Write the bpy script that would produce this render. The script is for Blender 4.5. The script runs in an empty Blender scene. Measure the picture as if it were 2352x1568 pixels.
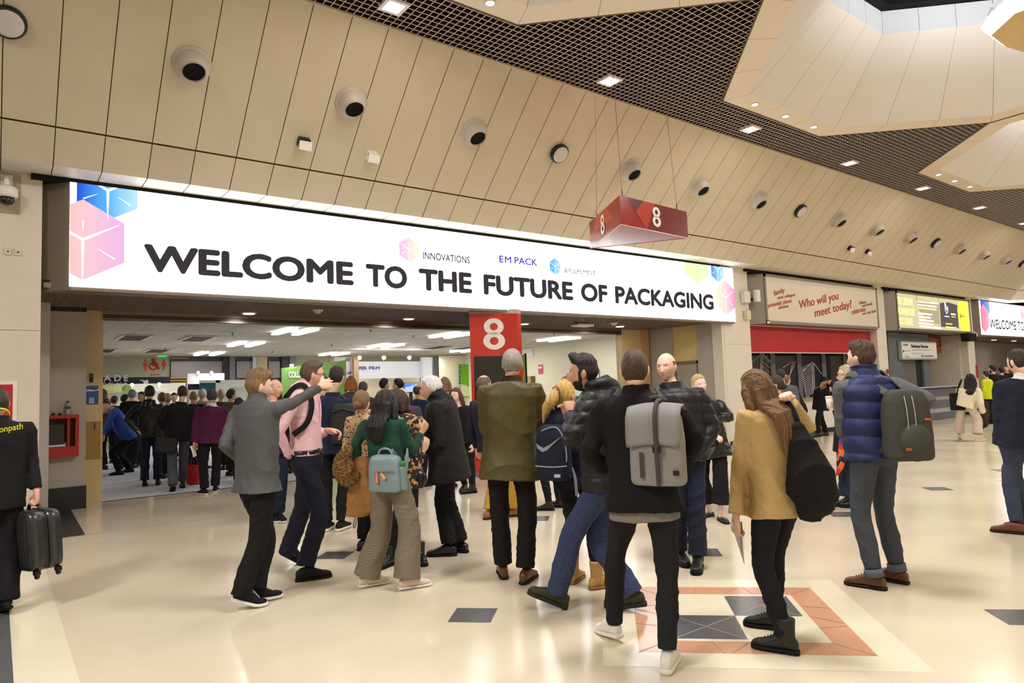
import bpy, bmesh, math, random
import numpy as np
from mathutils import Vector, Matrix
random.seed(7); rng = np.random.default_rng(7)
S = bpy.context.scene
COL = S.collection
# ---------------------------------------------------------------- camera (x along the wall, y into the wall, z up)
ROT = np.array([[0.79843843, -0.01458686, -0.60189974], [-0.60103712, -0.07802653, -0.79540319], [-0.03536171, 0.99684456, -0.07106662]])
EYE = np.array([0., 0., 1.52]); FPX = 1568.; PX, PY = 1176., 784.
cam = bpy.data.cameras.new('camera'); cam.lens = 24.0; cam.sensor_width = 36.0; cam.clip_start = .05; cam.clip_end = 300
camo = bpy.data.objects.new('camera', cam); COL.objects.link(camo)
camo.matrix_world = Matrix([list(ROT[i]) + [EYE[i]] for i in range(3)] + [[0, 0, 0, 1]])
S.camera = camo
def ray(x, y): return ROT @ np.array([x - PX, PY - y, -FPX])
def onplane(x, y, ax, v):
    d = ray(x, y); return EYE + d * (v - EYE[ax]) / d[ax]
def onfloor(x, y): return onplane(x, y, 2, 0.)
# ---------------------------------------------------------------- materials
def lin(c):
    c = c / 255.; return c / 12.92 if c <= .04045 else ((c + .055) / 1.055) ** 2.4
def rgb(r, g, b): return (lin(r), lin(g), lin(b), 1)
MATS = {}
def mat(name, col, rough=.6, spec=.4, metal=0, noise=0, nscale=40, bump=0, bscale=60, stretch=None, coat=0, sheen=0, emit=None, estr=0, alpha=None, trans=0):
    if name in MATS: return MATS[name]
    m = bpy.data.materials.new(name); m.use_nodes = True; nt = m.node_tree; b = nt.nodes['Principled BSDF']
    c = rgb(*col); b.inputs['Base Color'].default_value = c
    b.inputs['Roughness'].default_value = rough; b.inputs['Specular IOR Level'].default_value = spec; b.inputs['Metallic'].default_value = metal
    if coat: b.inputs['Coat Weight'].default_value = coat; b.inputs['Coat Roughness'].default_value = .1
    if sheen: b.inputs['Sheen Weight'].default_value = sheen; b.inputs['Sheen Roughness'].default_value = .5
    if trans: b.inputs['Transmission Weight'].default_value = trans
    if alpha is not None: b.inputs['Alpha'].default_value = alpha
    if emit is not None:
        b.inputs['Emission Color'].default_value = rgb(*emit); b.inputs['Emission Strength'].default_value = estr
    if noise or bump:
        tc = nt.nodes.new('ShaderNodeTexCoord'); mp = nt.nodes.new('ShaderNodeMapping'); nt.links.new(tc.outputs['Object'], mp.inputs[0])
        if stretch: mp.inputs['Scale'].default_value = stretch
    if noise:
        n = nt.nodes.new('ShaderNodeTexNoise'); n.inputs['Scale'].default_value = nscale; n.inputs['Detail'].default_value = 4
        nt.links.new(mp.outputs[0], n.inputs[0])
        r = nt.nodes.new('ShaderNodeValToRGB')
        r.color_ramp.elements[0].position = .3; r.color_ramp.elements[1].position = .7
        r.color_ramp.elements[0].color = tuple(max(0, x * (1 - noise)) for x in c[:3]) + (1,)
        r.color_ramp.elements[1].color = tuple(min(1, x * (1 + noise)) for x in c[:3]) + (1,)
        nt.links.new(n.outputs['Fac'], r.inputs[0]); nt.links.new(r.outputs[0], b.inputs['Base Color'])
    if bump:
        n2 = nt.nodes.new('ShaderNodeTexNoise'); n2.inputs['Scale'].default_value = bscale; n2.inputs['Detail'].default_value = 3
        nt.links.new(mp.outputs[0], n2.inputs[0])
        bp = nt.nodes.new('ShaderNodeBump'); bp.inputs['Strength'].default_value = bump; bp.inputs['Distance'].default_value = .01
        nt.links.new(n2.outputs['Fac'], bp.inputs['Height']); nt.links.new(bp.outputs[0], b.inputs['Normal'])
    MATS[name] = m; return m
def glow(name, col, s):
    if name in MATS: return MATS[name]
    m = bpy.data.materials.new(name); m.use_nodes = True; nt = m.node_tree; nt.nodes.clear()
    e = nt.nodes.new('ShaderNodeEmission'); e.inputs[0].default_value = rgb(*col); e.inputs[1].default_value = s
    o = nt.nodes.new('ShaderNodeOutputMaterial'); nt.links.new(e.outputs[0], o.inputs[0]); MATS[name] = m; return m
# ---------------------------------------------------------------- objects
def tag(o, label=None, cat=None, group=None, kind=None):
    if label: o['label'] = label
    if cat: o['category'] = cat
    if group: o['group'] = group
    if kind: o['kind'] = kind
    return o
def link(name, me, mats, parent=None, smooth=False):
    o = bpy.data.objects.new(name, me); COL.objects.link(o)
    for m in (mats if isinstance(mats, (list, tuple)) else [mats]):
        if m is not None: me.materials.append(m)
    if smooth:
        me.polygons.foreach_set('use_smooth', [True] * len(me.polygons))
    if parent is not None:
        o.parent = parent; o.matrix_parent_inverse = parent_inv(parent)
    return o
def parent_inv(p):
    M = Matrix.LocRotScale(p.location, p.rotation_euler, p.scale)
    if p.parent is not None: M = Matrix.LocRotScale(p.parent.location, p.parent.rotation_euler, p.parent.scale) @ p.matrix_parent_inverse @ M
    return M.inverted()
def empty(name, loc, label, cat, group=None):
    o = bpy.data.objects.new(name, None); COL.objects.link(o); o.location = tuple(loc); o.empty_display_size = .1
    return tag(o, label, cat, group)
class MB:
    def __init__(s): s.v = []; s.f = []; s.m = []
    def add(s, V, F, mi=0):
        k = len(s.v); s.v += [tuple(map(float, p)) for p in V]; s.f += [tuple(i + k for i in f) for f in F]; s.m += [mi] * len(F); return s
    def box(s, a, b, mi=0):
        (x0, y0, z0), (x1, y1, z1) = [tuple(map(float, q)) for q in (np.minimum(a, b), np.maximum(a, b))]
        return s.add([(x0, y0, z0), (x1, y0, z0), (x1, y1, z0), (x0, y1, z0), (x0, y0, z1), (x1, y0, z1), (x1, y1, z1), (x0, y1, z1)],
                     [(3, 2, 1, 0), (4, 5, 6, 7), (0, 1, 5, 4), (1, 2, 6, 5), (2, 3, 7, 6), (3, 0, 4, 7)], mi)
    def obox(s, c, u, v, w, mi=0):      # oriented box, half-axes u v w
        c, u, v, w = map(np.array, (c, u, v, w))
        P = [c + a * u + b * v + d * w for d in (-1, 1) for a, b in ((-1, -1), (1, -1), (1, 1), (-1, 1))]
        return s.add(P, [(3, 2, 1, 0), (4, 5, 6, 7), (0, 1, 5, 4), (1, 2, 6, 5), (2, 3, 7, 6), (3, 0, 4, 7)], mi)
    def prism(s, pts, off, mi=0):       # planar polygon extruded by off
        n = len(pts); P = [np.array(p, float) for p in pts]; Q = [p + np.array(off, float) for p in P]
        return s.add(P + Q, [tuple(range(n - 1, -1, -1)), tuple(range(n, 2 * n))] + [(i, (i + 1) % n, n + (i + 1) % n, n + i) for i in range(n)], mi)
    def quad(s, a, b, c, d, mi=0): return s.add([a, b, c, d], [(0, 1, 2, 3)], mi)
    def lathe(s, c, axis, prof, n=24, mi=0, caps=(True, True)):     # prof: [(r, h)]
        c = np.array(c, float); ax = np.array(axis, float); ax /= np.linalg.norm(ax)
        u = np.cross(ax, (0, 0, 1) if abs(ax[2]) < .9 else (1, 0, 0)); u /= np.linalg.norm(u); v = np.cross(ax, u)
        V = []; F = []
        for r, h in prof:
            for i in range(n):
                t = 2 * math.pi * i / n; V.append(c + ax * h + u * r * math.cos(t) + v * r * math.sin(t))
        for k in range(len(prof) - 1):
            for i in range(n): F.append((k * n + i, k * n + (i + 1) % n, (k + 1) * n + (i + 1) % n, (k + 1) * n + i))
        if caps[0]: F.append(tuple(range(n - 1, -1, -1)))
        if caps[1]: F.append(tuple((len(prof) - 1) * n + i for i in range(n)))
        return s.add(V, F, mi)
    def tube(s, pts, r, n=8, mi=0):
        V, F = tubemesh(pts, [r] * len(pts) if np.isscalar(r) else r, n); return s.add(V, F, mi)
    def mesh(s, name):
        me = bpy.data.meshes.new(name); me.from_pydata(s.v, [], s.f)
        if any(s.m): me.polygons.foreach_set('material_index', s.m)
        me.update(); return me
    def build(s, name, mats, parent=None, smooth=False, bevel=0):
        me = s.mesh(name)
        if bevel:
            bm = bmesh.new(); bm.from_mesh(me)
            bmesh.ops.bevel(bm, geom=list(bm.edges), offset=bevel, segments=2, affect='EDGES', profile=.5, clamp_overlap=True)
            bm.to_mesh(me); bm.free()
        return link(name, me, mats, parent, smooth)
def norm(a):
    a = np.array(a, float); return a / (np.linalg.norm(a) + 1e-12)
def catmull(pts, sub=4):
    P = np.array(pts, float)
    if len(P) < 3 or sub < 2: return P
    E = np.vstack([2 * P[0] - P[1], P, 2 * P[-1] - P[-2]]); out = []
    for i in range(1, len(E) - 2):
        p0, p1, p2, p3 = E[i - 1:i + 3]
        for k in range(sub):
            t = k / sub; out.append(.5 * (2 * p1 + (p2 - p0) * t + (2 * p0 - 5 * p1 + 4 * p2 - p3) * t * t + (3 * p1 - p0 - 3 * p2 + p3) * t ** 3))
    out.append(E[-2]); return np.array(out)
def tubemesh(pts, radii, n=10, sub=1, flat=None, round_caps=True):
    """closed tube along pts; flat = (axis, ratio) squashes the section along the axis"""
    P = np.array(pts, float); R = np.array(radii, float)
    if sub > 1:
        Q = catmull(np.hstack([P, R[:, None]]), sub); P, R = Q[:, :3], np.maximum(Q[:, 3], 1e-4)
    T = np.gradient(P, axis=0); T /= np.linalg.norm(T, axis=1)[:, None] + 1e-12
    u = np.cross(T[0], (0, 0, 1) if abs(T[0][2]) < .9 else (1, 0, 0)); u /= np.linalg.norm(u)
    rings = []
    if round_caps:
        P = np.vstack([P[0] - T[0] * R[0] * .6, P[0] - T[0] * R[0] * .3, P, P[-1] + T[-1] * R[-1] * .3, P[-1] + T[-1] * R[-1] * .6])
        R = np.concatenate([[R[0] * .45, R[0] * .85], R, [R[-1] * .85, R[-1] * .45]]); T = np.vstack([T[:1], T[:1], T, T[-1:], T[-1:]])
    V = []
    for i in range(len(P)):
        u = u - T[i] * (u @ T[i]); u /= np.linalg.norm(u) + 1e-12; v = np.cross(T[i], u)
        for k in range(n):
            a = 2 * math.pi * k / n; d = (u * math.cos(a) + v * math.sin(a)) * R[i]
            if flat is not None:
                ax = np.array(flat[0]); d = d - ax * (d @ ax) * (1 - flat[1])
            V.append(P[i] + d)
    m = len(P)
    F = [(i * n + k, i * n + (k + 1) % n, (i + 1) * n + (k + 1) % n, (i + 1) * n + k) for i in range(m - 1) for k in range(n)]
    F += [tuple(range(n - 1, -1, -1)), tuple((m - 1) * n + k for k in range(n))]
    return V, F
def ringmesh(rings):
    """rings: list of (n,3) arrays, closed with caps"""
    n = len(rings[0]); V = [p for r in rings for p in r]; m = len(rings)
    F = [(i * n + k, i * n + (k + 1) % n, (i + 1) * n + (k + 1) % n, (i + 1) * n + k) for i in range(m - 1) for k in range(n)]
    F += [tuple(range(n - 1, -1, -1)), tuple((m - 1) * n + k for k in range(n))]
    return V, F
def sring(c, u, v, a, b, n=24, e=2.3):
    t = np.arange(n) * 2 * np.pi / n; ct, st = np.cos(t), np.sin(t)
    x = np.sign(ct) * np.abs(ct) ** (2 / e) * a; y = np.sign(st) * np.abs(st) ** (2 / e) * b
    return np.array(c)[None] + x[:, None] * np.array(u)[None] + y[:, None] * np.array(v)[None]
# ---------------------------------------------------------------- lettering
CAPH = .682
def letters(name, text, origin, xdir, zdir, width, height, m, parent=None, bold=.0, depth=.004, align='L', italic=0., fit=True, spacing=1.):
    """flat lettering: origin = lower left corner (baseline), fitted into width x cap height"""
    cu = bpy.data.curves.new(name, 'FONT'); cu.body = text; cu.size = 1; cu.extrude = 0; cu.space_character = spacing; cu.resolution_u = 4
    to = bpy.data.objects.new('tmp', cu); COL.objects.link(to)
    dg = bpy.context.evaluated_depsgraph_get(); me = bpy.data.meshes.new_from_object(to.evaluated_get(dg)); bpy.data.objects.remove(to); bpy.data.curves.remove(cu)
    n = len(me.vertices); co = np.empty(n * 3); me.vertices.foreach_get('co', co); co = co.reshape(-1, 3)
    x0, x1 = co[:, 0].min() - bold, co[:, 0].max() + bold; cap = CAPH + 2 * bold
    sx = width / (x1 - x0) if fit else height / cap; sy = height / cap
    xd, zd = norm(xdir), norm(zdir); nd = np.cross(xd, zd)
    X = (co[:, 0] - x0) * sx; Y = (co[:, 1] + bold) * sy; X = X + Y * italic
    W = np.array(origin)[None] + X[:, None] * xd + Y[:, None] * zd + nd * depth
    polys = [tuple(p.vertices) for p in me.polygons]; bpy.data.meshes.remove(me); mb = MB(); mb.add(W, polys)
    if bold:                                # heavier strokes: the outline is thickened all round
        for k in range(8):
            a = k * math.pi / 4; mb.add(W + xd * math.cos(a) * bold * sx + zd * math.sin(a) * bold * sy - nd * .00025 * (k + 1), polys)
    return mb.build(name, m, parent)
LK = .5
def lamp(name, kind, loc, energy, col=(1, 1, 1), size=1, rot=(0, 0, 0), spot=None, sy=None, parent=None, spread=None):
    l = bpy.data.lights.new(name, kind); l.energy = energy * LK; l.color = tuple(1 - (1 - c) * .7 for c in col)
    if kind == 'AREA':
        l.size = size; l.shape = 'DISK'
        if sy: l.shape = 'RECTANGLE'; l.size_y = sy
        if spread: l.spread = spread
    elif kind == 'SPOT': l.spot_size = spot; l.spot_blend = .6; l.shadow_soft_size = size
    else: l.shadow_soft_size = size
    o = bpy.data.objects.new(name, l); COL.objects.link(o); o.location = loc; o.rotation_euler = rot
    return o
def structure(mb, name, mats, **k):
    o = mb.build(name, mats, **k); o['kind'] = 'structure'; return o
# ================================================================ the concourse shell
P = 7.48                                   # bay length of the concourse
BEIGE = mat('beige_panel', (205, 192, 166), .45, .35, noise=.03, nscale=2.5, bump=.02, bscale=200)
BEIGE2 = mat('beige_panel_new', (198, 184, 163), .45, .35)
CREAM = mat('cream_panel', (222, 214, 200), .5, .3, noise=.02, nscale=2)
WARM = mat('coffer_rim', (226, 212, 190), .55, .3)
DARK = mat('black_gap', (22, 20, 18), .8, .2)
SEAM = mat('seam_shadow_gap', (88, 66, 38), .8, .2)
GRAYW = mat('grey_wall', (176, 167, 158), .6, .3, noise=.03, nscale=3)
BLACKSK = mat('black_skirting', (40, 41, 43), .35, .4)
STEEL = mat('brushed_steel', (150, 138, 122), .35, .5, .9)
# ---- floor: terrazzo
def floor_material():
    m = bpy.data.materials.new('terrazzo'); m.use_nodes = True; nt = m.node_tree; b = nt.nodes['Principled BSDF']
    tc = nt.nodes.new('ShaderNodeTexCoord')
    n = nt.nodes.new('ShaderNodeTexNoise'); n.inputs['Scale'].default_value = 130; n.inputs['Detail'].default_value = 6
    n2 = nt.nodes.new('ShaderNodeTexNoise'); n2.inputs['Scale'].default_value = .9; n2.inputs['Detail'].default_value = 5
    nt.links.new(tc.outputs['Object'], n.inputs[0]); nt.links.new(tc.outputs['Object'], n2.inputs[0])
    r = nt.nodes.new('ShaderNodeValToRGB'); r.color_ramp.elements[0].position = .3; r.color_ramp.elements[1].position = .72
    r.color_ramp.elements[0].color = rgb(208, 195, 171); r.color_ramp.elements[1].color = rgb(225, 213, 191)
    r2 = nt.nodes.new('ShaderNodeValToRGB'); r2.color_ramp.elements[0].position = .35; r2.color_ramp.elements[1].position = .7
    r2.color_ramp.elements[0].color = (.9, .88, .86, 1); r2.color_ramp.elements[1].color = (1, 1, 1, 1)
    mx = nt.nodes.new('ShaderNodeMixRGB'); mx.blend_type = 'MULTIPLY'; mx.inputs[0].default_value = 1
    nt.links.new(n.outputs['Fac'], r.inputs[0]); nt.links.new(n2.outputs['Fac'], r2.inputs[0])
    nt.links.new(r.outputs[0], mx.inputs[1]); nt.links.new(r2.outputs[0], mx.inputs[2]); nt.links.new(mx.outputs[0], b.inputs['Base Color'])
    rr = nt.nodes.new('ShaderNodeMapRange'); rr.inputs['To Min'].default_value = .12; rr.inputs['To Max'].default_value = .24
    nt.links.new(n2.outputs['Fac'], rr.inputs[0]); nt.links.new(rr.outputs[0], b.inputs['Roughness'])
    b.inputs['Specular IOR Level'].default_value = .55
    return m
TERR = floor_material()
PALE = mat('pale_terrazzo', (224, 214, 188), .15, .55, noise=.06, nscale=130)
TERRA = mat('terracotta_terrazzo', (200, 148, 116), .16, .5, noise=.07, nscale=130)
GRANITE = mat('dark_granite', (92, 92, 94), .2, .5, noise=.25, nscale=170)
LINE = mat('brass_line', (150, 122, 88), .5, .4)
X0, X1, Y0 = -9., 62., -4.
fl = MB(); fl.box((X0, Y0, -.1), (X1, 12.58, 0), 0)
def slab(pts, mi, z=.0006):
    fl.add([(p[0], p[1], z) for p in pts], [tuple(range(len(pts)))], mi)
def diamond(cx, cy, h, mi, z): slab([(cx - h, cy), (cx, cy - h), (cx + h, cy), (cx, cy + h)], mi, z)
for k in range(-1, 8):
    cx = 3.87 + P * k; cy = 2.81
    diamond(cx, cy, 1.2, 1, .0006); diamond(cx, cy, .91, 2, .0012); diamond(cx, cy, .655, 1, .0018)
    for s in (1, -1): diamond(cx + s * .3, cy, .3, 3, .0024)
    # light joints across the terracotta border and the granite squares
    def joint(a, b, w=.003): 
        d = norm(np.array(b) - np.array(a)); q = np.array([-d[1], d[0]]) * w
        slab([np.array(a) + q, np.array(b) + q, np.array(b) - q, np.array(a) - q][::-1], 6, .003)
    for sx, sy in ((1, 0), (-1, 0), (0, 1), (0, -1)): joint((cx + .655 * sx, cy + .655 * sy), (cx + .91 * sx, cy + .91 * sy))
    for s in (1, -1):
        joint((cx + s * .3, cy - .3), (cx + s * .3, cy + .3)); joint((cx + s * .02, cy), (cx + s * .58, cy))
    for a, b in (((1, 0), (0, 1)), ((0, 1), (-1, 0)), ((-1, 0), (0, -1)), ((0, -1), (1, 0))):
        for t in (.27, .5, .73):
            q = np.array(a) * (1 - t) + np.array(b) * t; n = np.sign(q); off = .0 if t == .5 else .12
            tt = np.array(b) - np.array(a)
            p0 = np.array((cx, cy)) + q * .655; p1 = np.array((cx, cy)) + q * .91 + tt * (.09 if t < .5 else -.09)
            joint(p0, p1)
for i in range(-4, 22):
    for j, cy in enumerate((1.61, 4.01, 6.40, -.8, -3.2)):
        cx = 2.62 + P / 3 * i
        if cx < .6: continue
        diamond(cx, cy, .205, 3, .0014)
slab([(X0, -4), (.1, -4), (.1, 9.6), (X0, 9.6)], 3, .0008); slab([(.1, -4), (.39, -4), (.39, 9.6), (.1, 9.6)], 1, .001)
slab([(X0, 9.6), (.86, 9.6), (.9, 12.3), (X0, 12.3)], 4, .0008)
for a, b in (((.39, 9.59), (14.2, 9.6)), ((15.28, -4), (15.31, 9.9)), ((38, -4), (38.03, 9.9))): slab([(a[0], a[1]), (b[0], a[1]), (b[0], b[1]), (a[0], b[1])], 5, .001)
structure(fl, 'floor', [TERR, PALE, TERRA, GRANITE, BLACKSK, LINE, mat('joint_line', (170, 152, 136), .3, .4)])
# ---- ceiling: open-cell grille with octagonal openings
OCX = [3.83 + P * k for k in range(-2, 8)]; OCY = 2.99; AP = 3.74
def octa(cx, ap, z, cy=OCY):
    s = ap * math.tan(math.pi / 8)
    return [np.array((cx + x, cy + y, z)) for x, y in ((-s, ap), (s, ap), (ap, s), (ap, -s), (s, -ap), (-s, -ap), (-ap, -s), (-ap, s))]
def half(y):                       # half width in x of the octagon at offset y
    s = AP * math.tan(math.pi / 8)
    if abs(y) >= AP: return -1
    return AP if abs(y) <= s else AP - (abs(y) - s)
ZG = 6.28; YG0, YG1 = -1.7, 7.68; t = .004; hh = .05
g = MB(); GX0, GX1 = -7., 40.
n = int((YG1 - YG0) / .1)
for j in range(n + 1):
    y = YG1 - .1 * j; w = half(y - OCY); cuts = []
    x = GX0
    segs = [(GX0, GX1)] if w < 0 else []
    if w >= 0:
        edges = [(c - w, c + w) for c in OCX]
        for a, b in edges:
            if a > x: segs.append((x, min(a, GX1)))
            x = max(x, b)
            if x >= GX1: break
        if x < GX1: segs.append((x, GX1))
    for a, b in segs:
        if b - a > .02: g.box((a, y - t, ZG), (b, y + t, ZG + .006)); g.box((a, y - t * .6, ZG + .006), (b, y + t * .6, ZG + hh), 1)
for i in range(int((GX1 - GX0) / .1) + 1):
    x = GX0 + .1 * i; c = min(OCX, key=lambda q: abs(q - x)); w = half(x - c)
    segs = [(YG0, YG1)] if w < 0 else [(YG0, OCY - w), (OCY + w, YG1)]
    for a, b in segs:
        if b - a > .02: g.box((x - t, a, ZG), (x + t, b, ZG + .006)); g.box((x - t * .6, a, ZG + .006), (x + t * .6, b, ZG + hh), 1)
GRID = mat('grille_white_bar', (214, 198, 186), .45, .4)
structure(g, 'ceiling_grille', [GRID, mat('grille_blade', (52, 44, 40), .6, .3)])
v = MB(); v.box((X0, -4.2, 7.05), (X1, 8.6, 7.06)); 
# dark void above the grille, with the octagons left open
vb = MB()
def ringfill(mb, cx, ap, z, x0, x1, y0, y1, mi=0):
    o = octa(cx, ap, z); s = ap * math.tan(math.pi / 8)
    mb.quad((x0, OCY + ap, z), (x1, OCY + ap, z), (x1, y1, z), (x0, y1, z), mi); mb.quad((x0, y0, z), (x1, y0, z), (x1, OCY - ap, z), (x0, OCY - ap, z), mi)
    for sx in (1, -1):
        e = x1 if sx > 0 else x0
        for sy in (1, -1): mb.add([(cx + sx * s, OCY + sy * ap, z), (e, OCY + sy * ap, z), (e, OCY + sy * s, z), (cx + sx * ap, OCY + sy * s, z)], [(0, 1, 2, 3)], mi)
        if abs(e - cx - sx * ap) > 1e-6: mb.add([(cx + sx * ap, OCY + s, z), (e, OCY + s, z), (e, OCY - s, z), (cx + sx * ap, OCY - s, z)], [(0, 1, 2, 3)], mi)
for c in OCX: ringfill(vb, c, AP - .02, 6.95, c - P / 2, c + P / 2, -4.2, 8.4)
DUCTBLACK = mat('void_black', (34, 31, 29), .9, .1)
structure(vb, 'ceiling_void', DUCTBLACK)
# edge trims of the grille
e = MB(); e.box((GX0, YG1, ZG - .015), (GX1, YG1 + .03, ZG + .06))
structure(e, 'trim_1', mat('grille_edge', (190, 170, 140), .4, .4))
# ---- octagonal coffers
def coffer(k, cx):
    mb = MB(); zr = ZG + .03; gap = .006
    o0, o1, o2, o3 = octa(cx, AP, zr - .03), octa(cx, AP - .4, zr - .03), octa(cx, 2.15, 7.45), octa(cx, 2.15, 7.86)
    oo = octa(cx, AP + .025, zr - .035)
    for i in range(8):
        j = (i + 1) % 8
        def strip(a0, a1, b0, b1, mi, nseg, off):
            a0, a1, b0, b1 = map(np.array, (a0, a1, b0, b1)); L = np.linalg.norm(a1 - a0)
            for q in range(nseg):
                e0 = q / nseg + gap / L * .5; e1 = (q + 1) / nseg - gap / L * .5
                mb.quad(a0 + (a1 - a0) * e0, a0 + (a1 - a0) * e1, b0 + (b1 - b0) * e1, b0 + (b1 - b0) * e0, mi)
            back = np.array(off); mb.quad(a0 + back, a1 + back, b1 + back, b0 + back, 3)
        strip(o0[i], o0[j], o1[i], o1[j], 0, 3, (0, 0, .012))
        out = norm((o1[i] + o1[j]) / 2 - np.array((cx, OCY, zr))) * .012
        strip(o1[i], o1[j], o2[i], o2[j], 1, 3, out); strip(o2[i], o2[j], o3[i], o3[j], 2, 3, out)
        mb.quad(o0[i], o0[j], o0[j] + np.array((0, 0, .5)), o0[i] + np.array((0, 0, .5)), 3)     # dark upstand beside the grille
        a, b = oo[i], oo[j]; mb.add([a, b, o0[j] - np.array((0, 0, .005)), o0[i] - np.array((0, 0, .005))], [(0, 1, 2, 3)], 3)
    return structure(mb, f'ceiling_coffer_{k}', [WARM, mat('coffer_slope', (226, 220, 212), .55, .3), mat('coffer_throat', (228, 231, 234), .5, .3), mat('coffer_seam', (104, 82, 56), .8, .2)])
for k, c in enumerate(OCX[1:8]): coffer(k + 1, c)
for k, c in enumerate(OCX[1:6]):          # skylight glazing and its black frame
    mb = MB(); o3 = octa(c, 2.15, 7.87); o4 = octa(c, 2.02, 7.9)
    for i in range(8):
        j = (i + 1) % 8; mb.quad(o3[i], o3[j], o4[j], o4[i], 0); mb.quad(o4[i], o4[j], o4[j] + np.array((0, 0, .12)), o4[i] + np.array((0, 0, .12)), 0)
    mb.add([p + np.array((0, 0, .13)) for p in o4], [tuple(range(8))], 1)
    for a, b in ((0, 4), (1, 5), (2, 6), (3, 7)): mb.tube([o4[a] + np.array((0, 0, .1)), o4[b] + np.array((0, 0, .1))], .03, 6, 0)
    mb.box((c - 2, OCY + .9, 8.0), (c + 2, OCY + 1.0, 8.06), 2)
    structure(mb, f'window_{k + 1}', [DARK, mat('night_glass', (26, 34, 40), .05, .6), mat('skylight_bar', (96, 112, 120), .4, .5)])
# ---- sloped soffit panels
so = MB(); YB, ZB = 9.58, 4.38; YS, ZS = 9.23, 4.73; NE = 31
def slope(y): return YB + ZB - y
for i in range(-14, NE * 2):
    a, b = i * .5 + .005, (i + 1) * .5 - .005
    z0, z1 = slope(YG1), slope(YS)
    so.quad((a, YG1, z0), (a, YS - .008, slope(YS - .008)), (b, YS - .008, slope(YS - .008)), (b, YG1, z0), 0)
    so.quad((a, YS + .008, slope(YS + .008)), (a, YB, ZB), (b, YB, ZB), (b, YS + .008, slope(YS + .008)), 1 if i == 3 else 0)
    so.quad((a, YB, ZB), (a, 10.3, ZB + .0), (b, 10.3, ZB), (b, YB, ZB), 3)
so.quad((-7, YG1, slope(YG1) + .02), (-7, YB, ZB + .02), (NE, YB, ZB + .02), (NE, YG1, slope(YG1) + .02), 2)
so.quad((-7, YB, ZB + .014), (-7, 10.3, ZB + .014), (NE, 10.3, ZB + .014), (NE, YB, ZB + .014), 2)
# the far end of the soffit meets a wing that turns out into the concourse at 45 degrees
T0_, B0_ = np.array((31.4, YG1, slope(YG1))), np.array((32.2, YB, ZB)); S0_ = np.array((32.05, YS, ZS)); dg_ = np.array((1., -1, 0))
so.quad((NE, YG1, slope(YG1)), (NE, YB, ZB), B0_, T0_, 0); so.quad((NE, YB, ZB), (NE, 10.3, ZB), (33.0, 10.3, ZB), B0_, 3); so.quad(B0_, (33, 10.3, ZB), (33, 10.3, ZB) + dg_ * 7, B0_ + dg_ * 7, 3)
so.quad(T0_, S0_ + (-.01, -.01, .01), S0_ + dg_ * 7 + (-.01, -.01, .01), T0_ + dg_ * 7, 3); so.quad(S0_ + (.01, .01, -.01), B0_, B0_ + dg_ * 7, S0_ + dg_ * 7 + (.01, .01, -.01), 3); so.quad(S0_ + (-.02, -.02, .04), S0_ + (.03, .03, -.0), S0_ + dg_ * 7 + (.03, .03, -.0), S0_ + dg_ * 7 + (-.02, -.02, .04), 2)
so.quad((NE + .8, YS - .01, slope(YS - .01)), (NE + .8, YS + .01, slope(YS + .01)), (NE, YS + .01, slope(YS + .01) - .001), (NE, YS - .01, slope(YS - .01) - .001), 2)
structure(so, 'ceiling_soffit', [BEIGE, BEIGE2, SEAM, CREAM])
# ---- opposite side of the concourse and its ends (behind the camera, closing the room)
ow = MB(); ow.quad((X0, YG0, ZG), (X0, -3.6, 4.38), (X1, -3.6, 4.38), (X1, YG0, ZG)); ow.quad((X0, -3.6, 4.4), (X0, -3.6, 0), (X1, -3.6, 0), (X1, -3.6, 4.4), 1)
structure(ow, 'wall_front', [BEIGE, CREAM])
ow = MB(); ow.box((X0 - .1, -4.2, 0), (X0, 13, 7)); structure(ow, 'wall_left', CREAM)
ow = MB(); ow.box((X1, -4.2, 0), (X1 + .1, 13, 7)); structure(ow, 'wall_right', CREAM)
# ---- pillars between the units
YF = 10.12
def pillar(name, x0, x1, y1, m=CREAM, parts=True):
    mb = MB(); mb.box((x0, YF, 0), (x1, y1, 4.4))
    o = structure(mb, name, [m])
    if parts:
        b = MB(); b.box((x0 - .008, YF - .008, 0), (x1 + .008, y1, .1)); b.build('baseboard', BLACKSK, o)
        s = MB()
        for z in (2.45,): s.box((x0, YF - .0015, z), (x1, YF, z + .004))
        s.build('panel_joint', SEAM, o)
    return o
pillar('pillar_1', X0, .42, 12.0, mat('left_pillar', (212, 201, 184), .55, .3, noise=.03, nscale=3)); pillar('pillar_2', 14.15, 15.24, 12.58); pillar('pillar_3', 22.0, 22.62, 12.5); pillar('pillar_4', 29.1, 29.75, 12.5)
# back wall over the openings, closing above the signs
mb = MB(); mb.box((X0, 10.3, 4.3), (X1, 10.4, 5.5)); structure(mb, 'wall_back', DARK)
mb = MB(); mb.box((X0, 12.58, 3.03), (X1, 12.7, 4.4)); mb.box((15.2, 12.58, 0), (29.8, 12.7, 3.05)); mb.box((36, 12.58, 0), (X1, 12.7, 3.05)); mb.box((X0, 12.58, 0), (1.1, 12.7, 3.1))
mb.box((14.01, 12.58, 0), (15.3, 12.7, 3.1)); structure(mb, 'wall_inner', GRAYW)
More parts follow.
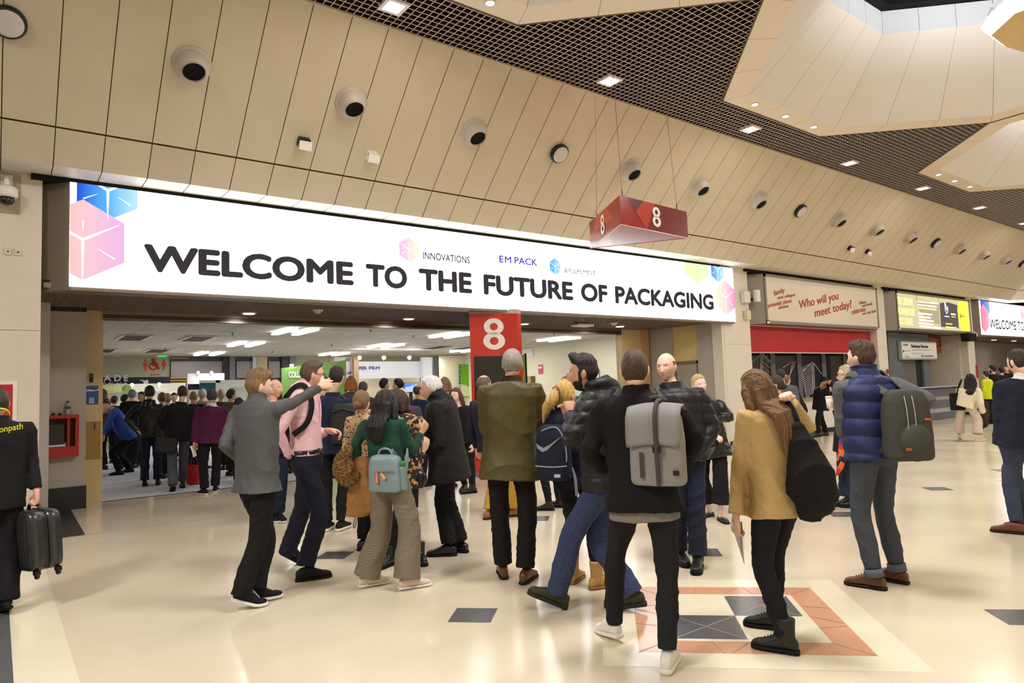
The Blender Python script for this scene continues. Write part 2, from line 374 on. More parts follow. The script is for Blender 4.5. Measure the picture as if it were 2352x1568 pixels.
# ---- entrance 8: grille soffit over the doors, recess sides
def low_grille(name, x0, x1, y0, y1, z):
    mb = MB()
    for j in range(int((y1 - y0) / .1)): mb.box((x0, y0 + .1 * j - .005, z), (x1, y0 + .1 * j + .005, z + .06))
    for i in range(int((x1 - x0) / .1)): mb.box((x0 + .1 * i - .005, y0, z), (x0 + .1 * i + .005, y1, z + .06))
    mb.box((x0, y0, z + .09), (x1, y1, z + .1), 1)
    return structure(mb, name, [mat('bronze_grille', (128, 114, 104), .45, .4), mat('grille_back', (58, 50, 46), .9, .1)])
low_grille('ceiling_entrance', .45, 14.15, 10.2, 12.5, 3.0)
low_grille('ceiling_entrance_far', 29.75, 44, 10.2, 12.5, 3.0)
tr = MB(); tr.box((1.33, 12.44, 2.86), (13.0, 12.62, 2.95)); tr.box((1.33, 12.42, 2.95), (13., 12.44, 3.02), 1); tr.box((1.33, 12.42, 2.87), (13., 12.43, 2.885), 1)
structure(tr, 'door_track', [mat('bronze_track', (84, 72, 62), .35, .5, .6), STEEL])
mb = MB(); mb.box((.4, 12.1, .33), (1.08, 12.2, 2.93)); mb.box((.4, 12.1, 2.93), (1.08, 12.2, 3.03), 1); mb.box((.4, 12.06, 0), (1.09, 12.2, .33), 1)
structure(mb, 'wall_recess', [GRAYW, BLACKSK])
mb = MB(); mb.box((.42, 11.7, .05), (.6, 12.06, 3.0)); structure(mb, 'wall_return', mat('light_grey_panel', (196, 190, 184), .5, .3))
TIMBER = mat('varnished_panel', (208, 182, 134), .3, .45, noise=.06, nscale=2.2, coat=.2)
def post(name, x0, x1):
    mb = MB(); mb.box((x0, 12.46, 0), (x1, 12.66, 3.0)); return structure(mb, name, TIMBER)
dl = post('door_1', 1.09, 1.335); dr = post('door_2', 13.0, 13.75); mb = MB(); mb.box((13.75, 12.4, 0), (14.0, 12.66, 3.0)); mb.build('door_edge', mat('door_edge_trim', (196, 160, 106), .35, .4), dr)
mb = MB(); mb.box((1.1, 12.452, .68), (1.31, 12.458, 1.265)); mb.build('push_plate', mat('worn_brass', (160, 128, 72), .45, .5, .2), dl)
mb = MB(); mb.tube([(1.235, 12.43, 1.15), (1.235, 12.42, 1.21), (1.235, 12.43, 1.24)], .012, 8); mb.box((1.22, 12.43, 1.13), (1.25, 12.455, 1.16)); mb.box((1.22, 12.43, 1.22), (1.25, 12.455, 1.25)); mb.build('pull_handle', STEEL, dl)
# right-hand side wall of the recess: grey column, yellow wall with a flush door, grey column
mb = MB(); mb.box((14.06, 11.66, 0), (14.14, 12.56, 3.0), 0); mb.box((14.1, 10.88, 0), (14.15, 11.66, 3.0), 1); mb.box((14.07, 10.4, 0), (14.14, 10.88, 3.0), 0); mb.box((14.05, 10.12, 0), (14.14, 10.4, 3.0), 2)
structure(mb, 'wall_side', [GRAYW, mat('ochre_wall', (216, 194, 132), .5, .3), CREAM])
mb = MB(); mb.box((14.085, 10.93, 0), (14.1, 11.6, 2.02), 0); d3 = structure(mb, 'door_3', mat('grey_door', (164, 154, 142), .45, .4))
mb = MB(); mb.box((14.07, 10.88, 0), (14.1, 10.94, 2.1)); mb.box((14.07, 11.58, 0), (14.1, 11.64, 2.1)); mb.box((14.07, 10.88, 2.03), (14.1, 11.64, 2.1)); mb.build('door_frame', mat('door_frame_bronze', (120, 106, 88), .4, .5, .3), d3)
# ================================================================ fixtures on the soffit
WHITEP = mat('white_plastic', (226, 222, 212), .4, .4); GREYP = mat('nozzle_grey', (190, 178, 164), .4, .4)
BLACKP = mat('black_plastic', (20, 20, 21), .4, .4); BORE = mat('nozzle_bore', (6, 6, 6), .7, .2)
NRM = np.array((0, -.70711, -.70711))
def soff(x, y): return np.array((x, y, slope(y)))
def nozzle(x, n, label):
    c = soff(x, 8.46); t = empty('air_nozzle', c, label, 'air vent', 'air nozzles along the sloping soffit')
    MB().lathe(c, NRM, [(.225, 0), (.225, .008), (.205, .014), (.2, .03)], 32).build('flange', GREYP, t, True)
    ax = norm((.03, -.56, -.83)); ctr = c + NRM * .035
    prof = [(.19 * math.sin(a), -.19 * math.cos(a)) for a in np.linspace(1.0, 2.42, 10)]
    prof = [(r, h) for r, h in prof] + [(.128, .145), (.124, .13), (.122, .03)]
    MB().lathe(ctr, ax, prof, 32, 0, (True, False)).build('ball', GREYP, t, True)
    MB().lathe(ctr, ax, [(.124, .115), (.123, .117)], 28).build('opening', BORE, t)
    return t
def roundspk(x, label):
    c = soff(x, 8.46); t = empty('ceiling_speaker', c, label, 'speaker', 'round speakers on the sloping soffit')
    MB().lathe(c, NRM, [(.15, 0), (.165, .02), (.165, .075), (.15, .09), (.135, .092)], 32).build('housing', BLACKP, t, True)
    MB().lathe(c, NRM, [(.138, .09), (.137, .097), (.1, .104), (.02, .107)], 32).build('grille', mat('speaker_grille', (206, 200, 194), .5, .3, noise=.1, nscale=160), t, True)
ordn = ['first', 'second', 'third', 'fourth', 'fifth', 'sixth', 'seventh', 'eighth', 'ninth', 'tenth', 'eleventh', 'twelfth']
kn = 0
for b in range(5):
    x = .04 + P * b
    if x < 31: roundspk(x, ['round black rimmed speaker cut by the left edge of the photo', 'round black rimmed speaker beside the hanging red number sign', 'round black rimmed speaker above the gap before the red lettered sign', 'small round speaker on soffit above the yellow lit sign', 'round black speaker at the far right end of the soffit'][b])
    for d in (1.75, 3.76, 5.77):
        xx = x + d
        if xx < 30.5:
            nozzle(xx, kn, f'grey ball air nozzle with black opening on soffit, {ordn[kn]} from the left'); kn += 1
for i, (x, l) in enumerate(((3.3, 'small white emergency lamp on soffit below the second air nozzle'), (4.31, 'small emergency lamp on soffit left of the third air nozzle'), (18.24, 'small dark sided emergency lamp above the red lettered sign, left of its pair'), (19.21, 'small dark sided emergency lamp above the red lettered sign, right of its pair'))):
    c = soff(x, 8.94); t = empty('emergency_lamp', c, l, 'lamp', 'emergency lamps on the soffit')
    MB().obox(c + NRM * .04, (.075, 0, 0), np.array((0, .7, -.7)) * .06, NRM * .045).build('case', BLACKP if i != 1 else WHITEP, t)
    MB().obox(c + NRM * .09 + np.array((.01, 0, -.02)), (.085, 0, 0), norm((0, .35, -.94)) * .06, norm((0, -.94, -.35)) * .02).build('lens', mat('lens_white', (238, 234, 226), .2, .5), t)
# square lights in the grille
for k in range(8):
    x = 3.84 + P / 2 * k; 
    t = empty('square_downlight', (x, 7.25, ZG), f'square white lit lamp set in the grille ceiling, {ordn[k]} from the left', 'ceiling light', 'square lamps in the grille ceiling')
    mb = MB(); a, b = .15, .105
    for s in (1, -1): mb.box((x + s * b, 7.25 - a, ZG - .01), (x + s * a, 7.25 + a, ZG + .05)); mb.box((x - b, 7.25 + s * b, ZG - .01), (x + b, 7.25 + s * a, ZG + .05))
    mb.build('frame', mat('lamp_frame', (236, 226, 220), .4, .4), t)
    MB().box((x - b, 7.25 - b, ZG), (x + b, 7.25 + b, ZG + .03)).build('diffuser', glow('lamp_white', (255, 250, 244), 14), t)
    lamp('spot_light', 'AREA', (x, 7.25, ZG - .02), 30, (1, .95, .88), .2, spread=1.7)
# opposite row, behind the camera
for k in range(-1, 6):
    x = 3.84 + P * k
    lamp('spot_light', 'AREA', (x, -1.2, ZG - .02), 80, (1, .95, .88), .3, spread=2.4)
# downlights in the coffer rims
for k in range(1, 7):
    for d in (-.95, 0, .95):
        for sy in (1,):
            c = np.array((OCX[k] + d, OCY + sy * 3.53, ZG - .001))
            if k in (2, 3, 4):
                nm = {2: 'in coffer rim at top centre', 3: 'in near coffer rim', 4: 'in far coffer rim'}[k]
                t = empty('rim_downlight', c, f'small round lit downlight {nm}, ' + {-.95: 'left of three', 0: 'middle of three', .95: 'right of three'}[d], 'ceiling light', 'round downlights in the coffer rims')
                MB().lathe(c, (0, 0, -1), [(.075, 0), (.078, .006), (.06, .009)], 24).build('rim', WHITEP, t, True)
                MB().lathe(c, (0, 0, -1), [(.058, .008), (.04, .012)], 24).build('lens', glow('downlight_glow', (255, 244, 228), 9), t)
    lamp('rim_light', 'AREA', (OCX[k], OCY + 3.53, ZG - .03), 60, (1, .9, .78), 1.6, sy=.1)
# pendants under the coffers: lit octagonal band over a folded tan reflector
def pendant(k, cx, cy, z):
    c = np.array((cx, cy, z)); t = empty('pendant_lamp', c, 'white lit octagonal pendant with folded tan underside, cut by the upper right corner' if k == 3 else 'white lit octagonal pendant lamp hanging out of frame', 'pendant lamp', 'octagonal pendants in the coffers')
    R = .9
    def o(r, h): return [c + np.array((r * math.cos(a), r * math.sin(a), h)) for a in (math.pi / 8 + i * math.pi / 4 for i in range(8))]
    A, B, D, E_ = o(R - .12, 0), o(R, .14), o(R - .1, .3), o(.35, -.36)
    mb = MB(); V = A + B + D
    mb.add(V, [(q + i, q + (i + 1) % 8, q + 8 + (i + 1) % 8, q + 8 + i) for q in (0, 8) for i in range(8)]); mb.build('light_band', glow('pendant_white', (246, 248, 255), 5.), t)
    mb = MB(); mb.add(A + E_, [(i, (i + 1) % 8, 8 + (i + 1) % 8, 8 + i) for i in range(8)] + [tuple(range(15, 7, -1))]); mb.build('reflector', mat('tan_reflector', (214, 184, 128), .5, .3), t)
    mb = MB()
    for i in range(0, 8, 2): mb.tube([D[i], c + np.array((0, 0, 1.3)) + (D[i] - c) * .3], .006, 6)
    mb.build('suspension_cable', mat('cable_grey', (120, 120, 122), .4, .5, .5), t)
for k in range(1, 7):
    cx = OCX[k] + .62; pendant(k, cx, OCY - .3, 6.48)
    lamp('pendant_light', 'AREA', (OCX[k], OCY - .3, 6.05), {1: 760, 2: 430}.get(k, 310), (1, .955, .9), 1.3)
    lamp('coffer_uplight', 'AREA', (OCX[k], OCY, 6.9), 120, (.86, .92, 1), 1.4, (math.pi, 0, 0))
# dome camera on the left pillar
c = onplane(15, 435, 1, 9.95); t = empty('dome_camera', c, 'white dome security camera high on the left pillar', 'security camera')
MB().lathe(c + np.array((0, 0, -.03)), (0, 0, 1), [(.1, -.07), (.115, -.05), (.115, .04), (.09, .06), (.05, .08)], 28).build('housing', WHITEP, t, True)
MB().lathe(c + np.array((0, 0, -.1)), (0, 0, -1), [(.085, 0), (.08, .045), (.06, .075), (.02, .09)], 28).build('dome', mat('smoked_dome', (30, 26, 28), .08, .6), t, True)
mb = MB(); mb.tube([c + np.array((0, .0, .04)), c + np.array((0, .0, .11)), c + np.array((0, .06, .15)), c + np.array((0, .17, .15))], .03, 10); mb.box(c + np.array((-.06, .15, .1)), c + np.array((.06, .17, .22))); mb.build('bracket', WHITEP, t)
mb = MB(); mb.box((-.2, 10.105, 3.87), (.2, 10.12, 4.36)); tag(mb.build('wall_plate', mat('bare_plate', (168, 152, 130), .6, .3)), 'bare tan mounting plate behind the dome security camera', 'wall plate')
for x, l in ((.085, 'small square socket plate on the left pillar, the outer of two'), (.185, 'small square socket plate with dark hole on the left pillar')):
    mb = MB(); mb.box((x - .035, 10.105, 3.36), (x + .035, 10.12, 3.44)); tt = mb.build('socket_plate', mat('plate_cream', (206, 196, 176), .5, .3)); tag(tt, l, 'socket', 'socket plates on the left pillar')
    MB().lathe((x, 10.104, 3.4), (0, -1, 0), [(.01, 0), (.009, .002)], 12).build('socket_hole', DARK, tt)
# red notice behind the man's head
t = empty('red_notice', (-.1, 10.1, 1.6), 'white bordered red notice on the left pillar behind a head', 'sign')
mb = MB(); mb.box((-.4, 10.105, 1.3), (.2, 10.118, 1.84)); mb.build('backing', WHITEP, t)
mb = MB(); mb.box((-.35, 10.1, 1.3), (.155, 10.106, 1.8)); mb.build('red_panel', mat('notice_red', (186, 26, 30), .4, .4), t)
letters('lettering', 'SER', (-.02, 10.1, 1.63), (1, 0, 0), (0, 0, 1), .15, .062, WHITEP, t, .02); letters('lettering', 'N', (.055, 10.1, 1.55), (1, 0, 0), (0, 0, 1), .055, .06, WHITEP, t, .02)
# small boxes on the second pillar
for (x0, z0, x1, z1, d, l) in ((14.89, 3.5, 15.13, 3.79, .12, 'white square box high on the pillar right of the long lit sign'), (15.26, 3.53, 15.42, 3.83, .1, 'white slim box on a bracket beside the red lettered sign'), (14.98, 3.08, 15.14, 3.31, .1, 'small cream box on the pillar below the white square box')):
    mb = MB(); y = 10.1 if x0 < 15.2 else 9.98
    mb.box((x0, y - d, z0), (x1, y, z1)); o = mb.build('wall_box', WHITEP if z0 > 3.2 else mat('cream_box', (222, 212, 178), .5, .3), bevel=.008); tag(o, l, 'wall box')
    mb = MB()
    if x0 > 15.2: mb.box((14.98, 10.0, 3.58), (15.27, 10.03, 3.61)); mb.box((15.2, 9.98, 3.56), (15.24, 10.12, 3.62))
    else: mb.lathe(((x0 + x1) / 2, y - d * .5, z1), (0, 0, 1), [(.015, 0), (.012, .02)], 10)
    mb.build('bracket', BLACKP, o)
# ================================================================ the fire point in the left recess
t = empty('fire_cabinet', (.8, 12.0, .8), 'red open fronted wall cabinet in the grey recess', 'cabinet')
RED = mat('cabinet_red', (170, 34, 28), .4, .4); CX0, CX1, CZ0, CZ1, CY0, CY1 = .42, .98, .78, 1.39, 11.95, 12.1
mb = MB(); mb.box((CX0, CY0, CZ1 - .05), (CX1, CY1, CZ1)); mb.box((CX0, CY0, CZ0), (CX1, CY1, CZ0 + .15)); mb.box((CX1 - .045, CY0, CZ0 + .15), (CX1, CY1, CZ1 - .05)); mb.box((CX0, CY0, CZ0 + .15), (CX0 + .03, CY1, CZ1 - .05)); mb.box((.835, CY0 + .004, CZ0 + .15), (.865, CY1, CZ1 - .05))
mb.build('frame', RED, t); mb = MB(); mb.box((CX0, CY1 - .012, CZ0), (CX1 - .02, CY1 - .002, CZ1)); mb.build('back_panel', mat('cabinet_dark_red', (78, 30, 28), .5, .3), t)
mb = MB(); mb.box((.46, 11.99, .95), (.8, 12.08, 1.25)); o = mb.build('reel_box', mat('reel_dark', (38, 42, 36), .4, .4), t); tag(o, 'dark box inside the cabinet')
mb = MB(); mb.prism([(.5, 11.955, .936), (.82, 11.955, .936), (.83, 12.06, .98), (.5, 12.06, .96)], (0, 0, .012)); tag(mb.build('paper_sheets', mat('paper', (226, 222, 214), .6, .2)), 'white paper sheets lying in the red wall cabinet', 'paper')
t = empty('water_bottle', (.845, 12.03, 1.39), 'clear plastic bottle with dark cap standing on the red cabinet', 'bottle')
MB().lathe((.845, 12.03, 1.392), (0, 0, 1), [(.032, 0), (.034, .01), (.034, .06), (.03, .075), (.034, .09), (.034, .13), (.014, .17), (.014, .18)], 20).build('body', mat('bottle_clear', (176, 176, 172), .1, .5, alpha=.55), t, True)
MB().lathe((.845, 12.03, 1.392), (0, 0, 1), [(.0345, .085), (.0347, .09), (.0347, .118), (.0345, .122)], 20, caps=(False, False)).build('label', mat('bottle_label', (60, 60, 84), .4, .4), t, True)
MB().lathe((.845, 12.03, 1.57), (0, 0, 1), [(.017, 0), (.017, .02), (.015, .024)], 16).build('cap', BLACKP, t, True)
for x, l in ((.665, 'small dark knob on the red cabinet top, the left one'), (.745, 'small dark knob on the red cabinet top, near the bottle')):
    o = MB().lathe((x, 12.02, 1.39), (0, 0, 1), [(.018, 0), (.022, .012), (.02, .03), (.008, .034)], 14).build('cabinet_knob', BLACKP, None, True); tag(o, l, 'knob')
t = empty('door_keypad', (1.18, 12.45, 1.94), 'small black keypad on the varnished door panel', 'keypad')
mb = MB(); mb.box((1.155, 12.435, 1.87), (1.205, 12.46, 2.01)); mb.build('case', BLACKP, t, bevel=.006); mb = MB(); mb.box((1.165, 12.43, 1.95), (1.195, 12.436, 1.99)); mb.build('key_panel', mat('keypad_grey', (90, 88, 86), .4, .4), t)
t = empty('door_poster', (1.19, 12.45, 1.67), 'blue and white poster on the varnished door panel under the keypad', 'poster')
mb = MB(); mb.box((1.11, 12.45, 1.53), (1.275, 12.458, 1.82)); mb.build('sheet', mat('poster_blue', (36, 84, 148), .4, .4, noise=.3, nscale=18), t)
mb = MB(); mb.box((1.15, 12.446, 1.545), (1.215, 12.451, 1.64)); mb.build('notice_patch', mat('poster_pale', (164, 178, 200), .5, .3), t)
mb = MB(); mb.add([(1.11, 12.447, 1.755), (1.16, 12.447, 1.765), (1.22, 12.447, 1.75), (1.275, 12.447, 1.77), (1.275, 12.447, 1.745), (1.2, 12.447, 1.735), (1.11, 12.447, 1.735)], [tuple(range(7))]); mb.build('wave_print', WHITEP, t)
# ================================================================ long lit sign
SY = 10.0
SIGNW = glow('sign_white', (255, 255, 255), 3.2); INK = mat('sign_ink', (66, 62, 64), .6, .2); INKB = glow('backlit_ink', (62, 57, 60), .75)
t = empty('welcome_sign', (7.6, SY, 3.0), 'very long white backlit banner sign with large dark welcome lettering', 'sign')
mb = MB(); mb.prism([(.72, SY, 2.955), (14.44, SY, 2.955), (14.5, SY + .12, 2.955), (.42, SY + .34, 2.955), (.42, SY + .3, 2.955)], (0, 0, 1.37)); mb.build('housing', mat('sign_housing', (124, 110, 96), .45, .4, .3), t)
mb = MB(); mb.box((.7, SY - .012, 3.0), (14.46, SY + .002, 4.32)); mb.build('lightbox_face', SIGNW, t)
mb = MB(); mb.box((.3, SY + .02, 4.325), (14.0, SY + .3, 4.4)); mb.build('top_gap', DARK, t)
def lx(mb, y): return y
for w, x0, x1 in (('WELCOME', 1.52, 4.47), ('TO', 4.68, 5.42), ('THE', 5.64, 6.71), ('FUTURE', 6.96, 9.12), ('OF', 9.33, 10.08), ('PACKAGING', 10.3, 13.62)):
    letters('lettering', w, (x0, SY - .013, 3.25), (1, 0, 0), (0, 0, 1), x1 - x0, .37, INKB, t, .042)
letters('lettering', 'INNOVATIONS', (5.73, SY - .013, 3.785), (1, 0, 0), (0, 0, 1), .95, .125, INKB, t, .02)
letters('lettering', 'PACKAGING', (5.73, SY - .013, 3.96), (1, 0, 0), (0, 0, 1), .72, .11, glow('ghost_print', (244, 244, 248), .82), t)
VIO = glow('sign_violet', (84, 66, 196), .75)
letters('lettering', 'E', (7.33, SY - .013, 3.865), (1, 0, 0), (0, 0, 1), .1, .13, VIO, t, .025); letters('lettering', 'M', (7.455, SY - .013, 3.865), (1, 0, 0), (0, 0, 1), .15, .13, VIO, t, .025); letters('lettering', 'PACK', (7.68, SY - .013, 3.87), (1, 0, 0), (0, 0, 1), .55, .13, VIO, t, .025)
letters('lettering', '& FULFILMENT', (8.91, SY - .013, 3.795), (1, 0, 0), (0, 0, 1), .85, .095, glow('sign_ink_mauve', (96, 78, 110), .7), t, .018)
def hexpts(cx, cz, w, h): return [(cx, cz + h / 2), (cx - w / 2, cz + h / 4), (cx - w / 2, cz - h / 4), (cx, cz - h / 2), (cx + w / 2, cz - h / 4), (cx + w / 2, cz + h / 4)]
def clip(poly, zmax, xmin, xmax):
    def cut(P, f, g):
        out = []
        for i in range(len(P)):
            a, b = P[i], P[(i + 1) % len(P)]
            if f(a): out.append(a)
            if f(a) != f(b): out.append(g(a, b))
        return out
    poly = cut(poly, lambda p: p[1] <= zmax, lambda a, b: (a[0] + (b[0] - a[0]) * (zmax - a[1]) / (b[1] - a[1]), zmax))
    poly = cut(poly, lambda p: p[0] >= xmin, lambda a, b: (xmin, a[1] + (b[1] - a[1]) * (xmin - a[0]) / (b[0] - a[0])))
    return cut(poly, lambda p: p[0] <= xmax, lambda a, b: (xmax, a[1] + (b[1] - a[1]) * (xmax - a[0]) / (b[0] - a[0])))
def gradmat(name, ca, cb, x0, x1, s, cc=None):
    """printed colour gradient on a backlit sheet: runs along x between two points of the sheet"""
    m = bpy.data.materials.new(name); m.use_nodes = True; nt = m.node_tree; nt.nodes.clear()
    tc = nt.nodes.new('ShaderNodeTexCoord'); sp = nt.nodes.new('ShaderNodeSeparateXYZ'); mr = nt.nodes.new('ShaderNodeMapRange'); r = nt.nodes.new('ShaderNodeValToRGB'); e = nt.nodes.new('ShaderNodeEmission'); o = nt.nodes.new('ShaderNodeOutputMaterial')
    nt.links.new(tc.outputs['Object'], sp.inputs[0]); nt.links.new(sp.outputs[0], mr.inputs[0]); mr.inputs[1].default_value = x0; mr.inputs[2].default_value = x1
    r.color_ramp.elements[0].color = rgb(*ca); r.color_ramp.elements[1].color = rgb(*cb)
    if cc: q = r.color_ramp.elements.new(.5); q.color = rgb(*cc)
    nt.links.new(mr.outputs[0], r.inputs[0]); nt.links.new(r.outputs[0], e.inputs[0]); e.inputs[1].default_value = s; nt.links.new(e.outputs[0], o.inputs[0]); return m
LINEW = glow('print_line_white', (255, 255, 255), 1.6)
def emblem(parent, cx, cz, w, h, ca, cb, s, y, zmax=4.32, xmin=.7, xmax=14.46, lines=True, cc=None, lw=.012):
    """hexagon print with the three edges of a cube in white"""
    P_ = clip(hexpts(cx, cz, w, h), zmax, xmin, xmax)
    if len(P_) < 3: return
    mb = MB(); mb.add([(p[0], y, p[1]) for p in P_], [tuple(range(len(P_)))]); mb.build('hexagon_print', gradmat('hexagon_gradient', ca, cb, cx - w / 2, cx + w / 2, s, cc), parent)
    if lines:
        mb = MB()
        for ang, L in ((-90, h * .5), (150, w * .5), (30, w * .5), (-32, w * .45), (208, w * .45), (90, h * .24)):
            a = math.radians(ang); d = np.array((math.cos(a), math.sin(a))); q = np.array((-d[1], d[0])); off = 0 if ang in (-90, 150, 30) else L * .45
            p0 = np.array((cx, cz)) + d * off; p1 = np.array((cx, cz)) + d * L
            w0, w1 = (lw, lw * .25) if off == 0 else (lw * .1, lw * .5)
            pl = clip([tuple(p0 + q * w0), tuple(p1 + q * w1), tuple(p1 - q * w1), tuple(p0 - q * w0)], zmax, xmin, xmax)
            if len(pl) >= 3: mb.add([(p[0], y - .002, p[1]) for p in pl], [tuple(range(len(pl)))])
        mb.build('hexagon_lines', LINEW, parent)
yb = SY - .014
emblem(t, 1.11, 4.27, .68, .78, (34, 84, 226), (196, 240, 255), .78, yb, xmin=.77, cc=(96, 186, 255), lw=.016)
emblem(t, .84, 3.6, .92, 1.03, (255, 190, 168), (246, 190, 240), .76, yb - .002, cc=(255, 208, 214), lw=.018)
emblem(t, 13.05, 4.24, .88, .72, (246, 255, 196), (238, 255, 214), .8, yb, lines=False, cc=(240, 255, 190)); emblem(t, 13.84, 4.24, .5, .62, (90, 150, 240), (214, 246, 255), .8, yb - .002, cc=(140, 210, 255))
emblem(t, 14.1, 3.57, .74, .87, (255, 250, 206), (250, 150, 214), .8, yb - .004, cc=(255, 226, 222), lw=.01)
emblem(t, 5.47, 3.92, .37, .42, (250, 190, 240), (255, 250, 206), .82, yb, cc=(255, 222, 226), lw=.008); emblem(t, 8.68, 3.9, .28, .33, (96, 176, 246), (196, 234, 255), .8, yb, cc=(140, 206, 250), lw=.008); emblem(t, 7.07, 3.935, .36, .41, (255, 255, 246), (255, 255, 240), .85, yb, lines=False)
# light the sign throws out
# fittings under the entrance soffit
for i, (x, y, l) in enumerate(((3.44, 12.0, 'small lit lamp under entrance soffit, left of the smoke detector'), (6.47, 11.9, 'small lit lamp under entrance soffit, left of the red column'), (9.44, 12.0, 'small lit lamp under entrance soffit just right of the red column'), (12.26, 11.77, 'small lit lamp under entrance soffit near its right end'))):
    o = empty('ceiling_lamp', (x, y, 2.99), l, 'ceiling light', 'small lamps under the entrance soffit')
    MB().lathe((x, y, 3.0), (0, 0, -1), [(.13, 0), (.13, .008), (.105, .012)], 24).build('rim', WHITEP, o, True); MB().lathe((x, y, 2.99), (0, 0, -1), [(.1, 0), (.09, .01)], 24).build('diffuser', glow('soffit_lamp_glow', (255, 250, 240), 6), o)
    lamp('soffit_light', 'AREA', (x, y, 2.95), 16, (1, .95, .88), .18)
for x, y, r, l in ((4.34, 11.17, .09, 'round white smoke detector under the entrance soffit, left half'), (11.45, 11.18, .09, 'round white smoke detector under the entrance soffit, right half')):
    o = empty('smoke_detector', (x, y, 3.0), l, 'smoke detector'); MB().lathe((x, y, 3.0), (0, 0, -1), [(r, 0), (r, .02), (r * .8, .03)], 24).build('base', WHITEP, o, True); MB().lathe((x, y, 2.97), (0, 0, -1), [(r * .6, 0), (r * .55, .03), (r * .3, .035)], 24).build('sensor_head', WHITEP, o, True)
o = empty('access_point', (10.75, 11.5, 3.0), 'flat white rectangular unit with rounded corners under the entrance soffit', 'wireless unit'); mb = MB(); mb.box((10.5, 11.36, 2.92), (11.0, 11.64, 2.985)); mb.build('case', WHITEP, o, bevel=.025); mb = MB(); mb.box((10.65, 11.42, 2.98), (10.85, 11.58, 3.01)); mb.build('mount', BLACKP, o)
# ================================================================ red column with number
RED8 = mat('column_red', (196, 38, 22), .18, .5, noise=.06, nscale=1.5, coat=.3); RED8B = mat('column_red_dark', (166, 30, 20), .2, .5, coat=.3)
e8 = np.array((math.cos(math.radians(22)), -math.sin(math.radians(22)), 0)); n8 = np.array((-e8[1] * -1, -e8[0], 0)); K0 = np.array((6.82, 10.27, 0)); W_8 = .9
foot = [K0, K0 + e8 * W_8, K0 + e8 * (W_8 + .1) - n8 * .1 - e8 * .0, np.array((8.35, 11.2, 0)), np.array((7.62, 11.32, 0))]
mb = MB(); mb.prism([(p[0], p[1], .08) for p in foot], (0, 0, 2.85))
t = structure(mb, 'pillar_column', RED8)
cen = sum(foot) / len(foot)
mb = MB(); mb.prism([(p[0], p[1], 2.93) for p in foot], (0, 0, .08)); mb.build('cap', GRAYW, t)
mb = MB(); mb.prism([(*(p + (p - cen) * .03)[:2], 0) for p in foot], (0, 0, .08)); mb.build('baseboard', STEEL, t)
def on8(u, z, off=.0): p = K0 + e8 * u + n8 * off; return np.array((p[0], p[1], z))
mb = MB(); mb.prism([on8(.06, .3, 0), on8(W_8 - .02, .3, 0), on8(W_8 - .02, 2.15, 0), on8(.06, 2.15, 0)], n8 * .012); mb.build('screen', mat('dark_screen', (22, 20, 22), .08, .5), t)
mb = MB(); mb.add([on8(.38, 2.93, .002), on8(.6, 2.93, .002), on8(.54, 2.15, .002), on8(.45, 2.15, .002)], [(0, 1, 2, 3)]); mb.add([on8(.6, 2.93, .002), on8(W_8, 2.93, .002), on8(W_8, 2.16, .002), on8(.54, 2.16, .002)], [(0, 1, 2, 3)], 1); mb.build('facet_print', [mat('facet_red', (204, 50, 26), .18, .5, coat=.3), mat('facet_deep_red', (184, 30, 20), .18, .5, coat=.3)], t)
def digit8(name, c, xd, zd, w, h, m, parent, y=.004):
    xd, zd = norm(xdn := xd), norm(zd); nd = np.cross(xd, zd); c = np.array(c, float)
    mb = MB()
    def ring(cz, ro, ri, sx, n=36):
        V = []
        for r in (ro, ri):
            for i in range(n): a = 2 * math.pi * i / n; V.append(c + xd * (math.cos(a) * r[0]) + zd * (cz + math.sin(a) * r[1]) + nd * y)
        mb.add(V, [(i, (i + 1) % n, n + (i + 1) % n, n + i) for i in range(n)])
    ring(h * .235, (w * .455, h * .268), (w * .185, h * .118), 1); ring(-h * .225, (w * .5, h * .278), (w * .2, h * .128), 1)
    return mb.build(name, m, parent)
W8 = mat('number_white', (232, 228, 226), .35, .4)
digit8('number', on8(.45, 2.555, 0), e8, (0, 0, 1), .41, .57, W8, t)
# ================================================================ hanging triangular sign
A_, B_, C_ = np.array((6.98, 6.59)), np.array((8.6, 6.71)), np.array((7.73, 8.0)); za, zb = 3.79, 4.21
t = empty('hanging_sign', (7.77, 7.1, 3.79), 'red triangular hanging sign with white number 8 on each face', 'sign')
REDS = [mat('hang_red', (146, 20, 12), .22, .4, coat=.12), mat('hang_red_dark', (98, 12, 8), .22, .4, coat=.12), mat('hang_red_light', (178, 48, 20), .22, .4, coat=.12), mat('hang_red_mid', (112, 16, 10), .22, .4, coat=.12)]
mb = MB(); mb.prism([(p[0], p[1], za) for p in (A_, B_, C_)], (0, 0, zb - za)); mb.build('body', REDS[0], t)
def face(a, b, polys):
    mb = MB(); d = b - a; n = np.array((d[1], -d[0])); n = n / np.linalg.norm(n)
    if n @ ((a + b) / 2 - (A_ + B_ + C_) / 3) < 0: n = -n
    for pl, mi in polys: mb.add([(*(a + d * u + n * .002), za + (zb - za) * v_) for u, v_ in pl], [tuple(range(len(pl)))], mi)
    mb.build('facet_print', REDS, t)
face(A_, B_, [([(.1, 1), (.33, 1), (.2, .5)], 1), ([(.33, 1), (.5, 1), (.36, 0), (.2, .5)], 2), ([(.5, 1), (1, 1), (1, 0), (.36, 0)], 3), ([(0, 1), (.1, 1), (.36, 0), (0, 0)], 0)])
face(C_, A_, [([(0, .9), (.15, .5), (.24, 1), (0, 1)], 3), ([(.24, 1), (.6, 1), (.8, .4), (.15, .5)], 2), ([(.6, 1), (1, 1), (1, 0), (.8, .4)], 0)])
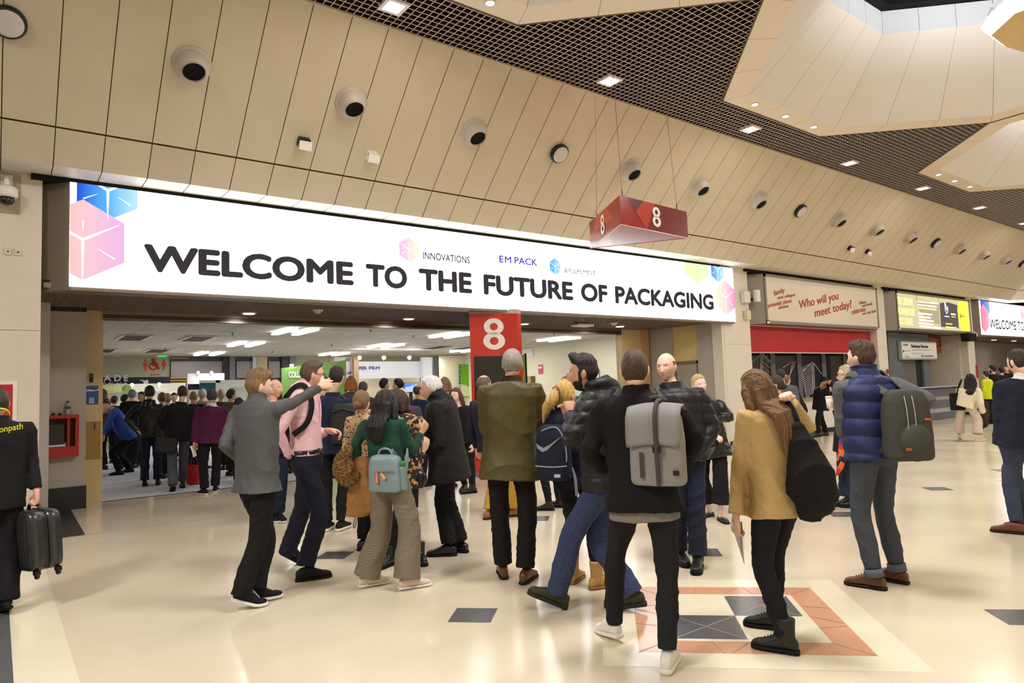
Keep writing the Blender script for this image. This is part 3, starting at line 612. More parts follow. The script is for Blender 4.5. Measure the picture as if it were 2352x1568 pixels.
def onface(a, b, u, v_, off):
    d = b - a; n = np.array((d[1], -d[0])); n = n / np.linalg.norm(n)
    if n @ ((a + b) / 2 - (A_ + B_ + C_) / 3) < 0: n = -n
    p = a + d * u + n * off; return np.array((p[0], p[1], za + (zb - za) * v_)), np.array((d[0], d[1], 0))
c, d = onface(A_, B_, .51, .53, .004); digit8('number', c, d, (0, 0, 1), .2, .3, W8, t); c, d = onface(C_, A_, .47, .5, .004); digit8('number', c, d, (0, 0, 1), .2, .3, W8, t)
c, d = onface(B_, C_, .5, .5, .004); digit8('number', c, d, (0, 0, 1), .2, .3, W8, t)
mb = MB()
for a, b in ((A_, B_), (B_, C_), (C_, A_)): mb.tube([(*a, za), (*b, za)], .006, 6)
mb.build('bottom_edging', mat('edge_pink', (226, 176, 160), .3, .5), t)
for i, (q, top) in enumerate(((A_ + .14 * ((B_ + C_) / 2 - A_) , (7.4, 7.0)), (B_ + .12 * ((A_ + C_) / 2 - B_), (8.37, 6.85)), (C_ + .13 * ((A_ + B_) / 2 - C_), (7.72, 7.72)))):
    p = np.array((*q, zb)); top = np.array((*top, ZG if i < 2 else ZG - .03))
    mb = MB(); mb.tube([p, p + (0, 0, .04), p + (.008, 0, .09), p + (0, 0, .13)], .006, 6); mb.tube([p + (.015, 0, .04), p + (-.01, 0, .1)], .005, 6); mb.build('shackle', mat('shackle_dark', (70, 64, 60), .4, .5, .6), t)
    mb = MB(); mb.tube([p + (0, 0, .12), top], .0035, 6); mb.build('cable', mat('wire_rope', (120, 112, 100), .4, .5, .5), t)
# ================================================================ unit with the red lettered sign
ALU = mat('sign_frame_grey', (140, 130, 118), .4, .5, .4)
def lightbox(name, x0, x1, z0, z1, label, facem, y=10.0, wing=.55, fr=.075):
    t = empty(name, ((x0 + x1) / 2, y, z0), label, 'sign')
    mb = MB(); mb.prism([(x0, y + .01, z0), (x1, y + .01, z0), (x1, y + .5, z0), (x0 - wing + .05, y + .55, z0)], (0, 0, z1 - z0)); mb.build('housing', ALU, t)
    mb = MB(); mb.box((x0, y - .02, z0), (x1, y + .02, z0 + fr)); mb.box((x0, y - .02, z1 - fr), (x1, y + .02, z1)); mb.box((x0, y - .02, z0), (x0 + fr, y + .02, z1)); mb.box((x1 - fr, y - .02, z0), (x1, y + .02, z1)); mb.build('frame', ALU, t)
    mb = MB(); mb.box((x0 + fr, y - .008, z0 + fr), (x1 - fr, y + .005, z1 - fr)); mb.build('lightbox_face', facem, t)
    mb = MB(); mb.box((x0, y - .03, z0), (x0 + .12, y - .02, z0 + .05)); mb.box((x1 - .12, y - .03, z0), (x1, y - .02, z0 + .05)); mb.build('corner_clip', WHITEP, t)
    mb = MB(); mb.box((x0 - .7, y + .04, z1 + .02), (x1 - .2, y + .3, z1 + .1)); mb.build('top_gap', DARK, t)
    return t
t = lightbox('question_sign', 15.79, 21.9, 3.0, 4.3, 'unlit white banner sign asking a question in red slanted lettering', mat('sign_unlit', (222, 210, 190), .35, .4))
RT = mat('sign_red_text', (172, 32, 24), .5, .3); an = math.radians(11); XD, ZD = (math.cos(an), 0, math.sin(an)), (-math.sin(an) * .0, 0, 1)
zk = lambda x, y: (1660 + x / 6.19, 560 + y / 6.19)
def slanted(text, a, b, hpx):     # a, b: ends of the baseline as seen on the sign face
    A, B = onplane(*zk(*a), 1, 9.99), onplane(*zk(*b), 1, 9.99); T = onplane(*zk(a[0], a[1] - hpx), 1, 9.99)
    letters('lettering', text, A, B - A, (0, 0, 1), np.linalg.norm(B - A), T[2] - A[2], RT, t, .012)
slanted('Who will you', (1085, 925), (1648, 785), 118); slanted('meet today?', (1310, 1042), (1835, 905), 118)
slanted('family', (728, 735), (880, 690), 72); slanted('work colleagues', (780, 788), (1030, 738), 44); slanted('potential clients', (645, 905), (980, 832), 60); slanted('old friends', (795, 930), (935, 900), 44)
slanted('clients', (1938, 862), (2038, 845), 50); slanted('new friends', (1985, 900), (2128, 865), 42); slanted('celebrities', (1830, 1002), (2035, 955), 66); slanted('new sales leads', (1993, 1012), (2178, 968), 40)
t = empty('red_shutter_banner', (18.5, 10.5, 2.3), 'plain red fascia band over the dark shop windows', 'banner')
mb = MB(); mb.box((15.26, 10.32, 2.28), (21.97, 10.4, 2.97)); mb.build('panel', mat('fascia_red', (176, 22, 30), .4, .4, noise=.08, nscale=.7), t)
mb = MB(); mb.box((15.26, 10.31, 2.26), (21.97, 10.41, 2.285)); mb.box((15.26, 10.31, 2.965), (21.97, 10.41, 2.99)); mb.build('edging', mat('edge_rail', (206, 196, 186), .4, .4), t)
mb = MB(); mb.box((15.26, 10.28, 2.7), (15.4, 10.42, 3.0)); mb.build('end_bracket', BLACKP, t)
mb = MB(); mb.box((15.26, 10.45, 3.0), (21.98, 11.0, 3.05)); mb.box((15.26, 12.0, 0), (21.98, 12.1, 3.0)); structure(mb, 'wall_shop', mat('shop_dark', (30, 24, 34), .6, .3))
# dark glazing with white line graphics
gl = MB(); gl.box((15.24, 10.9, .95), (21.99, 10.915, 2.45)); t = structure(gl, 'window_10', mat('dark_glass', (24, 24, 30), .06, .6))
mb = MB()
for x in (17.37, 18.73, 20.1, 21.4): mb.box((x - .11, 10.87, .95), (x + .11, 10.93, 2.45))
mb.box((15.24, 10.87, 2.33), (21.99, 10.93, 2.45)); mb.build('window_frame', mat('window_grey', (104, 104, 108), .4, .4), t)
mb = MB(); GW = mat('graphic_white', (206, 206, 210), .4, .3)
def stroke(*pts, w=.012):
    for a, b in zip(pts[:-1], pts[1:]): mb.tube([(a[0], 10.895, a[1]), (b[0], 10.895, b[1])], w, 4)
stroke((16.42, 2.05), (16.85, 2.28), (16.7, 1.3)); stroke((16.92, 2.28), (17.29, 2.05)); stroke((16.92, 2.28), (16.78, 1.3))
for i in range(9):
    for j in range(5):
        x = 16.93 + .06 * i - .01 * j; z = 2.18 - .03 * i - .13 * j
        if x < 17.26: stroke((x, z), (x + .03, z - .02), w=.008)
stroke((17.9, 1.89), (18.42, 2.06), (18.12, 1.45)); stroke((18.57, 2.07), (18.08, 1.5))
stroke((18.88, 1.75), (19.47, 2.04), (19.41, .99), (19.02, 1.0), (18.88, 1.75)); stroke((19.54, 2.03), (19.96, 1.68)); stroke((19.54, 2.03), (19.5, 1.0))
for i in range(17):
    z = .98 + .055 * i; x0 = 19.02 - .14 * min(1, (z - 1) / .75) if z > 1 else 19.02; stroke((x0, z), (19.42 + .0025 * i, z + .17), w=.008)
mb.build('window_graphic', GW, t)
lamp('shop_light', 'POINT', (20.6, 11.3, 2.0), 6, (.35, .2, 1), .1)
t = empty('purple_strip_lamp', (20.85, 11.2, 1.6), 'purple lit strip lamp glowing behind the shop window', 'lamp'); mb = MB(); mb.box((20.55, 11.2, 1.35), (20.59, 11.22, 1.75)); mb.box((20.62, 11.2, 1.0), (20.66, 11.22, 1.3)); mb.build('tube', glow('violet_glow', (90, 60, 255), 2.5), t); mb = MB(); mb.box((20.54, 11.22, .95), (20.67, 11.24, 1.8)); mb.build('back_plate', BLACKP, t)
t = empty('service_counter', (18, 10.4, 0), 'white fronted service counter below the dark shop windows', 'counter')
mb = MB(); mb.prism([(15.26, 10.25, .14), (15.26, 10.25, .95), (15.26, 10.8, .95), (15.26, 10.8, .14)], (4.2, 0, 0)); mb.build('front_panel', mat('counter_white', (226, 222, 216), .35, .4), t)
mb = MB(); mb.box((15.26, 10.2, .95), (19.5, 10.86, 1.0)); mb.build('worktop', mat('counter_top', (172, 148, 108), .4, .4), t)
mb = MB(); mb.box((15.26, 10.3, 0), (21.95, 10.86, .14)); mb.build('plinth', BLACKSK, t)
mb = MB(); mb.box((19.5, 10.45, .14), (21.95, 10.85, .94)); mb.build('side_panel', mat('counter_grey', (150, 146, 142), .4, .4), t)
# ================================================================ yellow backlit sign and business kiosk
YW = glow('yellow_sheet', (206, 198, 156), .95)
t = lightbox('yellow_sign', 23.2, 29.2, 3.02, 4.3, 'backlit yellow and grey banner sign with a left pointing arrow', YW)
zy = lambda x, y: (2050 + x / 11.76, 660 + y / 11.76)
def yq(name, pts, m, off=.012):
    V = [onplane(*zy(*p), 1, 10.0 - off) for p in pts]; mb = MB(); mb.add(V, [tuple(range(len(V)))]); return mb.build(name, m, t)
GRY = glow('sheet_grey', (120, 110, 104), .55); MID = glow('sheet_mid', (184, 172, 138), .85); PALEY = glow('sheet_pale', (236, 222, 160), .75)
yq('tint_print', [(620, 205), (1240, 270), (1290, 1000), (1000, 960), (700, 600)], MID, .010)
yq('tint_print', [(660, 205), (1220, 262), (1230, 420), (680, 330)], PALEY, .011)
yq('dark_print', [(1270, 420), (1500, 400), (1760, 480), (1790, 1100), (1310, 1060), (1290, 700)], GRY, .011)
arc = [(1780, 335), (1755, 480), (1750, 620), (1770, 800), (1800, 970), (1840, 1110), (1880, 1175)]
yq('arrow_panel', arc + [(2090, 1185), (2055, 800), (2010, 350)], glow('sheet_yellow', (255, 236, 84), .95), .013)
YT = glow('text_yellow', (255, 252, 150), 1.1); WT = glow('text_white', (255, 255, 246), 1.1); AT = glow('text_amber', (226, 190, 80), 1.1)
def yline(text, x0, y0, x1, y1, h, m, bold=.03, off=.016):
    A, B, T = onplane(*zy(x0, y0), 1, 10 - off), onplane(*zy(x1, y1), 1, 10 - off), onplane(*zy(x0, y0 - h), 1, 10 - off)
    letters('lettering', text, A, (1, 0, 0), (0, 0, 1), B[0] - A[0], T[2] - A[2], m, t, bold)
yline('THE CREATIVE', 130, 455, 556, 500, 200, YT, .03); yline('POWERHOUSE', 155, 730, 602, 768, 200, YT, .03); yline('YOU CRAVE', 175, 1000, 545, 1022, 200, YT, .03)
for x0, y0, x1, m in ((665, 375, 1255, WT), (672, 465, 1210, WT), (685, 545, 1195, YT), (695, 695, 1075, WT), (700, 785, 1035, WT), (705, 870, 1125, WT), (710, 960, 1115, WT), (735, 1040, 1330, WT)):
    n = 7; yy = lambda x: y0 + (x - x0) * .11
    pts = []
    for i in range(2 * n):                      # small print, unreadable in the photo: word-length bars
        if i % 2: continue
        a = x0 + (x1 - x0) * i / (2 * n); b = x0 + (x1 - x0) * (i + 1.75) / (2 * n)
        yq('small_print', [(a, yy(a) - 22), (b, yy(b) - 22), (b, yy(b) + 22), (a, yy(a) + 22)], m, .016) if i == 0 else pts.append([(a, yy(a) - 22), (b, yy(b) - 22), (b, yy(b) + 22), (a, yy(a) + 22)])
    mb = MB()
    for pl in pts: mb.add([onplane(*zy(*p), 1, 9.984) for p in pl], [(0, 1, 2, 3)])
    mb.build('small_print', m, t)
yq('badge_print', [(1400, 405), (1430, 400), (1450, 500), (1495, 520), (1505, 650), (1465, 720), (1425, 640), (1410, 520)], WT, .016); yq('badge_print', [(1440, 520), (1480, 535), (1488, 640), (1462, 690), (1436, 630)], GRY, .018); yq('badge_print', [(1448, 545), (1474, 560), (1478, 620), (1446, 600)], WT, .02)
yq('small_print', [(1405, 765), (1535, 775), (1535, 800), (1410, 792)], WT, .016); yq('small_print', [(1575, 695), (1705, 712), (1708, 752), (1578, 738)], WT, .016); yq('small_print', [(1590, 775), (1712, 790), (1712, 815), (1590, 805)], AT, .016)
yq('small_print', [(1430, 955), (1618, 970), (1615, 1012), (1440, 1000)], AT, .016); yq('small_print', [(1435, 1050), (1740, 1075), (1740, 1098), (1437, 1078)], YT, .016)
yq('arrow', [(1812, 765), (1845, 685), (1850, 720), (1835, 757), (1925, 765), (1930, 795), (1838, 783), (1862, 830), (1865, 868)], glow('arrow_olive', (150, 140, 40), .7), .018)
SLATE = mat('slate_panel', (104, 108, 116), .45, .4); SLATED = mat('slate_dark', (62, 64, 68), .45, .4)
t = empty('business_kiosk', (25.5, 10.5, 0), 'slate grey kiosk with roller shutter and stepped striped counter', 'kiosk')
mb = MB(); mb.box((22.64, 10.5, .0), (24.35, 11.95, 2.98), 1); mb.box((24.35, 10.5, 2.68), (26.7, 11.95, 2.98), 0); mb.box((24.35, 10.52, 1.0), (24.55, 11.95, 2.7), 0); mb.box((26.15, 10.52, 1.0), (26.7, 11.95, 2.7), 0); mb.box((23.5, 10.48, 0), (24.35, 10.5, 3.0), 0); mb.build('surround', [SLATE, SLATED], t)
mb = MB()
for i in range(22): mb.box((24.5, 10.62, 1.05 + i * .05), (25.8, 10.64, 1.09 + i * .05)); 
mb.box((24.5, 10.645, 1.0), (25.8, 10.66, 2.2)); mb.build('roller_shutter', mat('shutter_grey', (150, 142, 134), .35, .5, .4), t)
mb = MB(); mb.box((25.8, 10.6, 1.0), (26.16, 10.7, 2.2)); mb.build('shutter_guide', mat('guide_dark', (44, 42, 42), .4, .4), t)
mb = MB()
for i, (z0, z1, d, mi) in enumerate(((0, .24, 0, 0), (.24, .42, .12, 1), (.42, .66, .06, 0), (.66, .82, .18, 1), (.82, 1.1, .1, 0))): mb.box((22.7, 9.95 + d, z0), (27.9 - d * 1.5, 10.5, z1), mi)
mb.build('stepped_front', [SLATE, mat('step_pale', (196, 194, 192), .4, .4)], t)
mb = MB(); mb.box((22.7, 9.95, 1.1), (27.9, 10.55, 1.13)); mb.build('worktop', mat('kiosk_top', (196, 196, 196), .35, .4), t)
t = empty('bureau_sign', (25.6, 10.35, 2.1), 'white sign board reading Business Bureau above the roller shutter', 'sign')
mb = MB(); mb.box((24.15, 10.36, 2.08), (26.95, 10.46, 2.7)); mb.build('frame', mat('sign_rim', (176, 174, 170), .4, .4), t); mb = MB(); mb.box((24.2, 10.35, 2.13), (26.9, 10.37, 2.66)); mb.build('board', mat('sign_board_white', (232, 230, 226), .4, .3), t)
zs = lambda x, y: (2060 + x / 19.6, 780 + y / 19.6)
def bline(text, x0, y0, x1, h, bold=.0, m=INK):
    A, B, T = onplane(*zs(x0, y0), 1, 10.345), onplane(*zs(x1, y0), 1, 10.345), onplane(*zs(x0, y0 - h), 1, 10.345)
    letters('lettering', text, A, (1, 0, 0), (0, 0, 1), B[0] - A[0], T[2] - A[2], m, t, bold)
bline('Business Bureau', 655, 355, 1410, 150, .03); bline('Solihull', 290, 262, 490, 80, .02); bline('Birmingham', 390, 782, 570, 38, .02)
mb = MB()
for x0, y0, x1, y1, n in ((690, 445, 1595, 470, 10), (690, 610, 1215, 630, 6), (330, 488, 605, 510, 3), (340, 690, 490, 700, 2)):
    for q in range(n):
        a = x0 + (x1 - x0) * q / n; b = x0 + (x1 - x0) * (q + .8) / n; mb.add([onplane(*zs(*p), 1, 10.346) for p in ((a, y0), (b, y0), (b, y1), (a, y1))], [(0, 1, 2, 3)])
mb.build('small_print', mat('print_grey', (120, 118, 118), .5, .3), t)
bline('(0121) 60 70 80 90', 1110, 775, 1635, 84, .01)
yb2 = [onplane(*zs(*p), 1, 10.345) for p in ((270, 470), (320, 470), (320, 550), (270, 550))]; MB().add(yb2, [(0, 1, 2, 3)]).build('logo_mark', INK, t)
t = empty('gallery_sign', (30.8, 11.9, 2.3), 'red hanging sign with an orange lower strip lettered The Gallery', 'sign')
mb = MB(); mb.box((27.35, 11.0, 2.62), (29.3, 11.05, 3.0)); mb.build('red_panel', mat('gallery_red', (150, 30, 20), .4, .4), t); mb = MB(); mb.box((27.35, 11.0, 2.4), (29.3, 11.05, 2.62)); mb.build('orange_panel', mat('gallery_orange', (190, 84, 20), .4, .4), t)
letters('lettering', 'The Gallery', (27.5, 10.995, 2.78), (1, 0, 0), (0, 0, 1), 1.3, .16, mat('gallery_text', (226, 190, 170), .5, .3), t); letters('lettering', '1', (28.2, 10.995, 2.45), (1, 0, 0), (0, 0, 1), .08, .12, mat('gallery_text', (226, 190, 170), .5, .3), t); mb = MB(); [mb.box((28.0 + .22 * q, 10.99, 2.67), (28.15 + .22 * q, 10.996, 2.73)) for q in range(4)]; mb.build('small_print', mat('gallery_text', (226, 190, 170), .5, .3), t)
mb = MB(); mb.box((22.64, 12.0, 0), (29.75, 12.1, 3.0), 0); mb.box((29.05, 10.4, 0), (29.1, 12.0, 3.0), 1); mb.box((26.8, 11.96, .1), (28.0, 12.0, 2.7), 2); structure(mb, 'wall_kiosk', [mat('olive_wall', (160, 138, 96), .5, .3), CREAM, mat('yellow_wall', (196, 178, 50), .5, .3)])
mb = MB(); mb.box((27.6, 11.4, 0), (29.1, 11.96, .45)); structure(mb, 'trim_2', BLACKSK)
t = empty('wall_speaker', (28.75, 9.95, 2.75), 'black box loudspeaker on the pillar below the yellow sign', 'speaker'); mb = MB(); mb.box((28.4, 9.8, 2.72), (29.1, 10.08, 3.02)); mb.build('cabinet', BLACKP, t, bevel=.015); mb = MB(); mb.box((28.43, 9.79, 2.75), (29.07, 9.805, 2.99)); mb.build('grille', mat('speaker_cloth', (30, 30, 32), .8, .2), t); mb = MB(); mb.box((28.7, 9.9, 3.02), (28.8, 10.0, 3.08)); mb.build('bracket', STEEL, t)
t = empty('pillar_camera', (29.45, 10, 3.1), 'small white camera on the pillar between yellow sign and far welcome sign', 'security camera'); MB().lathe((29.5, 10.02, 3.05), (0, -.3, -1), [(.08, 0), (.09, .03), (.09, .12), (.06, .16)], 20).build('housing', WHITEP, t, True); mb = MB(); mb.box((29.44, 10.0, 3.04), (29.56, 10.12, 3.12)); mb.build('bracket', WHITEP, t)
# ================================================================ second welcome sign and the far entrance
t = empty('welcome_sign', (36, SY, 3.0), 'far white backlit welcome sign at the right edge, partly cut off', 'sign')
mb = MB(); mb.prism([(30.2, SY + .01, 2.98), (44, SY + .01, 2.98), (44, SY + .3, 2.98), (29.75, SY + .4, 2.98)], (0, 0, 1.36)); mb.build('housing', mat('sign_housing', (124, 110, 96), .45, .4, .3), t)
mb = MB(); mb.box((30.2, SY - .012, 3.02), (44, SY + .005, 4.33)); mb.build('lightbox_face', SIGNW, t)
emblem(t, 30.75, 4.2, .9, 1.1, (60, 80, 230), (150, 200, 255), .78, yb, zmax=4.33, xmin=30.22, xmax=44, lines=False); emblem(t, 30.55, 3.65, .95, 1.15, (255, 120, 150), (250, 190, 214), .78, yb - .003, zmax=4.33, xmin=30.22, xmax=44, lines=False)
emblem(t, 34.9, 3.95, .4, .45, (255, 190, 220), (255, 230, 220), .8, yb, zmax=4.33, xmin=30.22, xmax=44, lines=False)
for w, x0, x1 in (('WELCOME', 31.05, 34.0), ('TO', 34.2, 34.95), ('THE', 35.2, 36.25), ('FUTURE', 36.5, 38.7), ('OF', 38.9, 39.6), ('PACKAGING', 39.8, 43.2)): letters('lettering', w, (x0, SY - .013, 3.27), (1, 0, 0), (0, 0, 1), x1 - x0, .38, INKB, t, .022)
for i, x in enumerate((32.5, 35.5, 38)):
    o = empty('ceiling_lamp', (x, 11.3, 2.99), 'small lit lamp under the far entrance soffit, ' + ['left', 'right', 'rightmost'][i], 'ceiling light', 'small lamps under the far entrance soffit'); MB().lathe((x, 11.3, 3.0), (0, 0, -1), [(.13, 0), (.13, .008), (.105, .012)], 20).build('rim', WHITEP, o, True); MB().lathe((x, 11.3, 2.99), (0, 0, -1), [(.1, 0), (.09, .01)], 20).build('diffuser', glow('soffit_lamp_glow', (255, 250, 240), 6), o); lamp('soffit_light', 'AREA', (x, 11.3, 2.9), 14, (1, .95, .88), .2)
mb = MB(); mb.box((29.8, 19, 0), (50, 19.1, 3.2)); mb.box((29.75, 12.6, 3.2), (50, 19, 3.25)); mb.box((29.75, 12.6, -.02), (50, 19, -.001)); structure(mb, 'wall_far_hall', mat('far_hall_wall', (226, 214, 180), .5, .3))
lamp('hall_light', 'AREA', (35, 15, 3.1), 200, (1, .96, .9), 4)
for (a, b, l, mm, x) in (((2250, 815), (2268, 880), 'green panel on the far hall wall, left of the red panel', mat('poster_green', (70, 140, 70), .5, .3), 0), ((2268, 812), (2289, 872), 'dark red panel on the far hall wall', mat('poster_red', (150, 30, 44), .5, .3), 1)):
    A, B = onplane(*a, 1, 18.95), onplane(*b, 1, 18.95); mb = MB(); mb.box((A[0], 18.95, B[2]), (B[0], 18.99, A[2])); o = mb.build('wall_panel', mm); tag(o, l, 'panel')
    if x == 0: letters('lettering', 'CLE', (A[0] + .2, 18.94, A[2] - 1.0), (1, 0, 0), (0, 0, 1), .8, .25, WHITEP, o, .03)
c = onfloor(2270, 950); c = np.array((22.4, 7.6, 0)); c = onplane(2271, 897, 2, .98); t = empty('litter_bin', (c[0], c[1], 0), 'black wheeled bin with bright green lid at far right', 'bin')
MB().lathe((c[0], c[1], 0), (0, 0, 1), [(.2, 0), (.22, .05), (.25, .93)], 24).build('body', BLACKP, t, True); MB().lathe((c[0], c[1], .93), (0, 0, 1), [(.28, 0), (.28, .05), (.24, .08), (.15, .085)], 24).build('lid', mat('bin_green', (90, 190, 50), .4, .4), t, True)
c = onplane(2243, 880, 1, 9.95); t = empty('pillar_notice', c, 'narrow red and white notice on the far pillar', 'notice'); mb = MB(); mb.box((29.62, 10.09, 1.0), (29.78, 10.115, 1.85)); mb.build('sheet', mat('notice_pale', (220, 200, 196), .5, .3), t); mb = MB(); mb.box((29.62, 10.08, 1.35), (29.78, 10.092, 1.85)); mb.build('red_panel', mat('notice_red', (186, 26, 30), .4, .4), t)
mb = MB(); mb.box((22.42, 10.09, 1.62), (22.62, 10.118, 1.76)); tag(mb.build('pillar_plate', mat('plate_red', (150, 60, 48), .5, .3)), 'small dull red plate on the pillar left of the kiosk', 'wall plate')
# ================================================================ exhibition hall seen through the doors
HC = 3.2
mb = MB(); mb.box((-4, 12.58, -.02), (17.2, 28, -.001)); mb.box((1.33, 12.56, -.001), (13, 12.6, .006), 1); structure(mb, 'floor_hall', [mat('grey_carpet', (196, 196, 200), .9, .1, noise=.08, nscale=30), BLACKSK])
ct = MB()
for i in range(36):
    for j in range(13):
        a, b = -4 + .6 * i, 12.7 + 1.2 * j; dz = rng.uniform(-.004, .004)
        ct.quad((a + .004, b + .006, HC + dz), (a + .004, b + 1.194, HC - dz), (a + .596, b + 1.194, HC + dz * .5), (a + .596, b + .006, HC))
structure(ct, 'ceiling_hall', mat('ceiling_tile', (200, 190, 174), .7, .2, noise=.05, nscale=1.2))
mb = MB(); mb.box((-4, 12.7, HC + .02), (17.2, 28, HC + .04)); structure(mb, 'ceiling_hall_back', mat('tile_joint', (110, 98, 84), .8, .2))
HW = mat('hall_wall_cream', (234, 226, 196), .5, .3)
mb = MB(); mb.box((17.0, 12.6, 0), (17.2, 28, HC), 0); mb.box((-4, 27.6, 0), (17, 27.8, HC), 1); mb.box((-4.1, 12.6, 0), (-4, 28, HC), 0); structure(mb, 'wall_hall', [HW, mat('hall_wall_sage', (176, 172, 140), .5, .3)])
# tube lamps in pairs
TUBE = glow('tube_glow', (250, 252, 255), 7)
ti = 0
spots = [(x, y) for y in (16.7, 20.9, 25.3) for x in (5.63, 6.15)] + [(x, y) for y in (16.7, 20.9, 25.3) for x in (10.2, 10.72)] + [(14.7, 17.2), (15.22, 17.2), (14.7, 22.8), (15.22, 22.8)]
rows = {16.7: 'nearest', 20.9: 'middle', 25.3: 'farthest', 17.2: 'near', 22.8: 'far'}
for x, y in spots:
    blk = 'above the pink shirt' if x < 7 else 'left of red column' if x < 12 else 'right of red column'
    l = f'lit tube on hall ceiling, {rows[y]} pair {blk}, ' + ('left one' if x in (5.63, 10.2, 14.7) else 'right one')
    o = empty('ceiling_tube', (x, y, HC - .05), l, 'ceiling light', 'tube lamps on the hall ceiling')
    mb = MB(); mb.box((x - .06, y - .72, HC - .03), (x + .06, y + .72, HC - .008)); mb.build('batten', WHITEP, o); mb = MB(); mb.box((x - .09, y - .74, HC - .07), (x + .09, y + .74, HC - .03)); mb.build('tube', TUBE, o, bevel=.015)
for x in (-1, 5.9, 10.5, 15): 
    for y in (16.5, 21, 25.2): lamp('tube_light', 'AREA', (x, y, HC - .1), 70, (.97, .98, 1), 1.2, sy=1.5)
for i, (x, y) in enumerate(((2.75, 19.5), (4.25, 19.5), (2.6, 24.3), (4.1, 24.3), (12.8, 21.5), (14.2, 21.6))):
    o = empty('air_vent', (x, y, HC - .03), 'dark slotted vent in the hall ceiling, ' + ['near row left', 'near row right', 'far row left', 'far row right', 'left one beyond the red column', 'right one beyond the red column'][i], 'air vent', 'vents in the hall ceiling')
    mb = MB(); mb.box((x - .34, y - .7, HC - .03), (x + .34, y + .7, HC - .008)); mb.build('frame', WHITEP, o); mb = MB()
    mb.box((x - .26, y - .66, HC - .04), (x + .26, y + .66, HC - .031)); mb.build('slots', mat('vent_dark', (66, 58, 48), .7, .2), o)
k = 0
for x, y in ((4.7, 17.8), (7.6, 16.0), (8.6, 21), (4.1, 23), (9.6, 17.4), (12.6, 17.2), (7.8, 24.4), (13.4, 15.6)):
    o = empty('sprinkler', (x, y, HC - .06), 'tiny dark sprinkler head on the hall ceiling', 'sprinkler', 'sprinkler heads on the hall ceiling'); MB().lathe((x, y, HC - .005), (0, 0, -1), [(.03, 0), (.012, .01), (.012, .05), (.035, .055), (.035, .06)], 10).build('head', mat('sprinkler_bronze', (90, 74, 58), .5, .4), o)
# ---- back wall: toilet pictograms, dark glazed bays
ORG = mat('pictogram_orange', (206, 88, 34), .5, .3); REDP = mat('pictogram_red', (190, 50, 26), .5, .3)
zt = lambda x, y: (230 + x / 12.06, 800 + y / 12.06)
BW = 27.58
def wp(x, y, Y=BW): return onplane(*zt(x, y), 1, Y)
def picto(name, polys, discs, m, parent):
    mb = MB()
    for pl in polys: mb.add([wp(*p) for p in pl], [tuple(range(len(pl)))])
    for x, y, r in discs:
        c = wp(x, y); q = abs(wp(x + r, y)[0] - c[0]); q2 = abs(wp(x, y + r)[2] - c[2]); mb.add([c + np.array((math.cos(a) * q, -.002, math.sin(a) * q2)) for a in np.linspace(0, 2 * math.pi, 20)[:-1]], [tuple(range(19))])
    return mb.build(name, m, parent)
t = empty('toilet_sign', wp(1500, 500), 'orange and red toilet pictograms with arrow on the sage hall wall', 'sign')
mb = MB(); A, B = wp(60, 215), wp(1890, 800); mb.box((A[0] - 3, BW + .005, B[2] - .05), (B[0], BW + .015, A[2])); mb.build('panel', mat('sage_panel', (172, 170, 144), .45, .3), t)
picto('man_symbol', [[(1180, 400), (1310, 395), (1312, 490), (1295, 500), (1285, 610), (1212, 615), (1205, 500), (1185, 495)]], [(1247, 345, 38)], ORG, t)
picto('woman_symbol', [[(1722, 355), (1800, 352), (1838, 480), (1812, 500), (1790, 505), (1785, 595), (1735, 600), (1730, 505), (1690, 460)]], [(1762, 325, 30)], mat('pictogram_deep_orange', (206, 68, 26), .5, .3), t)
mb = MB(); c = wp(1470, 495); r = abs(wp(1570, 495)[0] - c[0]); mb.tube([c + np.array((math.cos(a) * r, 0, math.sin(a) * r * 1.0)) for a in np.linspace(-4.3, .9, 24)], .028, 6)
for pl in (((1475, 380), (1478, 470), (1570, 465), (1618, 560)), ((1480, 410), (1570, 415))): mb.tube([wp(*p) for p in pl], .05, 6)
mb.lathe(wp(1478, 328), (0, -1, 0), [(.07, 0), (.07, .01)], 16); mb.build('wheelchair_symbol', REDP, t)
picto('arrow', [[(1375, 728), (1425, 695), (1425, 712), (1645, 706), (1645, 735), (1425, 742), (1425, 758)]], [], REDP, t)
t = empty('exit_lamp', wp(1700, 225), 'green lit exit lamp on the ceiling above the toilet sign', 'lamp'); A, B = wp(1580, 205, 26.9), wp(1835, 240, 26.9); mb = MB(); mb.box((A[0], 26.85, B[2]), (B[0], 26.9, A[2])); mb.build('diffuser', glow('exit_green', (60, 200, 70), .9), t); mb = MB(); mb.box((A[0], 26.86, A[2]), (B[0], 26.95, A[2] + .04)); mb.build('case', WHITEP, t)
zh = lambda x, y: (220 + x / 4.356, 720 + y / 4.356)
def hp(x, y, Y): return onplane(*zh(x, y), 1, Y)
def hbox(mb, x0, y0, x1, y1, Y, d=.05, mi=0):
    A, B = hp(x0, y0, Y), hp(x1, y1, Y); mb.box((A[0], Y, min(A[2], B[2])), (B[0], Y + d, max(A[2], B[2])), mi)
def clampz(mb): mb.v = [(x, y, min(z, HC - .01)) for x, y, z in mb.v]; return mb
BAY = mat('bay_dark', (70, 66, 70), .4, .4); BAYP = mat('bay_pane', (150, 140, 136), .3, .5); 
mb = MB(); 
for x0, x1 in ((745, 1280), (1400, 1590), (1720, 1860)):
    hbox(mb, x0, 425, x1, 470, 27.55, .03, 1); hbox(mb, x0 + 8, 478, x1 - 15, 640, 27.5, .04, 0); hbox(mb, x0, 470, x1, 720, 27.55, .02, 1)
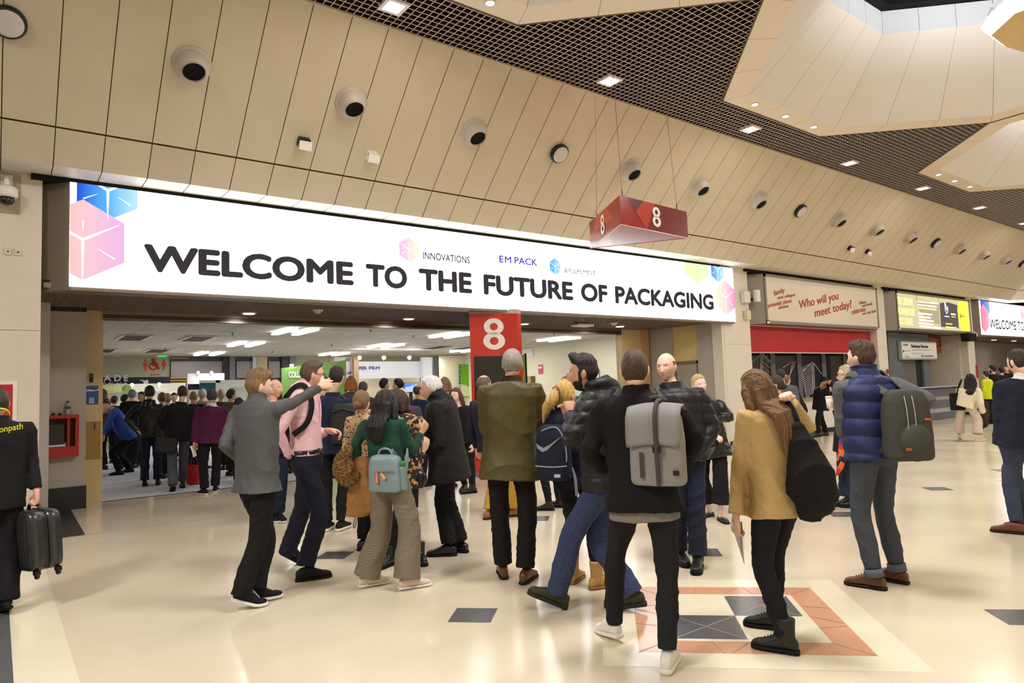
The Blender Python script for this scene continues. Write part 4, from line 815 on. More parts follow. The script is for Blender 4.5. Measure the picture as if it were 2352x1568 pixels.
hbox(mb, 1270, 425, 1340, 720, 27.4, .05, 2); hbox(mb, 1340, 425, 1395, 720, 27.35, .05, 3); hbox(mb, 1570, 425, 1612, 720, 27.4, .05, 4); hbox(mb, 1612, 425, 1720, 720, 27.45, .05, 5); hbox(mb, 1860, 425, 1940, 720, 27.4, .05, 2); hbox(mb, 1940, 425, 2010, 720, 27.35, .05, 3)
for y in (440, 640, 665, 690): hbox(mb, 745, y, 930, y + 8, 27.45, .03, 6)
clampz(mb); o = structure(mb, 'window_20', [BAYP, BAY, mat('bay_post_dark', (44, 42, 46), .4, .4), mat('bay_post_grey', (120, 114, 118), .4, .4), mat('bay_post_pale', (196, 206, 206), .4, .4), mat('bay_post_cream', (200, 188, 144), .5, .3), mat('bay_rail_gold', (186, 160, 70), .4, .4)])
# ---- stands
t = empty('cafe_canopy', hp(300, 680, 25.8), 'dark canopy band carrying pale letters A D E above a food stand', 'canopy')
mb = MB(); hbox(mb, -200, 645, 745, 716, 25.8, .1); mb.build('band', mat('canopy_dark', (30, 32, 46), .5, .3), t)
for ch, x0, x1 in (('A', 95, 308), ('D', 388, 578), ('E', 655, 775)):
    A, B, T = wp(x0, 910, 25.7), wp(x1, 910, 25.7), wp(x0, 735, 25.7); letters('lettering', ch, A, (1, 0, 0), (0, 0, 1), B[0] - A[0], T[2] - A[2], mat('letter_silver', (206, 202, 208), .4, .4), t, .03)
mb = MB()
for x in (120, 260, 330, 480, 560, 700): 
    c = wp(x, 1010, 25.78); mb.tube([c + np.array((-.12, 0, -.05)), c + np.array((0, 0, .08)), c + np.array((.1, 0, -.02)), c + np.array((.16, 0, .05))], .014, 5)
mb.build('doodle_print', WHITEP, t)
mb = MB(); mb.add([wp(x, y, 25.77) for x, y in ((1205, 1015), (1200, 930), (1180, 900), (1100, 880), (1100, 868), (1180, 872), (1225, 890), (1270, 885), (1285, 855), (1300, 880), (1335, 870), (1330, 910), (1340, 1015))], [tuple(range(13))]); mb.build('teapot_print', WHITEP, t)
t = empty('food_stand', hp(300, 800, 25.2), 'bright cream food stand with a lime sign strip under the dark canopy', 'stand')
mb = MB(); hbox(mb, -200, 715, 900, 770, 25.2, .3, 0); hbox(mb, -200, 780, 900, 960, 26.2, .1, 1); mb.build('fascia', [mat('stand_fascia', (232, 226, 206), .5, .3), mat('stand_back', (246, 238, 214), .5, .3)], t)
mb = MB(); hbox(mb, 70, 725, 300, 775, 25.15, .04); mb.build('sign_strip', mat('lime_strip', (206, 216, 130), .5, .3), t)
c = hp(315, 750, 25.1); MB().lathe(c, (0, -1, 0), [(.11, 0), (.11, .02)], 24).build('badge', mat('badge_green', (96, 140, 34), .5, .3), t)
def spotlamp(x, y, Y, l, e=40, r=.06, fn=None):
    c = (fn or hp)(x, y, Y); o = empty('stand_spotlight', c, l, 'lamp', 'glaring spotlights on the stands'); MB().lathe(c, (0, -1, -.2), [(r * .6, -.16), (r, -.1), (r, 0)], 16, caps=(True, False)).build('housing', WHITEP, o, True); MB().lathe(c, (0, -1, -.2), [(r * .95, -.01), (r * .5, .03), (.005, .045)], 16).build('bulb', glow('spot_glow', (240, 246, 255), 40), o, True)
    mb = MB(); mb.box(c + np.array((-.012, .08, -.1)), c + np.array((.012, .11, .02))); mb.build('bracket', STEEL, o)
    lamp('spot_beam', 'POINT', tuple(c + np.array((0, -.25, -.1))), e, (.95, .97, 1), .08)
spotlamp(365, 712, 24.9, 'glaring spotlight on the dark canopy, left of the teapot print', 7, .05); spotlamp(636, 705, 24.9, 'glaring spotlight on the dark canopy, right of the teapot print', 7, .05)
for x, l in ((1025, 'small spotlight on the plain white stand, left one'), (1160, 'small spotlight on the plain white stand, right one')): spotlamp(x, 590, 21.5, l, 3, .04)
t = empty('white_stand', hp(1100, 650, 21.6), 'plain white stand panel with two spotlights on top', 'stand'); mb = MB(); hbox(mb, 918, 600, 1287, 720, 21.6, .1); mb.build('panel', mat('stand_white', (236, 232, 226), .5, .3), t); mb = MB(); hbox(mb, 918, 720, 930, 960, 21.6, .08); hbox(mb, 1270, 720, 1287, 960, 21.6, .08); mb.build('post', STEEL, t)
t = empty('teal_stand', hp(1200, 740, 19.5), 'shell scheme stand with a teal panel and white frame', 'stand')
mb = MB(); hbox(mb, 1040, 690, 1200, 800, 19.5, .05, 0); hbox(mb, 925, 705, 1035, 760, 19.6, .05, 1); mb.build('panel', [mat('teal_panel', (20, 92, 102), .5, .3), mat('navy_panel', (34, 36, 66), .5, .3)], t)
mb = MB(); hbox(mb, 1200, 665, 1245, 1000, 19.4, .05); hbox(mb, 1245, 665, 1500, 700, 19.4, .05); hbox(mb, 1040, 668, 1245, 690, 19.4, .05); hbox(mb, 1250, 700, 1500, 900, 20.5, .05); mb.build('frame', mat('scheme_white', (222, 218, 208), .5, .3), t)
mb = MB(); hbox(mb, 1340, 735, 1490, 830, 19.9, .03); mb.build('notice_board', mat('board_pale', (214, 214, 212), .5, .3), t)
t = empty('collection_sign', hp(1950, 640, 17.5), 'green panel sign lettered COLLECT behind the man in pink', 'sign')
zq = lambda x, y: (720 + x / 5.88, 740 + y / 5.88)
def qp(x, y, Y): return onplane(*zq(x, y), 1, Y)
A = hp(1860, 545, 17.5); Bq = qp(440, 510, 17.5); mb = MB(); D_ = qp(440, 900, 17.5)
mb.prism([(A[0], 17.5, .1), (Bq[0], 17.5, .1), (Bq[0], 17.5, Bq[2]), (A[0], 17.5, A[2])], (0, .06, 0)); mb.build('panel', mat('sign_green', (122, 160, 84), .45, .3), t)
A = hp(1930, 645, 17.48); T = hp(1930, 580, 17.48); B = hp(2110, 630, 17.48); letters('lettering', 'COLLECT', A, (1, 0, .03), (0, 0, 1), B[0] - A[0], T[2] - A[2], W8, t, .03)
MB().lathe(hp(1960, 527, 17.45), (0, 0, 1), [(.05, 0), (.05, .05)], 12).build('clip_lamp', glow('clip_glow', (250, 255, 250), 12), t)
# ---- bright film stand
t = empty('film_stand', qp(1000, 600, 24), 'bright white exhibition stand lettered SUPER FILM', 'stand')
def qbox(mb, x0, y0, x1, y1, Y, d=.05, mi=0):
    A, B = qp(x0, y0, Y), qp(x1, y1, Y); mb.box((A[0], Y, min(A[2], B[2])), (B[0], Y + d, max(A[2], B[2])), mi)
mb = MB(); qbox(mb, 440, 530, 1460, 745, 24.4, .1, 0); qbox(mb, 440, 745, 1440, 1000, 25.2, .1, 1); qbox(mb, 1475, 470, 1610, 980, 24.2, .2, 0); mb.build('panel', [mat('film_white', (244, 244, 248), .4, .3), mat('film_wood', (226, 208, 176), .5, .3)], t)
mb = MB(); qbox(mb, 545, 465, 620, 1000, 23.6, .15); qbox(mb, 220, 480, 280, 560, 23.7, .1); mb.build('post', mat('post_timber', (180, 148, 120), .5, .3), t)
mb = MB(); qbox(mb, 280, 470, 545, 740, 23.9, .05); mb.build('side_banner', mat('banner_pale', (214, 206, 200), .5, .3), t)
NB = mat('film_blue', (70, 84, 170), .5, .3)
for tx, x0, x1, yb_, h, b, mm in (('S', 528, 552, 636, 40, .03, NB), ('UPER', 560, 724, 640, 44, .03, NB), ('FILM', 752, 895, 636, 42, .03, NB), ('PACKAGING FILMS', 525, 890, 680, 22, 0, mat('film_pale_blue', (196, 200, 222), .5, .3))):
    Y = 24.35 if x0 > 555 else 23.85
    A, B, T = qp(x0, yb_, Y), qp(x1, yb_, Y), qp(x0, yb_ - h, Y); letters('lettering', tx, A, (1, 0, 0), (0, 0, 1), B[0] - A[0], T[2] - A[2], mm, t, b)
letters('lettering', 'FILM', qp(440, 525, 23.87), (1, 0, 0), (0, 0, 1), qp(490, 525, 23.87)[0] - qp(440, 525, 23.87)[0], .12, INK, t, .02)
mb = MB(); mb.add([qp(445, 690, 23.85), qp(508, 698, 23.85), qp(508, 655, 23.85)], [(0, 1, 2)]); mb.build('logo_mark', mat('logo_violet', (70, 60, 190), .5, .3), t)
for x, l in ((625, 'glaring spotlight over the film stand, left of three'), (955, 'glaring spotlight over the film stand, middle of three'), (1300, 'glaring spotlight over the film stand, right of three')): spotlamp(x, 478, 23.3, l, 16, .07, qp)
t = empty('display_screen', qp(1320, 880, 23.5), 'lit blue and white display screen at the film stand', 'screen'); mb = MB(); qbox(mb, 1225, 818, 1425, 945, 23.5, .05); mb.build('bezel', BLACKP, t); mb = MB(); qbox(mb, 1233, 826, 1417, 936, 23.48, .02); mb.build('screen_face', glow('screen_pale', (176, 206, 246), .9), t)
mb = MB(); mb.add([qp(1233, 880, 23.47), qp(1400, 835, 23.47), qp(1233, 830, 23.47)], [(0, 1, 2)]); mb.build('screen_graphic', glow('screen_blue', (90, 130, 220), .9), t)
mb = MB(); qbox(mb, 1300, 945, 1345, 1240, 23.52, .05); mb.build('stand', BLACKP, t)
t = empty('partition_panel', qp(1640, 700, 22.5), 'dark grey partition beside a cream hall wall, right of the film stand', 'partition'); mb = MB(); qbox(mb, 1612, 475, 1690, 960, 22.5, .08); clampz(mb).build('panel', mat('partition_grey', (120, 118, 124), .5, .3), t); mb = MB(); qbox(mb, 1688, 470, 1700, 960, 22.4, .05); clampz(mb).build('edge_post', DARK, t)
mb = MB(); qbox(mb, 1700, 450, 2300, 1400, 26.0, .1); clampz(mb); structure(mb, 'wall_hall_rear', HW)
t = empty('green_banner', qp(2050, 750, 22), 'green banner with pale lower swoosh left of the red column', 'banner'); mb = MB(); qbox(mb, 1990, 570, 2120, 1010, 25.8, .05); mb.build('sheet', mat('banner_green', (120, 180, 30), .5, .3), t)
mb = MB(); mb.add([qp(1990, 1000, 25.78), qp(1990, 830, 25.78), qp(2060, 850, 25.78), qp(2120, 880, 25.78), qp(2120, 1000, 25.78)], [tuple(range(5))]); mb.build('swoosh_print', mat('banner_pale_green', (212, 226, 170), .5, .3), t)
mb = MB()
for i in range(9): c = qp(1975, 580 + 30 * i, 25.7); mb.box(c - .03, c + .03)
mb.build('edge_rings', BLACKP, t)
# ---- right part of the hall behind the column
zr = lambda x, y: (1180 + x / 12.06, 790 + y / 12.06)
def rp(x, y, X=16.98): return onplane(*zr(x, y), 0, X)
t = empty('green_stand_banner', rp(300, 700, 15), 'tall green banner with a black edge right of the red column', 'banner')
A = onplane(1197, 815, 1, 20); B = onplane(1208, 880, 1, 20); mb = MB(); mb.box((A[0] - .5, 20, .05), (B[0], 20.05, A[2])); mb.build('sheet', mat('banner_olive_green', (128, 160, 50), .5, .3), t); mb = MB(); mb.box((B[0], 19.98, 0), (B[0] + .06, 20.06, A[2] + .06)); mb.build('edge_post', DARK, t)
mb = MB(); P0, P1 = rp(355, 420), rp(565, 400); mb.box((16.95, P1[1], 0), (16.99, P0[1], 2.05)); d = structure(mb, 'door_4', mat('timber_door', (178, 156, 96), .4, .3)); mb = MB(); mb.box((16.93, P1[1], 0), (16.96, P1[1] + (P0[1] - P1[1]) * .45, 2.04)); mb.build('glass_panel', mat('door_dark', (96, 80, 44), .3, .4), d)
t = empty('fire_notice', rp(740, 700), 'small pink and red notice on the cream hall wall', 'notice'); A, B = rp(680, 575), rp(805, 820); mb = MB(); mb.box((16.96, B[1], B[2]), (16.985, A[1], A[2])); mb.build('sheet', mat('notice_pink', (226, 90, 110), .5, .3), t); mb = MB(); A, B = rp(690, 625), rp(800, 670); mb.box((16.955, B[1], B[2]), (16.962, A[1], A[2])); mb.build('white_band', WHITEP, t)
t = empty('perforated_banner', (14, 15, 1.8), 'banner with an eyelet edge beside the bearded man', 'banner'); A = onplane(1303, 825, 0, 16.9); mb = MB(); mb.box((16.9, A[1] - 1.6, .8), (16.93, A[1], 2.2)); mb.build('sheet', mat('banner_cream', (240, 236, 224), .5, .3), t); mb = MB()
for i in range(12): mb.box((16.88, A[1] - .06, .9 + .1 * i), (16.9, A[1] + .02, .95 + .1 * i))
mb.build('edge_rings', DARK, t)
mb = MB(); A = rp(250, 130); B = rp(540, 340); mb.box((16.95, B[1], B[2]), (16.99, A[1], min(A[2], 3.15))); tag(mb.build('wall_panel', mat('panel_white', (240, 240, 236), .5, .3)), 'white panel on the hall wall above the timber door', 'panel')
# reception desk the queue stands at
t = empty('reception_desk', (1.3, 16.6, 0), 'dark reception desk the man in blue leans on', 'desk'); mb = MB(); mb.box((-1.5, 16.9, 0), (1.6, 17.5, 1.0)); mb.build('front_panel', mat('desk_dark', (36, 36, 40), .5, .3), t); mb = MB(); mb.box((-1.55, 16.85, 1.0), (1.62, 17.55, 1.04)); mb.build('worktop', mat('desk_top', (196, 192, 186), .4, .3), t)
# ================================================================ people
UP = np.array((0, 0, 1.))
def fuse(name, parts, voxel, smooth=2, fac=.5):
    mb = MB()
    for V, F in parts: mb.add(V, F)
    me = mb.mesh(name); o = bpy.data.objects.new('tmp', me); COL.objects.link(o)
    bm = bmesh.new(); bm.from_mesh(me); bmesh.ops.recalc_face_normals(bm, faces=bm.faces); bm.to_mesh(me); bm.free()
    r = o.modifiers.new('r', 'REMESH'); r.mode = 'VOXEL'; r.voxel_size = voxel; r.adaptivity = 0
    if smooth: q = o.modifiers.new('s', 'SMOOTH'); q.factor = fac; q.iterations = smooth
    out = bpy.data.meshes.new_from_object(o.evaluated_get(bpy.context.evaluated_depsgraph_get())); out.name = name
    bpy.data.objects.remove(o); bpy.data.meshes.remove(me)
    return out
def getco(me):
    a = np.empty(len(me.vertices) * 3); me.vertices.foreach_get('co', a); return a.reshape(-1, 3)
def getno(me):
    a = np.empty(len(me.vertices) * 3, dtype=np.float32); me.vertices.foreach_get('normal', a) if False else me.vertex_normals.foreach_get('vector', a); return a.reshape(-1, 3).astype(float)
def setco(me, co): me.vertices.foreach_set('co', np.ascontiguousarray(co).ravel()); me.update()
def facec(me):
    a = np.empty(len(me.polygons) * 3); me.polygons.foreach_get('center', a); return a.reshape(-1, 3)
def folds(me, amp, seed=0, scale=1.):
    """soft cloth creases pushed along the normals"""
    co = getco(me); no = getno(me); r = np.random.default_rng(seed); d = np.zeros(len(co))
    for k in range(4):
        dirn = r.normal(size=3) * np.array((.6, .6, 1.3)); dirn /= np.linalg.norm(dirn); w = r.normal(size=3); w /= np.linalg.norm(w)
        f = (11, 19, 30, 46)[k] * scale; a = (1, .75, .5, .3)[k]
        s = np.sin(co @ dirn * f + 2.2 * np.sin(co @ w * f * .42 + r.uniform(0, 6)) + r.uniform(0, 6)); m_ = .35 + .65 * sm(.5 + .9 * np.sin(co @ r.normal(size=3) * 5 + r.uniform(0, 6))); d += a * m_ * (1 - np.abs(s) ** .6 * 2)
    setco(me, co + no * (d * amp * 1.7)[:, None])
def sm(x): x = np.clip(x, 0, 1); return x * x * (3 - 2 * x)
def headdirs(nl, no):
    th = np.linspace(.02, math.pi - .02, nl); ph = np.arange(no) * 2 * math.pi / no
    T, Q = np.meshgrid(th, ph, indexing='ij'); return np.stack([np.sin(T) * np.sin(Q), np.sin(T) * np.cos(Q), np.cos(T)], -1)
def headshape(d, fem=False):
    x, y, z = d[..., 0] * .076, d[..., 1] * .096, d[..., 2] * .118
    lo = np.clip(-z / .118, 0, 1); back = np.clip(-y / .096, 0, 1); fr = np.clip(y / .096, 0, 1)
    x = x * (1 - .30 * lo ** 1.5); x = x * (1 + .05 * np.clip(z / .118, 0, 1))
    y = y + back * lo * .05 - .010 * back * sm(z / .118 + .5)
    ax = np.abs(x); G = lambda u, s: np.exp(-(u / s) ** 2)
    t = np.clip((z + .036) / .052, 0, 1); low = np.clip(1 - (-.036 - z) / .010, 0, 1)
    nose = np.where(z > -.036, (1 - t) * .024 + .003 * (t < 1), .024 * low) * G(x, .0085 + .006 * (1 - t)) * (.85 if fem else 1)
    f = nose - .010 * G(ax - .031, .014) * G(z - .012, .011) + (.003 if fem else .0055) * G(ax - .03, .024) * G(z - .032, .009) + .004 * G(ax - .043, .016) * G(z + .02, .02)
    f += .005 * G(x, .021) * (G(z + .057, .0055) + G(z + .069, .006)) - .0045 * G(x, .022) * G(z + .063, .0028) - .003 * G(x, .03) * G(z + .082, .006) + .012 * G(x, .024) * G(z + .104, .018)
    y = y + f * np.clip(fr * 2.2, 0, 1)
    return np.stack([x, y, z], -1)
def gridfaces(nl, no):
    F = [(i * no + k, (i + 1) * no + k, (i + 1) * no + (k + 1) % no, i * no + (k + 1) % no) for i in range(nl - 1) for k in range(no)]
    return F + [tuple(range(no)), tuple((nl - 1) * no + k for k in range(no - 1, -1, -1))]
def hairfield(p, d, st):
    """hair thickness (m) over the skull; negative = none"""
    x, y, z = d[..., 0], d[..., 1], d[..., 2]; h = st.get('line', 0.)
    zl = np.interp(y, [-1, -.5, -.3, -.12, .06, .2, .3, .42, .7, 1], [-.56, -.56, -.36, -.06, -.0, .06, .3, .5, .62 + h, .68 + h])
    q = z - zl; m = sm(q / .14 + .25)
    top = sm((z - .35) / .4); front = sm((y - .1) / .6)
    T = st.get('side', .006) * (1 - top) + st.get('top', .012) * top + st.get('quiff', 0) * top * front
    if st.get('bald'):
        c = sm((z - st['bald']) / .2) ; T = T * (1 - c) - .012 * c
    if st.get('spot'): c = np.exp(-((y + .45) / .35) ** 2 - (x / .4) ** 2) * sm((z - .4) / .3); T = T * (1 - .9 * c)
    t = T * m - .007 * (1 - m)
    if st.get('beard'):
        b = st['beard']; yy, zz, ax = p[..., 1], p[..., 2], np.abs(p[..., 0])
        mk = sm((-.034 - zz - .35 * np.maximum(0, .05 - ax)) / .022) * sm((yy + .004) / .02); lips = np.exp(-(ax / .02) ** 2) * np.exp(-((zz + .063) / .010) ** 2); nose = np.exp(-(ax / .016) ** 2) * sm((zz + .048) / .012)
        ch = sm((.05 - np.where(zz > -.055, np.maximum(0, .052 - ax), 0)) / .02)
        t = np.maximum(t, b * mk * ch * (1 - lips) * (1 - nose) - .004)
        sb = sm((.02 - np.abs(yy - .018)) / .012) * sm((.03 - zz) / .02) * sm((zz + .06) / .02) * (ax > .04); t = np.maximum(t, .003 * sb - .004 * (1 - sb))
    if st.get('brow', 1):
        ax, zz, yy = np.abs(p[..., 0]), p[..., 2], p[..., 1]
        bw = sm((.019 - np.abs(ax - .033)) / .006) * sm((.0042 - np.abs(zz - .0315 + 9 * (ax - .03) ** 2 - .05 * (ax - .033))) / .003) * (yy > .03); t = np.maximum(t, .0024 * bw - .004 * (1 - bw))
    return t
SKIN = {}
def skin(tone):
    c = {'fair': (226, 184, 162), 'pale': (232, 196, 180), 'tan': (198, 148, 118), 'brown': (120, 82, 60), 'ruddy': (220, 166, 142)}[tone]
    return mat('skin_' + tone, c, .5, .35, noise=.06, nscale=30)
def lipm(tone): c = {'fair': (210, 152, 136), 'pale': (196, 100, 98), 'tan': (172, 112, 92), 'brown': (100, 62, 50), 'ruddy': (200, 132, 114)}[tone]; return mat('lips_' + tone, c, .45, .4)
def cloth(name, col, rough=.85, noise=.12, ns=60, spec=.2, **k): return mat(name, col, rough, spec, noise=noise, nscale=ns, bump=.15, bscale=220, **k)
def ik(a, b, l1, l2, pole):
    v = b - a; D = np.linalg.norm(v); mx = (l1 + l2) * .999
    if D > mx: k = D / mx; l1 *= k * 1.001; l2 *= k * 1.001
    v = v / D; x = (l1 * l1 - l2 * l2 + D * D) / (2 * D); h = math.sqrt(max(l1 * l1 - x * x, 0))
    p = np.array(pole, float); p = p - v * (p @ v); p /= np.linalg.norm(p) + 1e-9
    return a + v * x + p * h
def handparts(w, d, n, side, s, curl=.35, spread=.1, thumb=.5, point=False):
    """palm, four fingers and thumb as closed tubes; d finger direction, n the way the palm faces"""
    d = norm(d); n = norm(n - d * (np.array(n) @ d)); t = np.cross(d, n) * side; parts = []
    k0 = w + d * .088 * s
    parts.append(ringmesh([sring(w + d * q * s, t, n, a * s, b * s, 16, 2.6) for q, a, b in ((-.015, .024, .018), (0, .028, .02), (.02, .036, .02), (.05, .043, .019), (.08, .044, .016), (.094, .038, .011))]))
    for i, (o, L) in enumerate(((.031, .074), (.0105, .082), (-.0105, .076), (-.031, .06))):
        c = (curl if np.isscalar(curl) else curl[i]); p = k0 + t * o * s; a = 0; q = [p - d * .02 * s, p]; sp = spread * (o / .031)
        for f, k in ((.45, .8), (.3, 1.1), (.25, .8)):
            a += c * k * 1.45; dd = norm(d * math.cos(a) + n * math.sin(a) + t * sp * math.cos(a)); q.append(q[-1] + dd * L * f * s)
        parts.append(tubemesh(q, [.0095 * s, .0095 * s, .009 * s, .0082 * s, .007 * s], 8, 2))
    b = w + d * .028 * s + t * .028 * s; th = [b - t * .012 * s, b]; v1 = norm(d * .75 + t * (.75 - .5 * thumb) + n * (.3 + .5 * thumb)); v2 = norm(d * .9 + t * (.35 - .6 * thumb) + n * (.25 + .5 * thumb))
    th += [b + v1 * .036 * s, b + v1 * .036 * s + v2 * .032 * s]; parts.append(tubemesh(th, [.016 * s, .0145 * s, .0118 * s, .0085 * s], 8, 2))
    return parts
TORSO = [(-.16, .086, .064), (-.05, .098, .073), (.06, .098, .072), (.25, .087, .063), (.45, .09, .066), (.65, .101, .072), (.8, .107, .069), (.89, .098, .06), (.93, .08, .053), (.965, .058, .046), (1.0, .04, .04)]
class Person: pass
def person(label, L, R, H=1.75, yaw=0, group=None, near=True, **k):
    q = Person(); g = k.get; s = H / 1.75; q.H, q.s = H, s
    Lf, Rf_ = onfloor(*L), onfloor(*R); base = (Lf + Rf_) / 2; q.base = base
    away = norm((base - EYE) * (1, 1, 0)); rt = np.array((away[1], -away[0], 0)); q.away, q.rt = away, rt
    D = lambda th: math.cos(math.radians(th)) * away + math.sin(math.radians(th)) * rt
    def at(px, py, off=0.):
        d = ray(px, py); tt = ((base - EYE) @ away + off) / (d @ away); return EYE + d * tt
    q.at, q.D = at, D
    syaw = g('syaw', yaw); hyaw = g('hyaw', syaw); F, Rr = D(yaw), D(yaw + 90); Fs, Rs = D(syaw), D(syaw + 90); q.F, q.R, q.Fs, q.Rs = F, Rr, Fs, Rs
    hip = at(*g('hip')) if g('hip') else base + UP * .535 * H
    if not g('fixhip'):
        Rq = D(yaw + 90); zs = []
        for sd_, fp_, sg_ in ((1, Rf_, 'R'), (-1, Lf, 'L')):
            a_ = fp_ + UP * (.048 * H + g('lift' + sg_, 0)); hz_ = hip + Rq * sd_ * .05 * H * g('w', 1.); dh = np.linalg.norm((a_ - hz_)[:2]); zs.append(a_[2] + math.sqrt(max((g('ext', .992) * .4905 * H) ** 2 - dh ** 2, .01)) + .01 * H)
        hip = hip.copy(); hip[2] = min(zs)
    neck = at(*g('neck')) if g('neck') else hip + (UP + Fs * g('lean', 0)) / math.hypot(1, g('lean', 0)) * .305 * H
    U = norm(neck - hip); q.hip, q.neck, q.U = hip, neck, U
    w, dp = g('w', 1.), g('d', 1.); belly = g('belly', 0.)
    def spine(t): return hip + (neck - hip) * t
    q.spine = spine
    def lat(t): v = Rr * (1 - t) + Rs * t; v = v - U * (v @ U); return norm(v)
    root = empty('person', base, label, 'person', group); q.root = root
    vox = .0095 if near else .016; bv = g('bv', .0055 if near else .012)
    # head
    hp, hr = math.radians(g('hpitch', 0)), math.radians(g('hroll', 0)); hF0, hR = D(hyaw), D(hyaw + 90)
    hF = hF0 * math.cos(hp) - UP * math.sin(hp); hU = np.cross(hR, hF); hR, hU = hR * math.cos(hr) + hU * math.sin(hr), hU * math.cos(hr) - hR * math.sin(hr)
    hs = (s ** .5) * g('hs', 1.0); hc = at(*g('head')) if g('head') else neck + U * .072 * H + hF0 * .018
    q.hc, q.hF, q.hR, q.hU, q.hs = hc, hF, hR, hU, hs
    M = np.stack([hR, hF, hU]) * hs
    nl, no = (56, 96) if near else (30, 44); dirs = headdirs(nl, no); hl = headshape(dirs, g('fem')); parts = [((hl.reshape(-1, 3) @ M + hc), gridfaces(nl, no))]
    for sx in (1, -1):
        e = headdirs(12, 16).reshape(-1, 3) * (.012, .019, .032); e[:, 0] += .074 * sx + .14 * sx * (-e[:, 1]).clip(-.01, .03); e[:, 1] += -.006; e[:, 2] += -.004; parts.append((e @ M + hc, gridfaces(12, 16)))
    nk = hc - hU * .07 * hs - hF * .022 * hs
    parts.append(tubemesh([neck - U * .05 * H, neck + U * .005, (neck + U * .03 + nk) / 2, nk, nk + (hc - nk) * .5], np.array([.06, .05, .046, .048, .05]) * s * g('nw', 1.), 14, 2))
    ex = -.012
    parts.append(ringmesh([sring(spine(t), lat(t), np.cross(U, lat(t)), a * H * w + ex, b * H * dp + ex, 20) for t, a, b in TORSO]))
    # arms
    arms = []; q.sh, q.el, q.wr = {}, {}, {}
    for side, sg, key in ((1, 'R', 'armR'), (-1, 'L', 'armL')):
        sh = spine(.87) + Rs * side * (.104 * H * w + g('shw', 0)); spec = g(key, 'down'); o = Rs * side
        kw = spec if isinstance(spec, dict) else {}
        if isinstance(spec, str):
            wr = sh + {'down': o * .03 + Fs * .05 - UP * .315, 'pocket': o * .02 + Fs * .07 - UP * .285, 'front': -o * .09 + Fs * .17 - UP * .16, 'belly': -o * .1 + Fs * .13 - UP * .215, 'phone': -o * .08 + Fs * .19 - UP * .1}[spec] * H
            pole = {'down': -Fs + o * .2, 'pocket': -Fs * .7 + o * .9}.get(spec, -UP * .8 + o * .6 - Fs * .4)
        else: wr = at(*kw['h']); pole = kw.get('pole'); pole = (pole[0] * o + pole[1] * Fs + pole[2] * UP) if pole else -UP * .7 - Fs * .5 + o * .3
        el = at(*kw['e']) if 'e' in kw else ik(sh, wr, .178 * H, .152 * H, pole)
        q.sh[sg], q.el[sg], q.wr[sg] = sh, el, wr
        fd = norm(wr - el); hd = norm(kw['hd'][0] * o + kw['hd'][1] * Fs + kw['hd'][2] * UP) if 'hd' in kw else fd
        pn = kw['pn'] if 'pn' in kw else None; pn = (pn[0] * o + pn[1] * Fs + pn[2] * UP) if pn else (-o if spec in ('down', 'pocket') else -o * .6 + Fs * 0 - UP * .5)
        parts.append(tubemesh([sh - o * .05 * s - U * .03 * s, sh - U * .018 * s, (sh + el) / 2, el, (el + wr) / 2, wr], np.array([.034, .038, .036, .034, .033, .025]) * s * .92, 10, 2))
        if not g('nohand' + sg) and spec != 'pocket' and 'pocket' not in kw: parts += handparts(wr, hd, pn, side, s * kw.get('hs', 1), kw.get('curl', .4), kw.get('spread', .08), kw.get('thumb', .5))
        arms.append((sg, sh, el, wr, side))
    # legs
    q.ank, q.kn, q.hj = {}, {}, {}
    for side, sg, fp in ((1, 'R', Rf_), (-1, 'L', Lf)):
        hj = hip + lat(0) * side * .05 * H * w - U * .01 * H; an = fp + UP * (.048 * H + g('lift' + sg, 0)); fy = D(g('fyaw' + sg, yaw))
        pole = fy + lat(0) * side * .08; q.hj[sg], q.ank[sg] = hj, an; q.kn[sg] = ik(hj, an, .2455 * H, .245 * H, pole)
    if g('bare'):
        for sg in 'LR': parts.append(tubemesh([q.hj[sg], q.kn[sg], (q.kn[sg] + q.ank[sg]) / 2, q.ank[sg], q.ank[sg] - UP * .03], np.array([.06, .045, .042, .03, .032]) * s, 10, 2))
    tone = g('skin', 'fair'); me = fuse('body', parts, bv, 1, .35)
    fc = (facec(me) - hc) @ np.linalg.inv(M); mi = ((np.abs(fc[:, 0]) < .021) & (fc[:, 1] > .06) & (np.abs(fc[:, 2] + .0632) < .0088 * (1 - (fc[:, 0] / .022) ** 2))).astype(np.int32)
    me.materials.clear(); o = link('body', me, [skin(tone), lipm(tone)], root, True); me.polygons.foreach_set('material_index', mi)
    if g('eyes'):
        for sx in (1, -1):
            c = hc + np.array((.031 * sx, .0685, .012)) @ M; ey = MB(); e = headdirs(14, 18).reshape(-1, 3) * .0125 * hs; ey.add(e + c, gridfaces(14, 18)); eo = ey.build('eye', mat('eye_white', (214, 206, 200), .2, .5), root, True)
            gz = norm(hF + hR * g('gaze', 0)); MB().lathe(c + gz * .0112 * hs, gz, [(.0056 * hs, 0), (.0044 * hs, .0016), (.001, .002)], 14).build('iris', mat('iris_dark', (44, 32, 26), .15, .5), eo, True)
    # hair
    st = g('hair', dict(col=(60, 44, 34)))
